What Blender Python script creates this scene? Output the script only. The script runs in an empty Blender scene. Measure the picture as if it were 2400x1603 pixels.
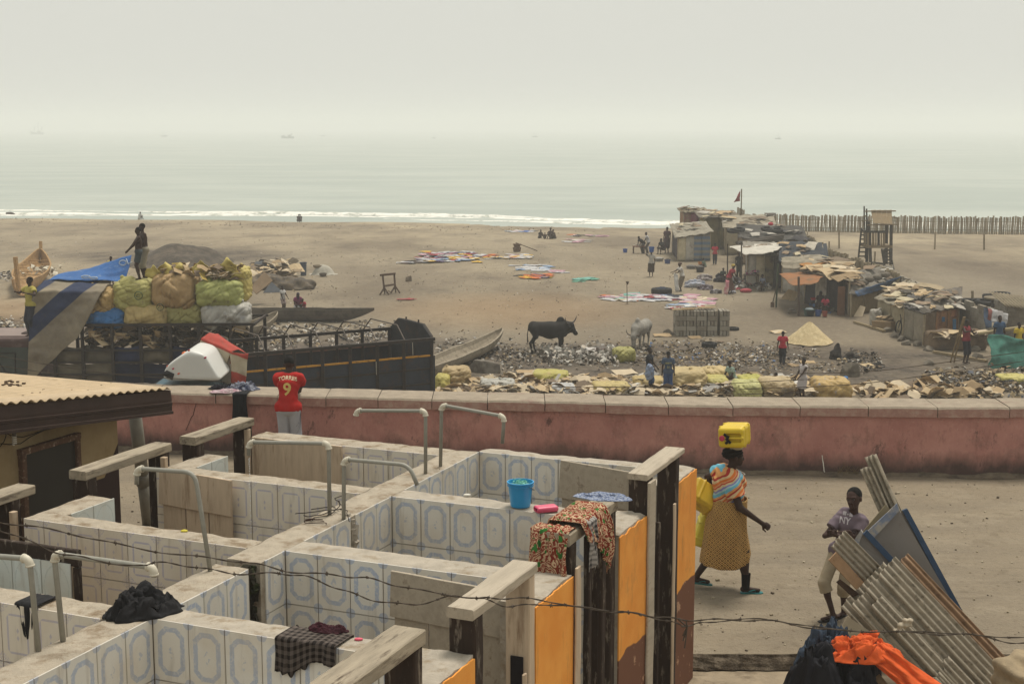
import bpy, bmesh, math, random
import numpy as np
from mathutils import Vector, Matrix, noise
from mathutils.bvhtree import BVHTree
random.seed(7)
R = math.radians
sc = bpy.context.scene
col = sc.collection
# --- camera
HC = 5.2                       # camera height above the road
FPX, CX, CY, HOR = 3333., 1200., 801.5, 296.
PIT = math.atan((CY - HOR) / FPX)
cd = bpy.data.cameras.new('camera')
cam = bpy.data.objects.new('camera', cd); col.objects.link(cam)
cam.location = (0, 0, HC)
cam.rotation_euler = (math.pi / 2 - PIT, 0, 0)
cd.sensor_width = 36; cd.lens = 50
cd.clip_start = .1; cd.clip_end = 20000
sc.camera = cam
# --- world and sun
SUN_EL, SUN_AZ = 70, 30        # azimuth measured from +Y towards +X
w = bpy.data.worlds.new('World'); sc.world = w; w.use_nodes = True
nt = w.node_tree; nt.nodes.clear()
wo = nt.nodes.new('ShaderNodeOutputWorld'); bg = nt.nodes.new('ShaderNodeBackground')
sky = nt.nodes.new('ShaderNodeTexSky'); sky.sky_type = 'NISHITA'; sky.sun_disc = False
sky.sun_elevation = R(SUN_EL); sky.sun_rotation = R(SUN_AZ); sky.dust_density = 8; sky.air_density = 1.5
mx = nt.nodes.new('ShaderNodeMix'); mx.data_type = 'RGBA'; mx.inputs[0].default_value = .9
nt.links.new(sky.outputs[0], mx.inputs[6]); mx.inputs[7].default_value = (5.75, 5.8, 5.35, 1)
nt.links.new(mx.outputs[2], bg.inputs[0]); bg.inputs[1].default_value = .1
nt.links.new(bg.outputs[0], wo.inputs[0])
sl = bpy.data.lights.new('sun', 'SUN'); sl.energy = 2.3; sl.angle = R(18); sl.color = (1, .95, .86)
so = bpy.data.objects.new('sun', sl); col.objects.link(so)
sd = Vector((math.sin(R(SUN_AZ)) * math.cos(R(SUN_EL)), math.cos(R(SUN_AZ)) * math.cos(R(SUN_EL)), math.sin(R(SUN_EL))))
so.rotation_euler = sd.to_track_quat('Z', 'Y').to_euler(); so.location = (0, 0, 60)
sc.cycles.volume_bounces = 6; sc.cycles.max_bounces = 12
vs = sc.view_settings
vs.view_transform = 'Standard'; vs.look = 'None'; vs.exposure = .38; vs.gamma = 1; vs.use_curve_mapping = False
# --- pixel readings -> places
ZR = {'A': (0, 880, 2.169), 'B': (600, 880, 2.169), 'C': (1200, 880, 2.168), 'D': (1600, 880, 2.169), 'E': (0, 480, 2.935),
  'F': (550, 480, 2.935), 'G': (1200, 480, 3.267), 'H': (1700, 420, 3.016), 'I': (0, 860, 4.126), 'O': (0, 0, .97833), 'N': (0, 0, 1),
  'W': (1600, 940, 3.268), 'K': (1880, 1100, 4.125), 'L': (1850, 1300, 4.269), 'T': (0, 1200, 3.891), 'S': (800, 1250, 4.442)}
def ray(r, x, y):
 a, b, s = ZR[r]; x = (a + x / s - CX) / FPX; y = -(b + y / s - CY) / FPX
 return Vector((x, math.cos(PIT) + y * math.sin(PIT), -math.sin(PIT) + y * math.cos(PIT)))
def P(r, x, y, z=0.):                      # on the level z
 d = ray(r, x, y); t = (z - HC) / d.z
 return Vector((d.x * t, d.y * t, z))
def DP(r, x, y, dep):                      # at a distance from the camera
 d = ray(r, x, y); t = dep / d.y
 return Vector((d.x * t, dep, HC + d.z * t))
BZ = -4.3                                  # the beach
def shore_y(x):
 return 171 - .18 * x - 2.5 * math.sin(x * .045)
def gz(x, y):
 s = shore_y(x)
 t = max(0., (y - (s - 62)) / 62.)
 z = BZ - 1.75 * t ** 1.15
 if y > 60: z += .12 * noise.noise((x * .06, y * .06, 3.)) * min(1, (y - 60) / 30)
 return z
def G(r, x, y):                            # on the beach
 z = BZ
 for _ in range(6):
  p = P(r, x, y, z); z = gz(p.x, p.y)
 return P(r, x, y, z)
UA = R(22.84)
U = Vector((math.sin(UA), math.cos(UA), 0)); V = Vector((math.cos(UA), -math.sin(UA), 0))
def uv(u, v, z=0.): return U * u + V * v + Vector((0, 0, z))
def PU(r, x, y, uc):                       # on the upright plane u = const
 d = ray(r, x, y); t = uc / d.dot(U); return Vector((0, 0, HC)) + d * t
def PV(r, x, y, vc):
 d = ray(r, x, y); t = vc / d.dot(V); return Vector((0, 0, HC)) + d * t
# --- naming and parenting
WL = {}
def tag(o, label=None, cat=None, group=None, kind=None):
 if label: o['label'] = label
 if cat: o['category'] = cat
 if group: o['group'] = group
 if kind: o['kind'] = kind
 return o
def thing(name, label, cat, loc, group=None):
 o = bpy.data.objects.new(name, None); col.objects.link(o)
 o.location = loc; WL[o] = Vector(loc); o.empty_display_size = .1
 return tag(o, label, cat, group)
def put(o, parent, origin=(0, 0, 0)):
 origin = Vector(origin); col.objects.link(o)
 if parent: o.parent = parent; o.location = origin - WL[parent]
 else: o.location = origin
 WL[o] = origin
 return o
def mesh(name, vs_, fs, mats, mi=None, smooth=False):
 me = bpy.data.meshes.new(name)
 me.from_pydata([tuple(v) for v in vs_], [], fs)
 for m in (mats if isinstance(mats, (list, tuple)) else [mats]): me.materials.append(m)
 if mi: me.polygons.foreach_set('material_index', mi)
 if smooth: me.polygons.foreach_set('use_smooth', [True] * len(me.polygons))
 me.update()
 return me
def piece(name, me, mat4, parent, mats=None):     # an object sharing mesh data, placed by a world matrix
 o = bpy.data.objects.new(name, me); col.objects.link(o)
 m = mat4.copy(); t = m.translation.copy(); WL[o] = t
 if parent: o.parent = parent; m.translation = t - WL[parent]
 o.matrix_local = m
 return o
# --- mesh builder
class MB:
 def __init__(s): s.v = []; s.f = []; s.m = []; s.cur = 0
 def add(s, v, f, m=None):
  b = len(s.v); s.v += [Vector(q) for q in v]; s.f += [tuple(i + b for i in q) for q in f]; s.m += [s.cur if m is None else m] * len(f); return s
 def box(s, c, size, rot=None, m=None):
  x, y, z = [q / 2 for q in size]
  v = [Vector((a, b, d)) for a in (-x, x) for b in (-y, y) for d in (-z, z)]
  if rot is not None: v = [rot @ q for q in v]
  c = Vector(c)
  return s.add([q + c for q in v], [(0, 1, 3, 2), (4, 6, 7, 5), (0, 4, 5, 1), (2, 3, 7, 6), (0, 2, 6, 4), (1, 5, 7, 3)], m)
 def beam(s, a, b, w_, h_, up=(0, 0, 1), ch=.0, seg=1, rough=0., m=None, tw=1., th=1.):   # squared timber with eased edges
  a = Vector(a); b = Vector(b); d = (b - a).normalized(); sx = d.cross(Vector(up))
  if sx.length < 1e-4: sx = d.cross(Vector((1, 0, 0)))
  sx.normalize(); uy = sx.cross(d).normalized()
  w2, h2 = w_ / 2, h_ / 2
  if ch > 0: pr = [(-w2 + ch, -h2), (w2 - ch, -h2), (w2, -h2 + ch), (w2, h2 - ch), (w2 - ch, h2), (-w2 + ch, h2), (-w2, h2 - ch), (-w2, -h2 + ch)]
  else: pr = [(-w2, -h2), (w2, -h2), (w2, h2), (-w2, h2)]
  n = len(pr); vv = []; ff = []
  for i in range(seg + 1):
   t = i / seg; c = a.lerp(b, t)
   for (x, y) in pr:
    q = c + sx * (x * (1 + (tw - 1) * t)) + uy * (y * (1 + (th - 1) * t))
    if rough: q = q + noise.noise_vector(q * 9) * rough
    vv.append(q)
  for i in range(seg):
   for k in range(n): ff.append((i * n + k, i * n + (k + 1) % n, (i + 1) * n + (k + 1) % n, (i + 1) * n + k))
  ff.append(tuple(reversed(range(n)))); ff.append(tuple(seg * n + k for k in range(n)))
  return s.add(vv, ff, m)
 def tube(s, path, r, seg=8, m=None, caps=True):
  path = [Vector(p) for p in path]; n = len(path); vv = []; ff = []
  rr = r if isinstance(r, (list, tuple)) else [r] * n
  up = None
  for i, p in enumerate(path):
   d = (path[min(i + 1, n - 1)] - path[max(i - 1, 0)]).normalized()
   if up is None:
    up = Vector((0, 0, 1)) if abs(d.z) < .9 else Vector((1, 0, 0))
   sx = d.cross(up).normalized(); uy = sx.cross(d).normalized(); up = uy
   for k in range(seg):
    an = 2 * math.pi * k / seg; vv.append(p + (sx * math.cos(an) + uy * math.sin(an)) * rr[i])
  for i in range(n - 1):
   for k in range(seg): ff.append((i * seg + k, i * seg + (k + 1) % seg, (i + 1) * seg + (k + 1) % seg, (i + 1) * seg + k))
  if caps: ff.append(tuple(reversed(range(seg)))); ff.append(tuple((n - 1) * seg + k for k in range(seg)))
  return s.add(vv, ff, m)
 def lathe(s, prof, c, seg=16, m=None, sx=1., sy=1., rot=None):
  vv = []; ff = []; c = Vector(c); n = len(prof)
  for (r, z) in prof:
   for k in range(seg):
    an = 2 * math.pi * k / seg; q = Vector((r * math.cos(an) * sx, r * math.sin(an) * sy, z))
    vv.append(c + (rot @ q if rot is not None else q))
  for i in range(n - 1):
   for k in range(seg): ff.append((i * seg + k, i * seg + (k + 1) % seg, (i + 1) * seg + (k + 1) % seg, (i + 1) * seg + k))
  return s.add(vv, ff, m)
 def grid(s, fn, nu, nv, m=None):
  vv = [fn(i / nu, j / nv) for j in range(nv + 1) for i in range(nu + 1)]
  ff = [(j * (nu + 1) + i, j * (nu + 1) + i + 1, (j + 1) * (nu + 1) + i + 1, (j + 1) * (nu + 1) + i) for j in range(nv) for i in range(nu)]
  return s.add(vv, ff, m)
 def build(s, name, mats, parent=None, label=None, cat=None, group=None, kind=None, smooth=False, thick=0., base=True):
  org = Vector((0, 0, 0))
  if parent is None and base and s.v:
   a = np.array([tuple(q) for q in s.v]); org = Vector(((a[:, 0].min() + a[:, 0].max()) / 2, (a[:, 1].min() + a[:, 1].max()) / 2, a[:, 2].min()))
  me = mesh(name, [q - org for q in s.v], s.f, mats, s.m, smooth)
  o = bpy.data.objects.new(name, me); put(o, parent, org); tag(o, label, cat, group, kind)
  if thick:
   md = o.modifiers.new('thick', 'SOLIDIFY'); md.thickness = thick; md.offset = 0
  return o
# --- materials
def lin(c):
 return c / 12.92 if c <= .04045 else ((c + .055) / 1.055) ** 2.4
def hx(h, k=1.):
 h = h.lstrip('#'); return tuple(lin(int(h[i:i + 2], 16) / 255) * k for i in (0, 2, 4))
class NT:                                     # small helper to write node maths
 def __init__(s, name):
  s.mat = bpy.data.materials.new(name); s.mat.use_nodes = True; s.t = s.mat.node_tree; s.t.nodes.clear()
  s.out = s.n('ShaderNodeOutputMaterial'); s.bs = s.n('ShaderNodeBsdfPrincipled'); s.t.links.new(s.bs.outputs[0], s.out.inputs[0])
  s.bs.inputs['Specular IOR Level'].default_value = .25
 def n(s, t, **k):
  x = s.t.nodes.new(t)
  for a, b in k.items(): setattr(x, a, b)
  return x
 def put(s, sock, v):
  if v is None: return
  if hasattr(v, 'is_linked') or isinstance(v, bpy.types.NodeSocket): s.t.links.new(v, sock)
  else:
   if isinstance(v, tuple) and len(v) == 3 and sock.type == 'RGBA': v = v + (1,)
   sock.default_value = v
 def m(s, op, a, b=0., c=None, clamp=False):
  x = s.n('ShaderNodeMath', operation=op); x.use_clamp = clamp
  s.put(x.inputs[0], a); s.put(x.inputs[1], b)
  if c is not None: s.put(x.inputs[2], c)
  return x.outputs[0]
 def mix(s, f, a, b, mode='MIX'):
  x = s.n('ShaderNodeMix', data_type='RGBA', blend_type=mode); s.put(x.inputs[0], f); s.put(x.inputs[6], a); s.put(x.inputs[7], b); return x.outputs[2]
 def noise(s, scale, det=4., rough=.6, vec=None, dist=0.):
  x = s.n('ShaderNodeTexNoise'); x.inputs['Scale'].default_value = scale; x.inputs['Detail'].default_value = det
  x.inputs['Roughness'].default_value = rough; x.inputs['Distortion'].default_value = dist
  if vec is not None: s.put(x.inputs['Vector'], vec)
  return x.outputs['Fac']
 def ramp(s, f, lo, hi, a=0., b=1.):
  x = s.n('ShaderNodeMapRange'); s.put(x.inputs[0], f); s.put(x.inputs[1], lo); s.put(x.inputs[2], hi); s.put(x.inputs[3], a); s.put(x.inputs[4], b); return x.outputs[0]
 def geo(s): return s.n('ShaderNodeNewGeometry').outputs['Position']
 def obj(s): return s.n('ShaderNodeTexCoord').outputs['Object']
 def xyz(s, v):
  x = s.n('ShaderNodeSeparateXYZ'); s.put(x.inputs[0], v); return x.outputs
 def mapv(s, v, sc_=(1, 1, 1), rot=(0, 0, 0), loc=(0, 0, 0)):
  x = s.n('ShaderNodeMapping'); s.put(x.inputs[0], v); x.inputs['Scale'].default_value = sc_; x.inputs['Rotation'].default_value = rot; x.inputs['Location'].default_value = loc; return x.outputs[0]
 def bump(s, h, st=.3, d=.02):
  x = s.n('ShaderNodeBump'); s.put(x.inputs['Height'], h); x.inputs['Strength'].default_value = st; x.inputs['Distance'].default_value = d
  s.t.links.new(x.outputs[0], s.bs.inputs['Normal'])
 def done(s, c, rough=.8, spec=None):
  s.put(s.bs.inputs['Base Color'], c); s.put(s.bs.inputs['Roughness'], rough)
  if spec is not None: s.bs.inputs['Specular IOR Level'].default_value = spec
  return s.mat
def orand(s): return s.n('ShaderNodeObjectInfo').outputs['Random']
MC = {}
def mat(h, rough=.85, var=.22, scale=6., bump=.25, c2=None, f2=.55, s2=3., bd=.01, stretch=None, spec=None, k=1.):
 """plain weathered stuff: a colour, its own mottling, an optional second colour in patches"""
 key = (h, rough, var, scale, bump, c2, f2, s2, bd, stretch, spec, k)
 if key in MC: return MC[key]
 s = NT('m_' + h.strip('#') + (('_' + c2.strip('#')) if c2 else ''))
 p = s.geo()
 if stretch: p = s.mapv(s.mapv(p, rot=(0, 0, UA)), stretch)
 c = hx(h, k)
 n1 = s.noise(scale, 5, .65, p)
 lo = tuple(x * (1 - var) for x in c); hi = tuple(min(1, x * (1 + var)) for x in c)
 cc = s.mix(s.ramp(n1, .3, .7), lo, hi)
 if c2:
  n2 = s.noise(s2, 6, .7, p); cc = s.mix(s.ramp(n2, f2 - .07, f2 + .07), cc, hx(c2, k))
 cc = s.mix(s.ramp(orand(s), 0, 1, 0, .25), cc, lo)
 s.bump(s.noise(scale * 6, 4, .7, p), bump, bd)
 MC[key] = s.done(cc, rough, spec)
 return MC[key]
# --- smooth bodies: distance fields meshed into one surface
class SDF:
 def __init__(s, h=.02, k=.03): s.h = h; s.k = k; s.pr = []; s.cuts = []; s.disp = None
 def cone(s, a, b, ra, rb, flat=False, k=None, sc_=None, sub=False):
  s.pr.append(('c', np.array(a, float), np.array(b, float), ra, rb, flat, s.k if k is None else k, sc_, sub)); return s
 def ell(s, c, r, rot=None, k=None, sub=False):
  s.pr.append(('e', np.array(c, float), np.array(r, float), rot, None, None, s.k if k is None else k, None, sub)); return s
 def rbox(s, c, b, r, rot=None, k=None, sub=False):
  s.pr.append(('b', np.array(c, float), np.array(b, float), r, rot, None, s.k if k is None else k, None, sub)); return s
 def cut(s, p, n): s.cuts.append((np.array(p, float), np.array(n, float))); return s      # keeps the side n points away from
 def ext(s, q):
  if q[0] == 'c':
   m = max(q[3], q[4]) * 1.05; return np.minimum(q[1], q[2]) - m, np.maximum(q[1], q[2]) + m
  if q[0] == 'e': m = max(q[2]); return q[1] - m, q[1] + m
  m = np.linalg.norm(q[2]) if q[4] is not None else q[2]
  return q[1] - m, q[1] + m
 def mesh(s):
  add = [q for q in s.pr if not q[8]]
  lo = np.min([s.ext(q)[0] for q in add], 0) - 3 * s.h; hi = np.max([s.ext(q)[1] for q in add], 0) + 3 * s.h
  n = np.ceil((hi - lo) / s.h).astype(int) + 1
  F = np.full(n, 1., dtype=np.float32)
  ax = [lo[i] + s.h * np.arange(n[i]) for i in range(3)]
  for q in s.pr:
   a, b = s.ext(q); k = q[6]; pad = k + 2.5 * s.h
   i0 = np.maximum(0, np.floor((a - pad - lo) / s.h).astype(int)); i1 = np.minimum(n, np.ceil((b + pad - lo) / s.h).astype(int) + 1)
   if (i1 <= i0).any(): continue
   X, Y, Z = np.meshgrid(ax[0][i0[0]:i1[0]], ax[1][i0[1]:i1[1]], ax[2][i0[2]:i1[2]], indexing='ij')
   Pp = np.stack([X, Y, Z], -1)
   if q[0] == 'c':
    ab = q[2] - q[1]; L2 = max(1e-9, ab @ ab); t0 = ((Pp - q[1]) @ ab) / L2; t = np.clip(t0, 0, 1)
    dv = Pp - q[1] - t[..., None] * ab; r = q[3] + (q[4] - q[3]) * t
    if q[7] is not None: dv = dv / np.array(q[7])
    D = np.sqrt((dv ** 2).sum(-1)) - r
    if q[5]:
     L = math.sqrt(L2); D = np.maximum(D, (t0 - 1) * L)
   elif q[0] == 'e':
    d = Pp - q[1]
    if q[3] is not None: d = d @ np.array(q[3])
    l = np.sqrt(((d / q[2]) ** 2).sum(-1)); D = (l - 1) * min(q[2])
   else:
    d = Pp - q[1]
    if q[4] is not None: d = d @ np.array(q[4])
    e = np.abs(d) - (q[2] - q[3]); D = np.sqrt((np.maximum(e, 0) ** 2).sum(-1)) + np.minimum(e.max(-1), 0) - q[3]
   W_ = F[i0[0]:i1[0], i0[1]:i1[1], i0[2]:i1[2]]
   if q[8]:
    hh = np.clip(.5 - .5 * (W_ + D) / max(k, 1e-4), 0, 1); r_ = W_ * (1 - hh) - D * hh + k * hh * (1 - hh)
   else:
    hh = np.clip(.5 + .5 * (W_ - D) / max(k, 1e-4), 0, 1); r_ = W_ * (1 - hh) + D * hh - k * hh * (1 - hh)
   F[i0[0]:i1[0], i0[1]:i1[1], i0[2]:i1[2]] = r_
  if s.disp or s.cuts:
   X, Y, Z = np.meshgrid(*ax, indexing='ij')
   if s.disp: F = F + s.disp(X, Y, Z).astype(np.float32)
   for p, nn in s.cuts:
    D = (X - p[0]) * nn[0] + (Y - p[1]) * nn[1] + (Z - p[2]) * nn[2]; kc = getattr(s, 'kc', 0)
    F = np.maximum(F, D) + (np.maximum(kc - np.abs(F - D), 0) ** 2 / (4 * kc) if kc else 0)
  F[0] = F[-1] = 1; F[:, 0] = F[:, -1] = 1; F[:, :, 0] = F[:, :, -1] = 1
  return surface_nets(F, lo, s.h)
def folds(seed, freq, amp, n=6):
 rr = random.Random(seed); ds = [(rr.gauss(0, 1), rr.gauss(0, .6), rr.gauss(0, 1), rr.uniform(0, 6), rr.uniform(.6, 2.2)) for _ in range(n)]
 def f(X, Y, Z):
  t = 0
  for a, b, c, p, w in ds:
   l = math.sqrt(a * a + b * b + c * c); q = (a * X + b * Y + c * Z) / l * freq * w
   t = t + (1 - np.abs(np.sin(q + p + 1.7 * np.sin(q * .37 * (1 + .3 * w) + (b * X - a * Z) * freq * .5 / l + p)))) ** 2 * (1.2 / w)
  return amp * (t / n * 2.2 - .8)
 return f
def surface_nets(F, lo, h):
 S = F < 0
 nx, ny, nz = F.shape
 c = np.zeros((nx - 1, ny - 1, nz - 1), int)
 for a in (0, 1):
  for b in (0, 1):
   for d in (0, 1): c += S[a:nx - 1 + a, b:ny - 1 + b, d:nz - 1 + d]
 M_ = (c > 0) & (c < 8); idx = np.argwhere(M_)
 if len(idx) == 0: return [], []
 ID = -np.ones(M_.shape, int); ID[M_] = np.arange(len(idx))
 acc = np.zeros((len(idx), 3)); cnt = np.zeros(len(idx))
 i, j, k = idx.T
 co = [(a, b, d) for a in (0, 1) for b in (0, 1) for d in (0, 1)]
 for A in co:
  for ax in range(3):
   if A[ax]: continue
   B = list(A); B[ax] = 1
   fa = F[i + A[0], j + A[1], k + A[2]]; fb = F[i + B[0], j + B[1], k + B[2]]
   e = (fa < 0) != (fb < 0); t = np.where(e, fa / np.where(e, fa - fb, 1), 0)
   p = np.tile(np.array(A, float), (len(idx), 1)); p[:, ax] += t
   acc[e] += p[e]; cnt[e] += 1
 pos = lo + h * (idx + acc / cnt[:, None])
 Q = []
 for ax in range(3):
  sl0 = [slice(None)] * 3; sl1 = [slice(None)] * 3; sl0[ax] = slice(0, -1); sl1[ax] = slice(1, None)
  a = S[tuple(sl0)]; b = S[tuple(sl1)]; e = np.argwhere(a != b)
  o1, o2 = [(1, 2), (2, 0), (0, 1)][ax]
  e = e[(e[:, o1] > 0) & (e[:, o2] > 0)]
  flip = ~a[tuple(e.T)]
  def cell(d1, d2):
   q = e.copy(); q[:, o1] -= d1; q[:, o2] -= d2; return ID[tuple(q.T)]
  qd = np.stack([cell(1, 1), cell(0, 1), cell(0, 0), cell(1, 0)], 1)
  qd[flip] = qd[flip][:, ::-1]
  Q.append(qd)
 Q = np.concatenate(Q); Q = Q[(Q >= 0).all(1)]
 return pos, Q
def sdf_obj(name, s, m, parent=None, loc=(0, 0, 0), rz=0., rot=None, local=True, **kw):
 """local: the field is written around the origin and stands at loc; parts of an Empty with the same loc simply sit on it"""
 v, f = s.mesh()
 v = np.array(v)
 me = bpy.data.meshes.new(name)
 me.from_pydata(v.tolist(), [], f.tolist() if len(f) else []); me.materials.append(m)
 me.polygons.foreach_set('use_smooth', [True] * len(me.polygons)); me.update()
 o = bpy.data.objects.new(name, me); put(o, parent, loc)
 if rot is not None: o.rotation_euler = rot
 elif rz: o.rotation_euler = (0, 0, rz)
 for a in ('label', 'cat', 'group', 'kind'):
  if kw.get(a): o[{'cat': 'category'}.get(a, a)] = kw[a]
 return o
# --- people
def ik(a, b, l1, l2, pole):
 a = np.array(a, float); b = np.array(b, float); d = b - a; L = np.linalg.norm(d)
 if L > (l1 + l2) * .995: b = a + d / L * (l1 + l2) * .995; d = b - a; L = np.linalg.norm(d)
 if L < 1e-6: L = 1e-6
 x = (l1 * l1 - l2 * l2 + L * L) / (2 * L); hgt = math.sqrt(max(0, l1 * l1 - x * x)); u = d / L
 p = np.array(pole, float); p = p - (p @ u) * u; p /= max(1e-6, np.linalg.norm(p))
 return a + u * x + p * hgt, b
def rotx(p, a, o):        # lean forward (towards -Y) about o
 p = np.array(p, float) - o; c, s_ = math.cos(a), math.sin(a)
 return np.array([p[0], p[1] * c - p[2] * s_, p[1] * s_ + p[2] * c]) + o
def joints(pelvis=(0, 0, .92), lean=0., side=0., hands=None, feet=None, head=0., kneep=((0, -1, .1), (0, -1, .1)), elbp=None, k=1., twist=0., headturn=0., headside=0., sh=.17):
 """1.7 m figure facing -Y; k scales it"""
 pv = np.array(pelvis, float); J = {}
 def up(q):
  q = np.array(q, float); c, s_ = math.cos(side), math.sin(side)
  q = np.array([q[0] * c + q[2] * s_, q[1], -q[0] * s_ + q[2] * c])
  q = rotx(q, lean, np.zeros(3)); return q + pv
 def tw(q):
  c, s_ = math.cos(twist), math.sin(twist); return (q[0] * c - q[1] * s_, q[0] * s_ + q[1] * c, q[2])
 J['pelvis'] = pv; J['waist'] = up((0, 0, .15)); J['chest'] = up(tw((0, .0, .34))); J['neck'] = up((0, .01, .53))
 J['shL'] = up(tw((sh, .01, .47))); J['shR'] = up(tw((-sh, .01, .47)))
 J['hd'] = J['neck'] + rotx((headside * .12, -.012, .155), lean * .5 + head, np.zeros(3)); J['hrot'] = (lean * .5 + head, headturn, headside)
 hips = {'L': pv + np.array((.09, 0, -.02)), 'R': pv + np.array((-.09, 0, -.02))}
 hands = hands or ((.24, -.04, .80), (-.24, -.04, .80)); feet = feet or ((.1, 0, .07), (-.1, 0, .07))
 elbp = elbp or ((.6, 1, -.2), (-.6, 1, -.2))
 for i, sd_ in enumerate('LR'):
  J['hip' + sd_] = hips[sd_]
  kn, an = ik(hips[sd_], feet[i], .43, .42, kneep[i]); J['kn' + sd_] = kn; J['an' + sd_] = an
  el, wr = ik(J['sh' + sd_], hands[i], .29, .26, elbp[i]); J['el' + sd_] = el; J['wr' + sd_] = wr
 return J
SKIN = lambda: mat('#36251d', .62, .12, 20, .1, spec=.22)
HAIR = lambda: mat('#0d0b0a', .9, .1, 60, .6)
def figure(label, loc, rz, J, k=1., h=.03, shirt=None, legs=None, legk='shorts', hair='short', detail=False, group=None, sleeves=.55, bulk=1., shirtlen=-.04, skin=None,
   shoes=None, female=False, gb=None, hk=1., name='person', hem=None, shirtdisp=None, scarf=None):
 """body = ONE surface with head, face, hands; clothes are separate fitted surfaces over it"""
 t = thing(name, label, 'person', loc, group)
 def q(p): return np.array(p, float) * k
 def place(o): o.rotation_euler = (0, 0, rz)
 b = SDF(h * k, .03 * k); g = gb or bulk
 P0 = {a: (q(v) if a != 'hrot' else v) for a, v in J.items()}
 up = P0['neck'] - P0['pelvis']; up = up / np.linalg.norm(up)
 def torso(s, e=0.):
  s.cone(P0['hipL'] + up * .03 * k, P0['hipR'] + up * .03 * k, (.105 * g + e * .6) * k, (.105 * g + e * .6) * k)
  s.cone(P0['pelvis'], P0['waist'], (.115 * g + e) * k, (.105 * g + e) * k)
  s.cone(P0['waist'], P0['chest'], (.108 * g + e) * k, (.118 * g + e) * k)
  m1 = P0['chest'] * .75 + P0['shL'] * .25; m2 = P0['chest'] * .75 + P0['shR'] * .25
  s.cone(m1, m2, (.105 * g + e) * k, (.105 * g + e) * k)
  s.cone(P0['shL'] * .82 + P0['shR'] * .18, P0['shR'] * .82 + P0['shL'] * .18, (.062 * g + e) * k, (.062 * g + e) * k)
 torso(b)
 b.cone(P0['neck'] - up * .03 * k, P0['hd'], .052 * k, .05 * k)
 for sd_ in 'LR':
  b.cone(P0['sh' + sd_], P0['el' + sd_], .05 * g * k, .038 * g * k); b.cone(P0['el' + sd_], P0['wr' + sd_], .038 * g * k, .025 * k, k=.015 * k)
  b.cone(P0['hip' + sd_], P0['kn' + sd_], .085 * g * k, .055 * g * k); b.cone(P0['kn' + sd_], P0['an' + sd_], .054 * g * k, .034 * k, k=.02 * k)
  ca = P0['kn' + sd_] * .68 + P0['an' + sd_] * .32 + np.array((0, .014, 0)) * k; b.ell(ca, np.array((.05, .052, .1)) * k * g)
  an = P0['an' + sd_]; fd = np.array(J.get('foot' + sd_, (0, -1, 0)), float)
  b.cone(an + np.array((0, .0, -.03)) * k - fd * .03 * k, an + np.array((0, 0, -.045)) * k + fd * .15 * k, .033 * k, .022 * k, k=.02 * k)
  wr = P0['wr' + sd_]; fa = wr - P0['el' + sd_]; fa /= max(1e-6, np.linalg.norm(fa))
  hdir = np.array(J.get('hand' + sd_, fa), float); hdir /= np.linalg.norm(hdir)
  sidev = np.cross(hdir, np.array(J.get('palm' + sd_, (1 if sd_ == 'L' else -1, .001, 0)), float)); sidev /= max(1e-6, np.linalg.norm(sidev))
  pn = np.cross(sidev, hdir)                                   # away from the palm
  pc = wr + hdir * .045 * k
  b.cone(wr, pc + hdir * .02 * k, .024 * k, .03 * k, k=.012 * k)
  if not detail:
   for d_ in (-.02, 0, .02): b.cone(pc + sidev * d_ * k, pc + (hdir * .095 + sidev * d_ * 1.2 - pn * .025) * k, .011 * k, .008 * k, k=.008 * k)
   b.cone(pc - sidev * .02 * k, pc + (hdir * .03 - sidev * .05 - pn * .02) * k, .012 * k, .01 * k, k=.008 * k)
  else:
   cu = J.get('curl' + sd_, .5)
   for n_, (d_, l_) in enumerate(((-.027, .075), (-.009, .085), (.010, .08), (.027, .062))):
    a0 = pc + (hdir * .035 + sidev * d_) * k
    d1 = hdir * math.cos(cu) - pn * math.sin(cu); d2 = hdir * math.cos(cu * 2.1) - pn * math.sin(cu * 2.1); d3 = hdir * math.cos(cu * 3) - pn * math.sin(cu * 3)
    a1 = a0 + d1 * l_ * .48 * k; a2 = a1 + d2 * l_ * .32 * k; a3 = a2 + d3 * l_ * .24 * k
    b.cone(a0 - hdir * .03 * k, a0, .012 * k, .011 * k, k=.008 * k)
    b.cone(a0, a1, .0105 * k, .0095 * k, k=.004 * k); b.cone(a1, a2, .0095 * k, .0088 * k, k=.003 * k); b.cone(a2, a3, .0088 * k, .0075 * k, k=.003 * k)
   t0 = pc + (-sidev * .022 - hdir * .01) * k; t1 = t0 + (hdir * .02 - sidev * .03 - pn * .012) * k; t2 = t1 + (hdir * .028 - sidev * .004 - pn * .02 * (cu + .3)) * k
   b.cone(t0, t1, .014 * k, .012 * k, k=.01 * k); b.cone(t1, t2, .0115 * k, .009 * k, k=.004 * k)
 hc = P0['hd']; pt, tn, sdn = J['hrot']
 Rh = Matrix.Rotation(tn, 3, 'Z') @ Matrix.Rotation(sdn, 3, 'Y') @ Matrix.Rotation(pt, 3, 'X')
 Rn = np.array(Rh)
 kb_ = k; k = k * hk; hc = hc + Rn @ np.array((0, 0, .11 * (hk - 1) * kb_))
 def hp(x, y, z): return hc + Rn @ (np.array((x, y, z)) * k)
 b.ell(hp(0, .012, .03), np.array((.077, .097, .094)) * k, Rn, k=.01 * k)
 b.ell(hp(0, -.022, -.02), np.array((.06, .07, .085)) * k, Rn, k=.02 * k)
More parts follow.
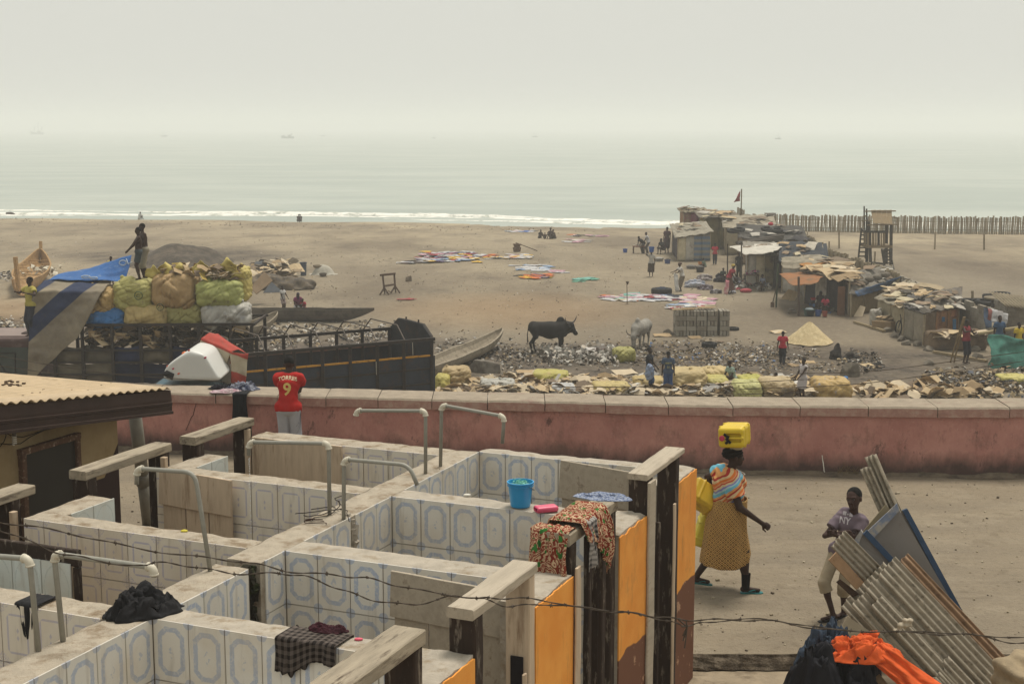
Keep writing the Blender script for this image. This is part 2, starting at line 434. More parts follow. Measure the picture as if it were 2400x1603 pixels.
 if h <= .022:
  b.ell(hp(0, -.072, -.082), np.array((.027, .022, .02)) * k, Rn, k=.02 * k)          # chin
  b.cone(hp(0, -.086, .012), hp(0, -.104, -.022), .009 * k, .014 * k, k=.012 * k)      # nose
  b.cone(hp(-.014, -.094, -.024), hp(.014, -.094, -.024), .011 * k, .011 * k, k=.008 * k)
  b.cone(hp(-.02, -.086, -.05), hp(.02, -.086, -.05), .010 * k, .010 * k, k=.006 * k)   # lips
  b.cone(hp(-.018, -.084, -.064), hp(.018, -.084, -.064), .010 * k, .010 * k, k=.004 * k)
  for s_ in (-1, 1):
   b.cone(hp(s_ * .014, -.083, .03), hp(s_ * .045, -.07, .03), .011 * k, .01 * k, k=.012 * k)   # brow
   b.ell(hp(s_ * .031, -.088, .01), np.array((.016, .014, .011)) * k, Rn, k=.008 * k, sub=True)
   b.ell(hp(s_ * .078, .008, .0), np.array((.011, .02, .031)) * k, Rn, k=.006 * k)    # ear
 elif h <= .04:
  b.cone(hp(0, -.085, .0), hp(0, -.1, -.022), .012 * k, .014 * k, k=.012 * k)
  for s_ in (-1, 1): b.ell(hp(s_ * .078, .008, .0), np.array((.013, .02, .031)) * k, Rn, k=.006 * k)
 place(sdf_obj('body', b, skin or SKIN(), t, loc))
 if h <= .022:
  for s_ in (-1, 1):
   e = MB()
   e.lathe([(0.0001, -.011), (.008, -.008), (.011, 0), (.008, .008), (.0001, .011)], (0, 0, 0), 10, rot=None)
   ev = MB(); c0 = hp(s_ * .031, -.0755, .010)
   ev.v = [Vector(c0) + q_ * k * 1.05 for q_ in e.v]; ev.f = e.f; ev.m = [0] * len(e.f)
   o = bpy.data.objects.new('eye', mesh('eye', ev.v, ev.f, mat('#5d5450', .3, .02, 5, 0), None, True)); put(o, t, loc); place(o)
   iv = MB(); iv.lathe([(0.0001, 0), (.0055, .0), (.0055, .002), (.0001, .003)], hp(s_ * .031 + J.get('gaze', 0) * .003, -.0862, .010), 8, rot=Rh @ Matrix.Rotation(R(90), 3, 'X'))
   o = bpy.data.objects.new('iris', mesh('iris', iv.v, iv.f, mat('#0a0605', .2, .02, 5, 0))); put(o, t, loc); place(o)
 g = bulk
 if hair:
  s = SDF(h * k, .01 * k)
  if hair == 'short':
   s.ell(hp(0, .02, .043), np.array((.081, .096, .089)) * k, Rn); s.ell(hp(0, -.06, -.03), np.array((.075, .075, .085)) * k, Rn, sub=True)
   s.cone(hp(0, -.06, -.08), hp(0, .1, -.1), .07 * k, .06 * k, sub=True)
   s.disp = lambda X, Y, Z: .0015 * k * np.sin(X * 420 / k) * np.sin(Y * 390 / k) * np.sin(Z * 400 / k)
  elif hair == 'wrap':
   s.ell(hp(0, .025, .05), np.array((.095, .112, .085)) * k, Rn); s.ell(hp(0, .1, .03), np.array((.06, .055, .055)) * k, Rn, k=.03 * k)
   s.ell(hp(0, -.06, -.04), np.array((.08, .08, .085)) * k, Rn, sub=True)
   s.disp = lambda X, Y, Z: .004 * k * np.sin((Z * 150 + Y * 60 + X * 40) / k)
  elif hair == 'scarf':
   s.ell(hp(0, .02, .03), np.array((.09, .11, .1)) * k, Rn); s.cone(hp(0, .05, -.03), P0['neck'] + np.array((0, .04, -.1)) * k, .08 * k, .12 * k); s.ell(hp(0, -.08, -.02), np.array((.065, .06, .075)) * k, Rn, sub=True)
  place(sdf_obj('headscarf' if hair != 'short' else 'hair', s, (scarf or mat('#17130f', .9, .2, 30)) if hair != 'short' else HAIR(), t, loc))
 k = kb_
 if shirt:
  s = SDF(h * k, .03 * k); e = .026
  torso(s, e)
  for sd_ in 'LR':
   a = P0['sh' + sd_]; c = P0['el' + sd_]
   if sleeves > 0: s.cone(a * 1.0, a + (c - a) * sleeves, (.062 * g + e * .5) * k, (.062 * g + e) * k, flat=True)
  if female: s.ell(P0['chest'] + np.array((.07, -.09, .03)) * k, np.array((.08, .07, .08)) * k * g); s.ell(P0['chest'] + np.array((-.07, -.09, .03)) * k, np.array((.08, .07, .08)) * k * g)
  s.ell(P0['neck'] + np.array((0, -.03, .05)) * k, np.array((.075, .085, .07)) * k, k=.005, sub=True)
  s.cut(P0['pelvis'] + up * shirtlen * k, -up)
  s.disp = shirtdisp or (lambda X, Y, Z: .005 * k * np.sin((Z * 40 + X * 25 + 3 * np.sin(Y * 30)) / k) * np.sin((X * 33 - Z * 12) / k))
  place(sdf_obj('shirt', s, shirt, t, loc))
 if legs:
  s = SDF(h * k, .02 * k); e = .018
  s.cone(P0['hipL'] + up * .02 * k, P0['hipR'] + up * .02 * k, (.108 * g + .005) * k, (.108 * g + .005) * k)
  s.cone(P0['pelvis'], P0['pelvis'] + up * .08 * k, (.115 * g + e * .6) * k, (.11 * g + e * .6) * k)
  if legk in ('shorts', 'trousers', 'knee'):
   fr = {'shorts': .75, 'knee': 1.0, 'trousers': 1.}[legk]
   for sd_ in 'LR':
    a, c, d = P0['hip' + sd_], P0['kn' + sd_], P0['an' + sd_]
    s.cone(a, a + (c - a) * fr, (.084 * g + e * .6) * k, ((.066 if legk == 'knee' else .075) * g + e) * k, flat=legk == 'shorts')
    if legk == 'knee': s.cone(c, c + (d - c) * .27, (.066 * g + e) * k, (.074 * g + e) * k, flat=True)
    if legk == 'trousers': s.cone(c, c + (d - c) * .93, (.062 * g + e) * k, (.05 * g + e) * k, flat=False)
  else:                                       # skirt or wrapper
   hz = hem if hem is not None else .35
   mid = (P0['knL'] + P0['knR']) / 2; mid[2] = hz * k; lf = (P0['knL'] - P0['knR']); wd = np.linalg.norm(lf[:2]) / 2
   s.cone(P0['hipL'], np.array((P0['knL'][0], P0['knL'][1], hz * k)), (.1 * g + e) * k, (.12 * g + e) * k); s.cone(P0['hipR'], np.array((P0['knR'][0], P0['knR'][1], hz * k)), (.1 * g + e) * k, (.12 * g + e) * k)
   s.cone(P0['pelvis'], mid, (.13 * g) * k, (.14 * g) * k)
   s.cut((0, 0, hz * k), (0, 0, -1))
   s.disp = lambda X, Y, Z: .006 * k * np.sin(np.arctan2(Y - mid[1], X - mid[0]) * 9)
  s.cut(P0['pelvis'] + up * .1 * k, up)
  place(sdf_obj({'shorts': 'shorts', 'knee': 'shorts', 'trousers': 'trousers'}.get(legk, 'skirt'), s, legs, t, loc))
 if shoes:
  for sd_ in 'LR':
   an = P0['an' + sd_]; fd = np.array(J.get('foot' + sd_, (0, -1, 0)), float)
   m_ = MB(); a = an + np.array((0, 0, -.069)) * k
   sdv = np.cross(fd, (0, 0, 1))
   ring = [(-.06, .03), (-.03, .036), (.05, .034), (.12, .045), (.17, .043), (.20, .025)]
   pts = [a + (fd * x + sdv * y) * k for x, y in ring] + [a + (fd * x - sdv * y) * k for x, y in reversed(ring)]
   n_ = len(pts); vv = [Vector(p) for p in pts] + [Vector(p) - Vector((0, 0, .013 * k)) for p in pts]
   m_.add(vv, [tuple(range(n_)), tuple(reversed(range(n_, 2 * n_)))] + [(i, i + n_, (i + 1) % n_ + n_, (i + 1) % n_) for i in range(n_)])
   for e_ in (-1, 1):
    m_.tube([a + (fd * .14) * k, a + (fd * .10 + sdv * e_ * .03) * k + np.array((0, 0, .035)) * k, a + (fd * .03 + sdv * e_ * .04) * k + np.array((0, 0, .02)) * k], .006 * k, 5)
   o = bpy.data.objects.new('sandal', mesh('sandal', m_.v, m_.f, shoes)); put(o, t, loc); place(o)
 return t
# poses for the small figures
def pose(kind, rnd=None, **kw):
 if kind == 'stand': return joints(**kw)
 if kind == 'walk': return joints(pelvis=(0, 0, .90), feet=kw.pop('feet', ((.09, -.27, .08), (-.09, .28, .12))), hands=kw.pop('hands', ((.25, .18, .85), (-.25, -.22, .88))), **kw)
 if kind == 'sit': return joints(pelvis=(0, .1, .12), lean=kw.pop('lean', .35), feet=((.12, -.42, .07), (-.12, -.42, .07)), hands=kw.pop('hands', ((.12, -.35, .42), (-.12, -.35, .42))), kneep=((0, 0, 1), (0, 0, 1)), **kw)
 if kind == 'stool': return joints(pelvis=(0, .1, .38), lean=kw.pop('lean', .4), feet=((.14, -.3, .07), (-.14, -.3, .07)), hands=kw.pop('hands', ((.12, -.4, .5), (-.12, -.4, .5))), kneep=((0, -.3, 1), (0, -.3, 1)), **kw)
 if kind == 'squat': return joints(pelvis=(0, .15, .25), lean=kw.pop('lean', .5), feet=((.12, -.05, .07), (-.12, -.05, .07)), hands=kw.pop('hands', ((.15, -.45, .3), (-.15, -.45, .25))), kneep=((.2, -1, .7), (-.2, -1, .7)), **kw)
 if kind == 'bend': return joints(pelvis=(0, .1, .88), lean=kw.pop('lean', .95), feet=((.12, 0, .07), (-.12, .05, .07)), hands=kw.pop('hands', ((.2, -.5, .5), (-.15, -.5, .45))), **kw)
# ==== ground, road, sea
def ground_material():
 s = NT('m_beach'); g = s.geo(); x, y, z = s.xyz(g)
 flat = s.mapv(g, (1, .45, 1))
 n1 = s.noise(.10, 6, .62, flat); n2 = s.noise(1.3, 6, .7, g); n3 = s.noise(9, 4, .7, g)
 vc = s.n('ShaderNodeVertexColor'); vc.layer_name = 'tone'
 tone = s.xyz(vc.outputs[0])
 base = s.mix(tone[0], hx('#7f7565'), hx('#ab9c81'))              # damp grey sand .. dry sand
 base = s.mix(s.ramp(n1, .40, .62, 0, .75), base, hx('#665b4d'))
 base = s.mix(s.ramp(s.noise(.33, 6, .7, flat), .52, .66, 0, .5), base, hx('#574e43'))
 base = s.mix(s.ramp(n2, .45, .75, 0, .5), base, hx('#6b5f50'))
 base = s.mix(s.ramp(n3, .45, .7, 0, .5), base, hx('#4f463b')); base = s.mix(s.ramp(s.noise(4.5, 5, .75, g), .55, .7, 0, .5), base, hx('#a39681'))
 base = s.mix(tone[1], base, s.mix(s.ramp(s.noise(2.2, 6, .75, g), .4, .62), hx('#2e2a27'), hx('#645a50')))      # burnt and oily dirt
 base = s.mix(s.m('MULTIPLY', tone[2], .3), base, hx('#9c7a52'))                               # rusty ground
 sp = s.n('ShaderNodeTexVoronoi'); sp.inputs['Scale'].default_value = 5.5; s.put(sp.inputs['Vector'], g)
 spk = s.ramp(sp.outputs['Distance'], .06, .1, 1, 0)
 base = s.mix(s.m('MULTIPLY', spk, s.ramp(s.noise(.6, 3, .6, g), .45, .6, 0, .8)), base, hx('#3f382f'))
 s.bump(s.m('ADD', s.m('MULTIPLY', s.noise(2.4, 5, .7, g), 1.), s.m('MULTIPLY', n3, .35)), .8, .09)
 return s.done(base, .95, .1)
PLACES = {'burnt': [('E', 1230, 350, 9, 7), ('G', 300, 1150, 10, 2.6), ('G', 1000, 1150, 14, 3.5), ('G', 1900, 1250, 13, 4), ('F', 400, 960, 9, 3), ('H', 850, 1270, 7, 2), ('H', 200, 1250, 8, 3),
     ('E', 60, 830, 8, 4), ('F', 800, 1100, 18, 4), ('G', 500, 1250, 16, 3)],
   'rust': [('E', 20, 720, 8, 7), ('F', 1900, 720, 8, 9)],
   'grey': []}
def tone(x, y):
 s = shore_y(x); d = s - y
 n = noise.noise((x * .05, y * .03, 1.)) + .5 * noise.noise((x * .13, y * .09, 4.))
 dry = max(0, min(1, .18 + (y - 75) / 130. + .35 * n))
 if d < 45: dry = max(dry, .45 + .5 * min(1, (45 - d) / 20) + .2 * n)
 if x > 24 + (150 - y) * .17 and y > 50: dry = .8 + .15 * n           # swept sand inside the palisade
 if d < 5: dry *= .75
 b = 0; r = 0
 for (px, py, ax, ay) in BUR:
  q = ((x - px) / ax) ** 2 + ((y - py) / ay) ** 2; b = max(b, min(1, max(0, 1.25 - q) * 1.2) * (.45 + .5 * min(1, max(0, .5 + 1.2 * noise.noise((x * .5, y * .5, 9)))))  )
 for (px, py, ax, ay) in RUS:
  q = ((x - px) / ax) ** 2 + ((y - py) / ay) ** 2; r = max(r, max(0, 1 - q))
 if x > 24 + (150 - y) * .17: b *= .1
 return dry, b, r
BUR = [(*G(r, x, y)[:2], a, b) for r, x, y, a, b in PLACES['burnt']]
RUS = [(*G(r, x, y)[:2], a, b) for r, x, y, a, b in PLACES['rust']]
def ground_sheet():
 xs = np.concatenate([np.linspace(-420, -75, 12), np.arange(-70, 82, .8), np.linspace(90, 420, 12)])
 ys = np.concatenate([np.arange(23.0, 30, 2.), np.arange(30, 110, .8), np.arange(110, 225, 1.5), np.linspace(230, 330, 5)])
 vs_ = []; tn = []
 mnd = G('E', 1240, 330)
 for y in ys:
  for x in xs:
   z = gz(x, y)
   if y > 170: pass
   if 35 < y < 160:
    z += .05 * noise.noise((x * .4, y * .4, 2)) + .03 * noise.noise((x * 1.3, y * 1.3, 7))
   vs_.append((x, y, z)); tn.append(tone(x, y))
 nx = len(xs)
 fs = [(j * nx + i, j * nx + i + 1, (j + 1) * nx + i + 1, (j + 1) * nx + i) for j in range(len(ys) - 1) for i in range(nx - 1)]
 me = mesh('beach', vs_, fs, ground_material(), smooth=True)
 at = me.color_attributes.new('tone', 'FLOAT_COLOR', 'POINT')
 at.data.foreach_set('color', np.array([(a, b, c, 1) for a, b, c in tn], dtype=np.float32).ravel())
 o = bpy.data.objects.new('beach', me); put(o, None); tag(o, kind='structure')
 return o
beach = ground_sheet()
# sea
s = NT('m_sea'); g = s.geo()
wv = s.mapv(g, (.12, .55, 1)); nn = s.noise(.35, 5, .6, wv); n2 = s.noise(.05, 5, .7, s.mapv(g, (.4, 1.3, 1)))
s.bump(s.m('ADD', nn, s.m('MULTIPLY', n2, 3.)), .35, .5)
c = s.mix(s.ramp(n2, .42, .6), hx('#8c958b'), hx('#9fa59a'))
s.done(c, .42, .5); sea_m = s.mat
mb = MB(); SZ = -5.62
ys = [120] + [130 + 3 * i for i in range(30)] + [225 * (4900 / 225) ** (i / 24) for i in range(25)]
mb2 = []
def seaz(x, y): return SZ + (.10 * math.sin(y * .42 + .8 * math.sin(x * .03)) + .06 * math.sin(y * .9 + x * .05)) * max(0, min(1, (y - 150) / 20)) * max(0, min(1, (420 - y) / 200))
xs = [-2400, -1200, -600, -300] + list(range(-150, 151, 6)) + [300, 600, 1200, 2400]
mb.v = [Vector((x, y, seaz(x, y))) for y in ys for x in xs]; nx = len(xs)
mb.f = [(j * nx + i, j * nx + i + 1, (j + 1) * nx + i + 1, (j + 1) * nx + i) for j in range(len(ys) - 1) for i in range(nx - 1)]; mb.m = [0] * len(mb.f)
mb.build('sea', sea_m, None, kind='structure', smooth=True, base=False)
# surf: low rolls of foam along the shore
foam = NT('m_foam'); g = foam.geo(); ff_ = foam.ramp(foam.noise(.9, 6, .75, foam.mapv(g, (.5, .8, 1))), .40, .50)
foam.bump(foam.noise(3, 4, .7, g), .6, .1)
foam_m = foam.done(foam.mix(ff_, hx('#a9aca0'), hx('#e9e6dc')), .8, .2)
mb = MB(); N_ = 240
def roll(off, wd, hgt, seed, brk):
 rows = 7
 for k in range(N_):
  pass
 pts = []
 for i in range(N_ + 1):
  x = -75 + 150 * i / N_; yc = shore_y(x) - off + 2.2 * noise.noise((x * .07, seed, 0)) + .8 * noise.noise((x * .35, seed, 2))
  a = max(0, min(1, .75 + 1.6 * noise.noise((x * .05, seed * 3., 5)) - brk)); w_ = wd * (.35 + .65 * a) * (1 + .5 * noise.noise((x * .6, seed, 8)))
  for j in range(rows):
   t = j / (rows - 1); q = math.sin(math.pi * t) ** .7
   zz = max(SZ, gz(x, yc)) + .02 + hgt * a * q * (1 + .6 * noise.noise((x * 1.1, t * 3, seed))) - (.08 if j in (0, rows - 1) else 0)
   pts.append(Vector((x, yc - w_ / 2 + w_ * t, zz)))
 fs = [(i * rows + j, (i + 1) * rows + j, (i + 1) * rows + j + 1, i * rows + j + 1) for i in range(N_) for j in range(rows - 1)]
 mb.add(pts, fs)
roll(4.5, 2.2, .16, 1.3, .15); roll(0, 1.6, .22, 4.1, .35); roll(7.5, 1.6, .1, 9.7, .3)
mb.build('surf', foam_m, None, kind='stuff', smooth=True, base=False, label='white foam of small breaking waves along the water line', cat='surf')
# road on the near side
s = NT('m_road'); g = s.geo(); n1 = s.noise(.7, 6, .65, s.mapv(g, (.5, 1.4, 1))); n2 = s.noise(5, 6, .7, g); n3 = s.noise(30, 4, .7, g)
c = s.mix(s.ramp(n1, .35, .65), hx('#7d7262'), hx('#8d806c')); c = s.mix(s.ramp(n2, .55, .75, 0, .5), c, hx('#776a58')); c = s.mix(s.ramp(n3, .6, .8, 0, .5), c, hx('#b9ab94'))
tk = s.noise(2.2, 5, .7, s.mapv(g, (.16, 2.4, 1))); c = s.mix(s.ramp(tk, .56, .7, 0, .35), c, hx('#5f5243')); c = s.mix(s.ramp(s.noise(1.1, 7, .78, s.mapv(g, (.7, 1.2, 1), (0, 0, 0), (4, 2, 0))), .5, .68, 0, .6), c, hx('#9c907c')); c = s.mix(s.ramp(s.noise(11, 6, .8, g), .55, .68, 0, .6), c, hx('#5c5041')); c = s.mix(s.ramp(s.noise(1.7, 6, .7, g), .58, .66, 0, .4), c, hx('#645847'))
x, y, z = s.xyz(g)
s.bump(s.m('ADD', n2, s.m('MULTIPLY', n3, .5)), 1., .05); s.done(c, .92, .15); road_m = s.mat
def wall_y(x):            # front face of the pink wall on the road
 xs_ = [(-14, 24.2), (-5.5, 22.45), (.18, 21.55), (2.84, 21.12), (6.4, 20.85), (7.7, 20.82), (16, 20.8)]
 for (a, b), (c_, d) in zip(xs_, xs_[1:]):
  if x <= c_: return b + (d - b) * (x - a) / (c_ - a)
 return 20.8
mb = MB(); kerb = 13.55
mb.grid(lambda a, b: (lambda x: Vector((x, kerb + .03 * noise.noise((x * 4, 0, 0)) + (wall_y(x) + .2 - kerb) * b, .012 * noise.noise((x * .8, b * 6, 3)))))(-16 + 34 * a), 200, 60)
mb.build('road', road_m, None, kind='structure', base=False)
mb = MB()             # broken edge of the road and the gutter in front of it
E_ = mat('#7d705f', .95, .35, 7, 1., c2='#4d4235', f2=.5, s2=5, bd=.04)
mb.grid(lambda a, b: (lambda x: Vector((x, kerb + .03 * noise.noise((x * 4, 0, 0)) + .004 - .10 * b + .03 * noise.noise((x * 9, b * 3, 1)), .002 - .13 * b)))(-16 + 34 * a), 400, 5)
mb.build('road_edge', E_, None, kind='structure', base=False)
mb = MB(); mb.grid(lambda a, b: Vector((-16 + 34 * a, 13.46 - .28 * b, -.14)), 80, 3)
mb.grid(lambda a, b: Vector((-16 + 34 * a, 13.18, -.14 + .06 * b + .005 * noise.noise((a * 60, b, 0)))), 80, 1)
mb.grid(lambda a, b: Vector((-16 + 34 * a, 13.18 - 13 * b, -.08)), 40, 3)
mb.build('pavement', mat('#94856f', .92, .25, 4, .6, c2='#6c5e4c', f2=.6, s2=3, bd=.02), None, kind='structure', base=False)
mb = MB(); mb.grid(lambda a, b: Vector((-60 + 120 * a, -30 + 53.4 * b, -.5)), 4, 4); mb.build('ground', mat('#6c5e4c'), None, kind='structure', base=False)
mb = MB()          # sea wall face down to the beach
mb.grid(lambda a, b: Vector((-60 + 120 * a, wall_y(-60 + 120 * a) + .52, -.5 - 4.2 * b)), 30, 3); mb.build('embankment', mat('#7a6c5c', .95, .3, 2, .8), None, kind='structure', base=False)
# ---------------- pink wall with coping stones
s = NT('m_pink_wall'); g = s.geo(); x, y, z = s.xyz(g)
n1 = s.noise(1.8, 6, .7, g); n2 = s.noise(9, 6, .75, s.mapv(g, (1, 1, .35))); n3 = s.noise(26, 5, .7, g)
c = s.mix(s.ramp(n1, .35, .65), hx('#a06f66'), hx('#b48478'))
c = s.mix(s.ramp(n2, .55, .72, 0, .6), c, hx('#80574f')); c = s.mix(s.ramp(n3, .62, .7, 0, .7), c, hx('#b79a8c'))
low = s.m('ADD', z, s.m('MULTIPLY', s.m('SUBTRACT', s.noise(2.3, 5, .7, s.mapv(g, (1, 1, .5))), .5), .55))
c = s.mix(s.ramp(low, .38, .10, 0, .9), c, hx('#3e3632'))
c = s.mix(s.ramp(s.noise(1.1, 6, .78, s.mapv(g, (1, 1, .6))), .50, .66, 0, .8), c, hx('#685249')); c = s.mix(s.ramp(s.noise(4, 6, .8, s.mapv(g, (1, 1, .5))), .60, .68, 0, .7), c, hx('#3f3532'))
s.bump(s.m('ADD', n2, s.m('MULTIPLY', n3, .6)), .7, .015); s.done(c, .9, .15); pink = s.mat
def wall_h(x): return .83 + .08 * max(0, min(1, (x + 5) / 12))
t = thing('sea_wall', 'long pink-painted wall with grey coping stones between the road and the beach', 'wall', (1, 21.8, 0))
mb = MB()
mb.grid(lambda a, b: (lambda x: Vector((x, wall_y(x) + .006 * noise.noise((x * 3, b * 3, 0)), -.02 + (wall_h(x) + .02) * b)))(-13.5 + 29 * a), 260, 10)
mb.grid(lambda a, b: (lambda x: Vector((x, wall_y(x) + .55, -1 + (wall_h(x) + 1) * b)))(-13.5 + 29 * a), 80, 2)
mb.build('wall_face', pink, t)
cop = mat('#958877', .9, .2, 6, .9, c2='#84695e', f2=.66, s2=2.5, bd=.012)
pinkc = mat('#a07c70', .9, .2, 6, .9, c2='#a88f80', f2=.55, s2=6, bd=.01)
def cs(x0, x1):
 mb = MB()
 y0a, y0b = wall_y(x0) - .055, wall_y(x1) - .055; za, zb = wall_h(x0), wall_h(x1); T = .155; g_ = .006
 x0 += g_; x1 -= g_; j = random.uniform(-.006, .006)
 def pr(x, y0, z0):
  return [(x, y0, z0), (x, y0 - .004, z0 + T * .82), (x, y0 + .022, z0 + T), (x, y0 + .66, z0 + T + .01), (x, y0 + .68, z0 + T * .8), (x, y0 + .68, z0)]
 n = 7; rows = []
 for k in range(n + 1):
  t_ = k / n; x = x0 + (x1 - x0) * t_; pts = pr(x, y0a + (y0b - y0a) * t_ + j, za + (zb - za) * t_ + j)
  sh_ = .006 if k in (0, n) else 0
  rows.append([Vector(p) + Vector((0, sh_ if i < 3 else 0, -sh_)) + noise.noise_vector(Vector(p) * 6) * .006 for i, p in enumerate(pts)])
 vv = [p for r_ in rows for p in r_]
 ff = [(k * 6 + i, (k + 1) * 6 + i, (k + 1) * 6 + (i + 1) % 6, k * 6 + (i + 1) % 6) for k in range(n) for i in range(6)] + [tuple(range(5, -1, -1)), tuple(n * 6 + i for i in range(6))]
 mi = []
 for k in range(n):
  for i in range(6): mi.append(1 if i == 0 else 0)
 mb.v = vv; mb.f = ff; mb.m = mi + [0, 0]
 return mb.build('coping_stone', [cop, pinkc], t)
jo = [645, 761, 886, 1013, 1143, 1276, 1414, 1555, 1699, 1848, 1999, 2151, 2310]
xj = [P('N', a, 940, .95).x for a in jo]
xj = [xj[0] - 1.02 * k for k in range(8, 0, -1)] + xj + [xj[-1] + 1.02 * k for k in range(1, 6)]
for a, b in zip(xj, xj[1:]): cs(a, b)
# cracks and one drip of white on the wall
mb = MB()
def crack(pts, w_):
 path = []
 for r_, x_, y_ in pts:
  q = P(r_, x_, y_, .4); xx = q.x
  d = ray(r_, x_, y_); t_ = (wall_y(xx) - .004) / d.y
  for _ in range(4): xx = d.x * t_; t_ = (wall_y(xx) - .006) / d.y
  path.append(Vector((0, 0, HC)) + d * t_)
 for a, b in zip(path, path[1:]):
  for k in range(4):
   p0 = a.lerp(b, k / 4); p1 = a.lerp(b, (k + 1) / 4)
   j0 = Vector((.012 * noise.noise(p0 * 30), 0, 0)); j1 = Vector((.012 * noise.noise(p1 * 30), 0, 0))
   mb.beam(p0 + j0, p1 + j1, w_, .002, up=(0, 1, 0))
crack([('A', 998, 140), ('A', 985, 190), ('A', 965, 230), ('A', 945, 280)], .008)
mb.build('crack', mat('#2c211e'), t)
mb = MB(); crack([('D', 708, 405), ('D', 714, 445), ('D', 722, 495)], .014); mb.build('white_drip', mat('#cfc8bc'), t)
for (r_, x_, y_) in (('G', 0, 0),): pass
# dry plant tuft at the foot of the wall
mb = MB(); c0 = P('D', 850, 500, 0)
for i in range(140):
 a = random.uniform(0, 6.28); l = random.uniform(.05, .22); q = c0 + Vector((random.gauss(0, .12), random.gauss(-.02, .05), 0))
 d = Vector((math.cos(a) * .6, math.sin(a) * .3, random.uniform(.4, 1))) * l
 mb.beam(q, q + d, .006, .003)
mb.build('dry_weed', mat('#6f5f45'), None, 'dry brown tuft of weed at the foot of the pink wall', 'weed')
mb = MB()
mb.grid(lambda a, b: (lambda x: Vector((x, wall_y(x) - .005 - (.10 + .12 * max(0, .4 + noise.noise((x * .9, 0, 5)))) * b, .018 + .05 * (1 - b) ** 2 * max(.1, .5 + noise.noise((x * 1.7, 1, 5)) + .4 * noise.noise((x * 9, b * 3, 2))) - .014 * b)))(-7 + 20 * a), 500, 5)
mb.build('dust_drift', mat('#6b5f4f', .95, .3, 9, .8, c2='#4c433a', f2=.55, s2=4), None, kind='structure', base=False)
mb = MB()
for i in range(1500):
 x_ = random.uniform(-6, 12); y_ = random.uniform(kerb, 20.7); s_ = abs(random.gauss(0, .009)) + .004
 if y_ > wall_y(x_) - .02: continue
 mb.box((x_, y_, .012 * noise.noise((x_ * .8, (y_ - kerb) / (wall_y(x_) + .2 - kerb) * 6, 3)) + s_ * .3), (s_ * 1.5, s_, s_), Matrix.Rotation(random.uniform(0, 3), 3, 'Z'), random.randrange(3))
mb.build('gravel', [mat('#8d8069'), mat('#5a4f42'), mat('#a89c86')], None, 'small stones and grit scattered over the road', 'gravel', kind='stuff')
# ---------------- haze over everything
def haze(density=.0011):
 mb = MB(); x0, x1, y0, y1, z0, z1 = -2600, 2600, -60, 5200, -7.6, 24
 mb.box(((x0 + x1) / 2, (y0 + y1) / 2, (z0 + z1) / 2), (x1 - x0, y1 - y0, z1 - z0))
 m = bpy.data.materials.new('m_haze'); m.use_nodes = True; t = m.node_tree; t.nodes.clear()
 o_ = t.nodes.new('ShaderNodeOutputMaterial'); v = t.nodes.new('ShaderNodeVolumePrincipled')
 v.inputs['Color'].default_value = (.905, .912, .895, 1); v.inputs['Density'].default_value = density; v.inputs['Anisotropy'].default_value = .05
 t.links.new(v.outputs[0], o_.inputs['Volume'])
 mb.build('haze', m, None, kind='stuff', base=False)
haze()
# ==== the bath block in the foreground
concrete = mat('#a69c8d', .9, .18, 7, .8, c2='#86765f', f2=.60, s2=4.5, bd=.012)
concrete_l = mat('#aa9e8c', .92, .2, 9, .9, c2='#7d6a52', f2=.57, s2=5, bd=.015)
timber_g = mat('#a89c8a', .85, .2, 14, .6, c2='#7d7060', f2=.62, s2=14, bd=.005, stretch=(1, .12, .8))
timber_d = mat('#33271f', .8, .3, 14, .6, c2='#8d8172', f2=.62, s2=20, bd=.006, stretch=(1, 1, .2))
timber_top = mat('#978b78', .85, .25, 18, .7, c2='#4f4236', f2=.6, s2=16, bd=.008, stretch=(1, .15, 1))
board_p = mat('#b8a48c', .85, .16, 18, .4, c2='#8a735c', f2=.62, s2=12, bd=.004, stretch=(1, 1, .12))
moss = mat('#2a2416', .95, .4, 12, 1., c2='#3a4420', f2=.55, s2=9, bd=.03)
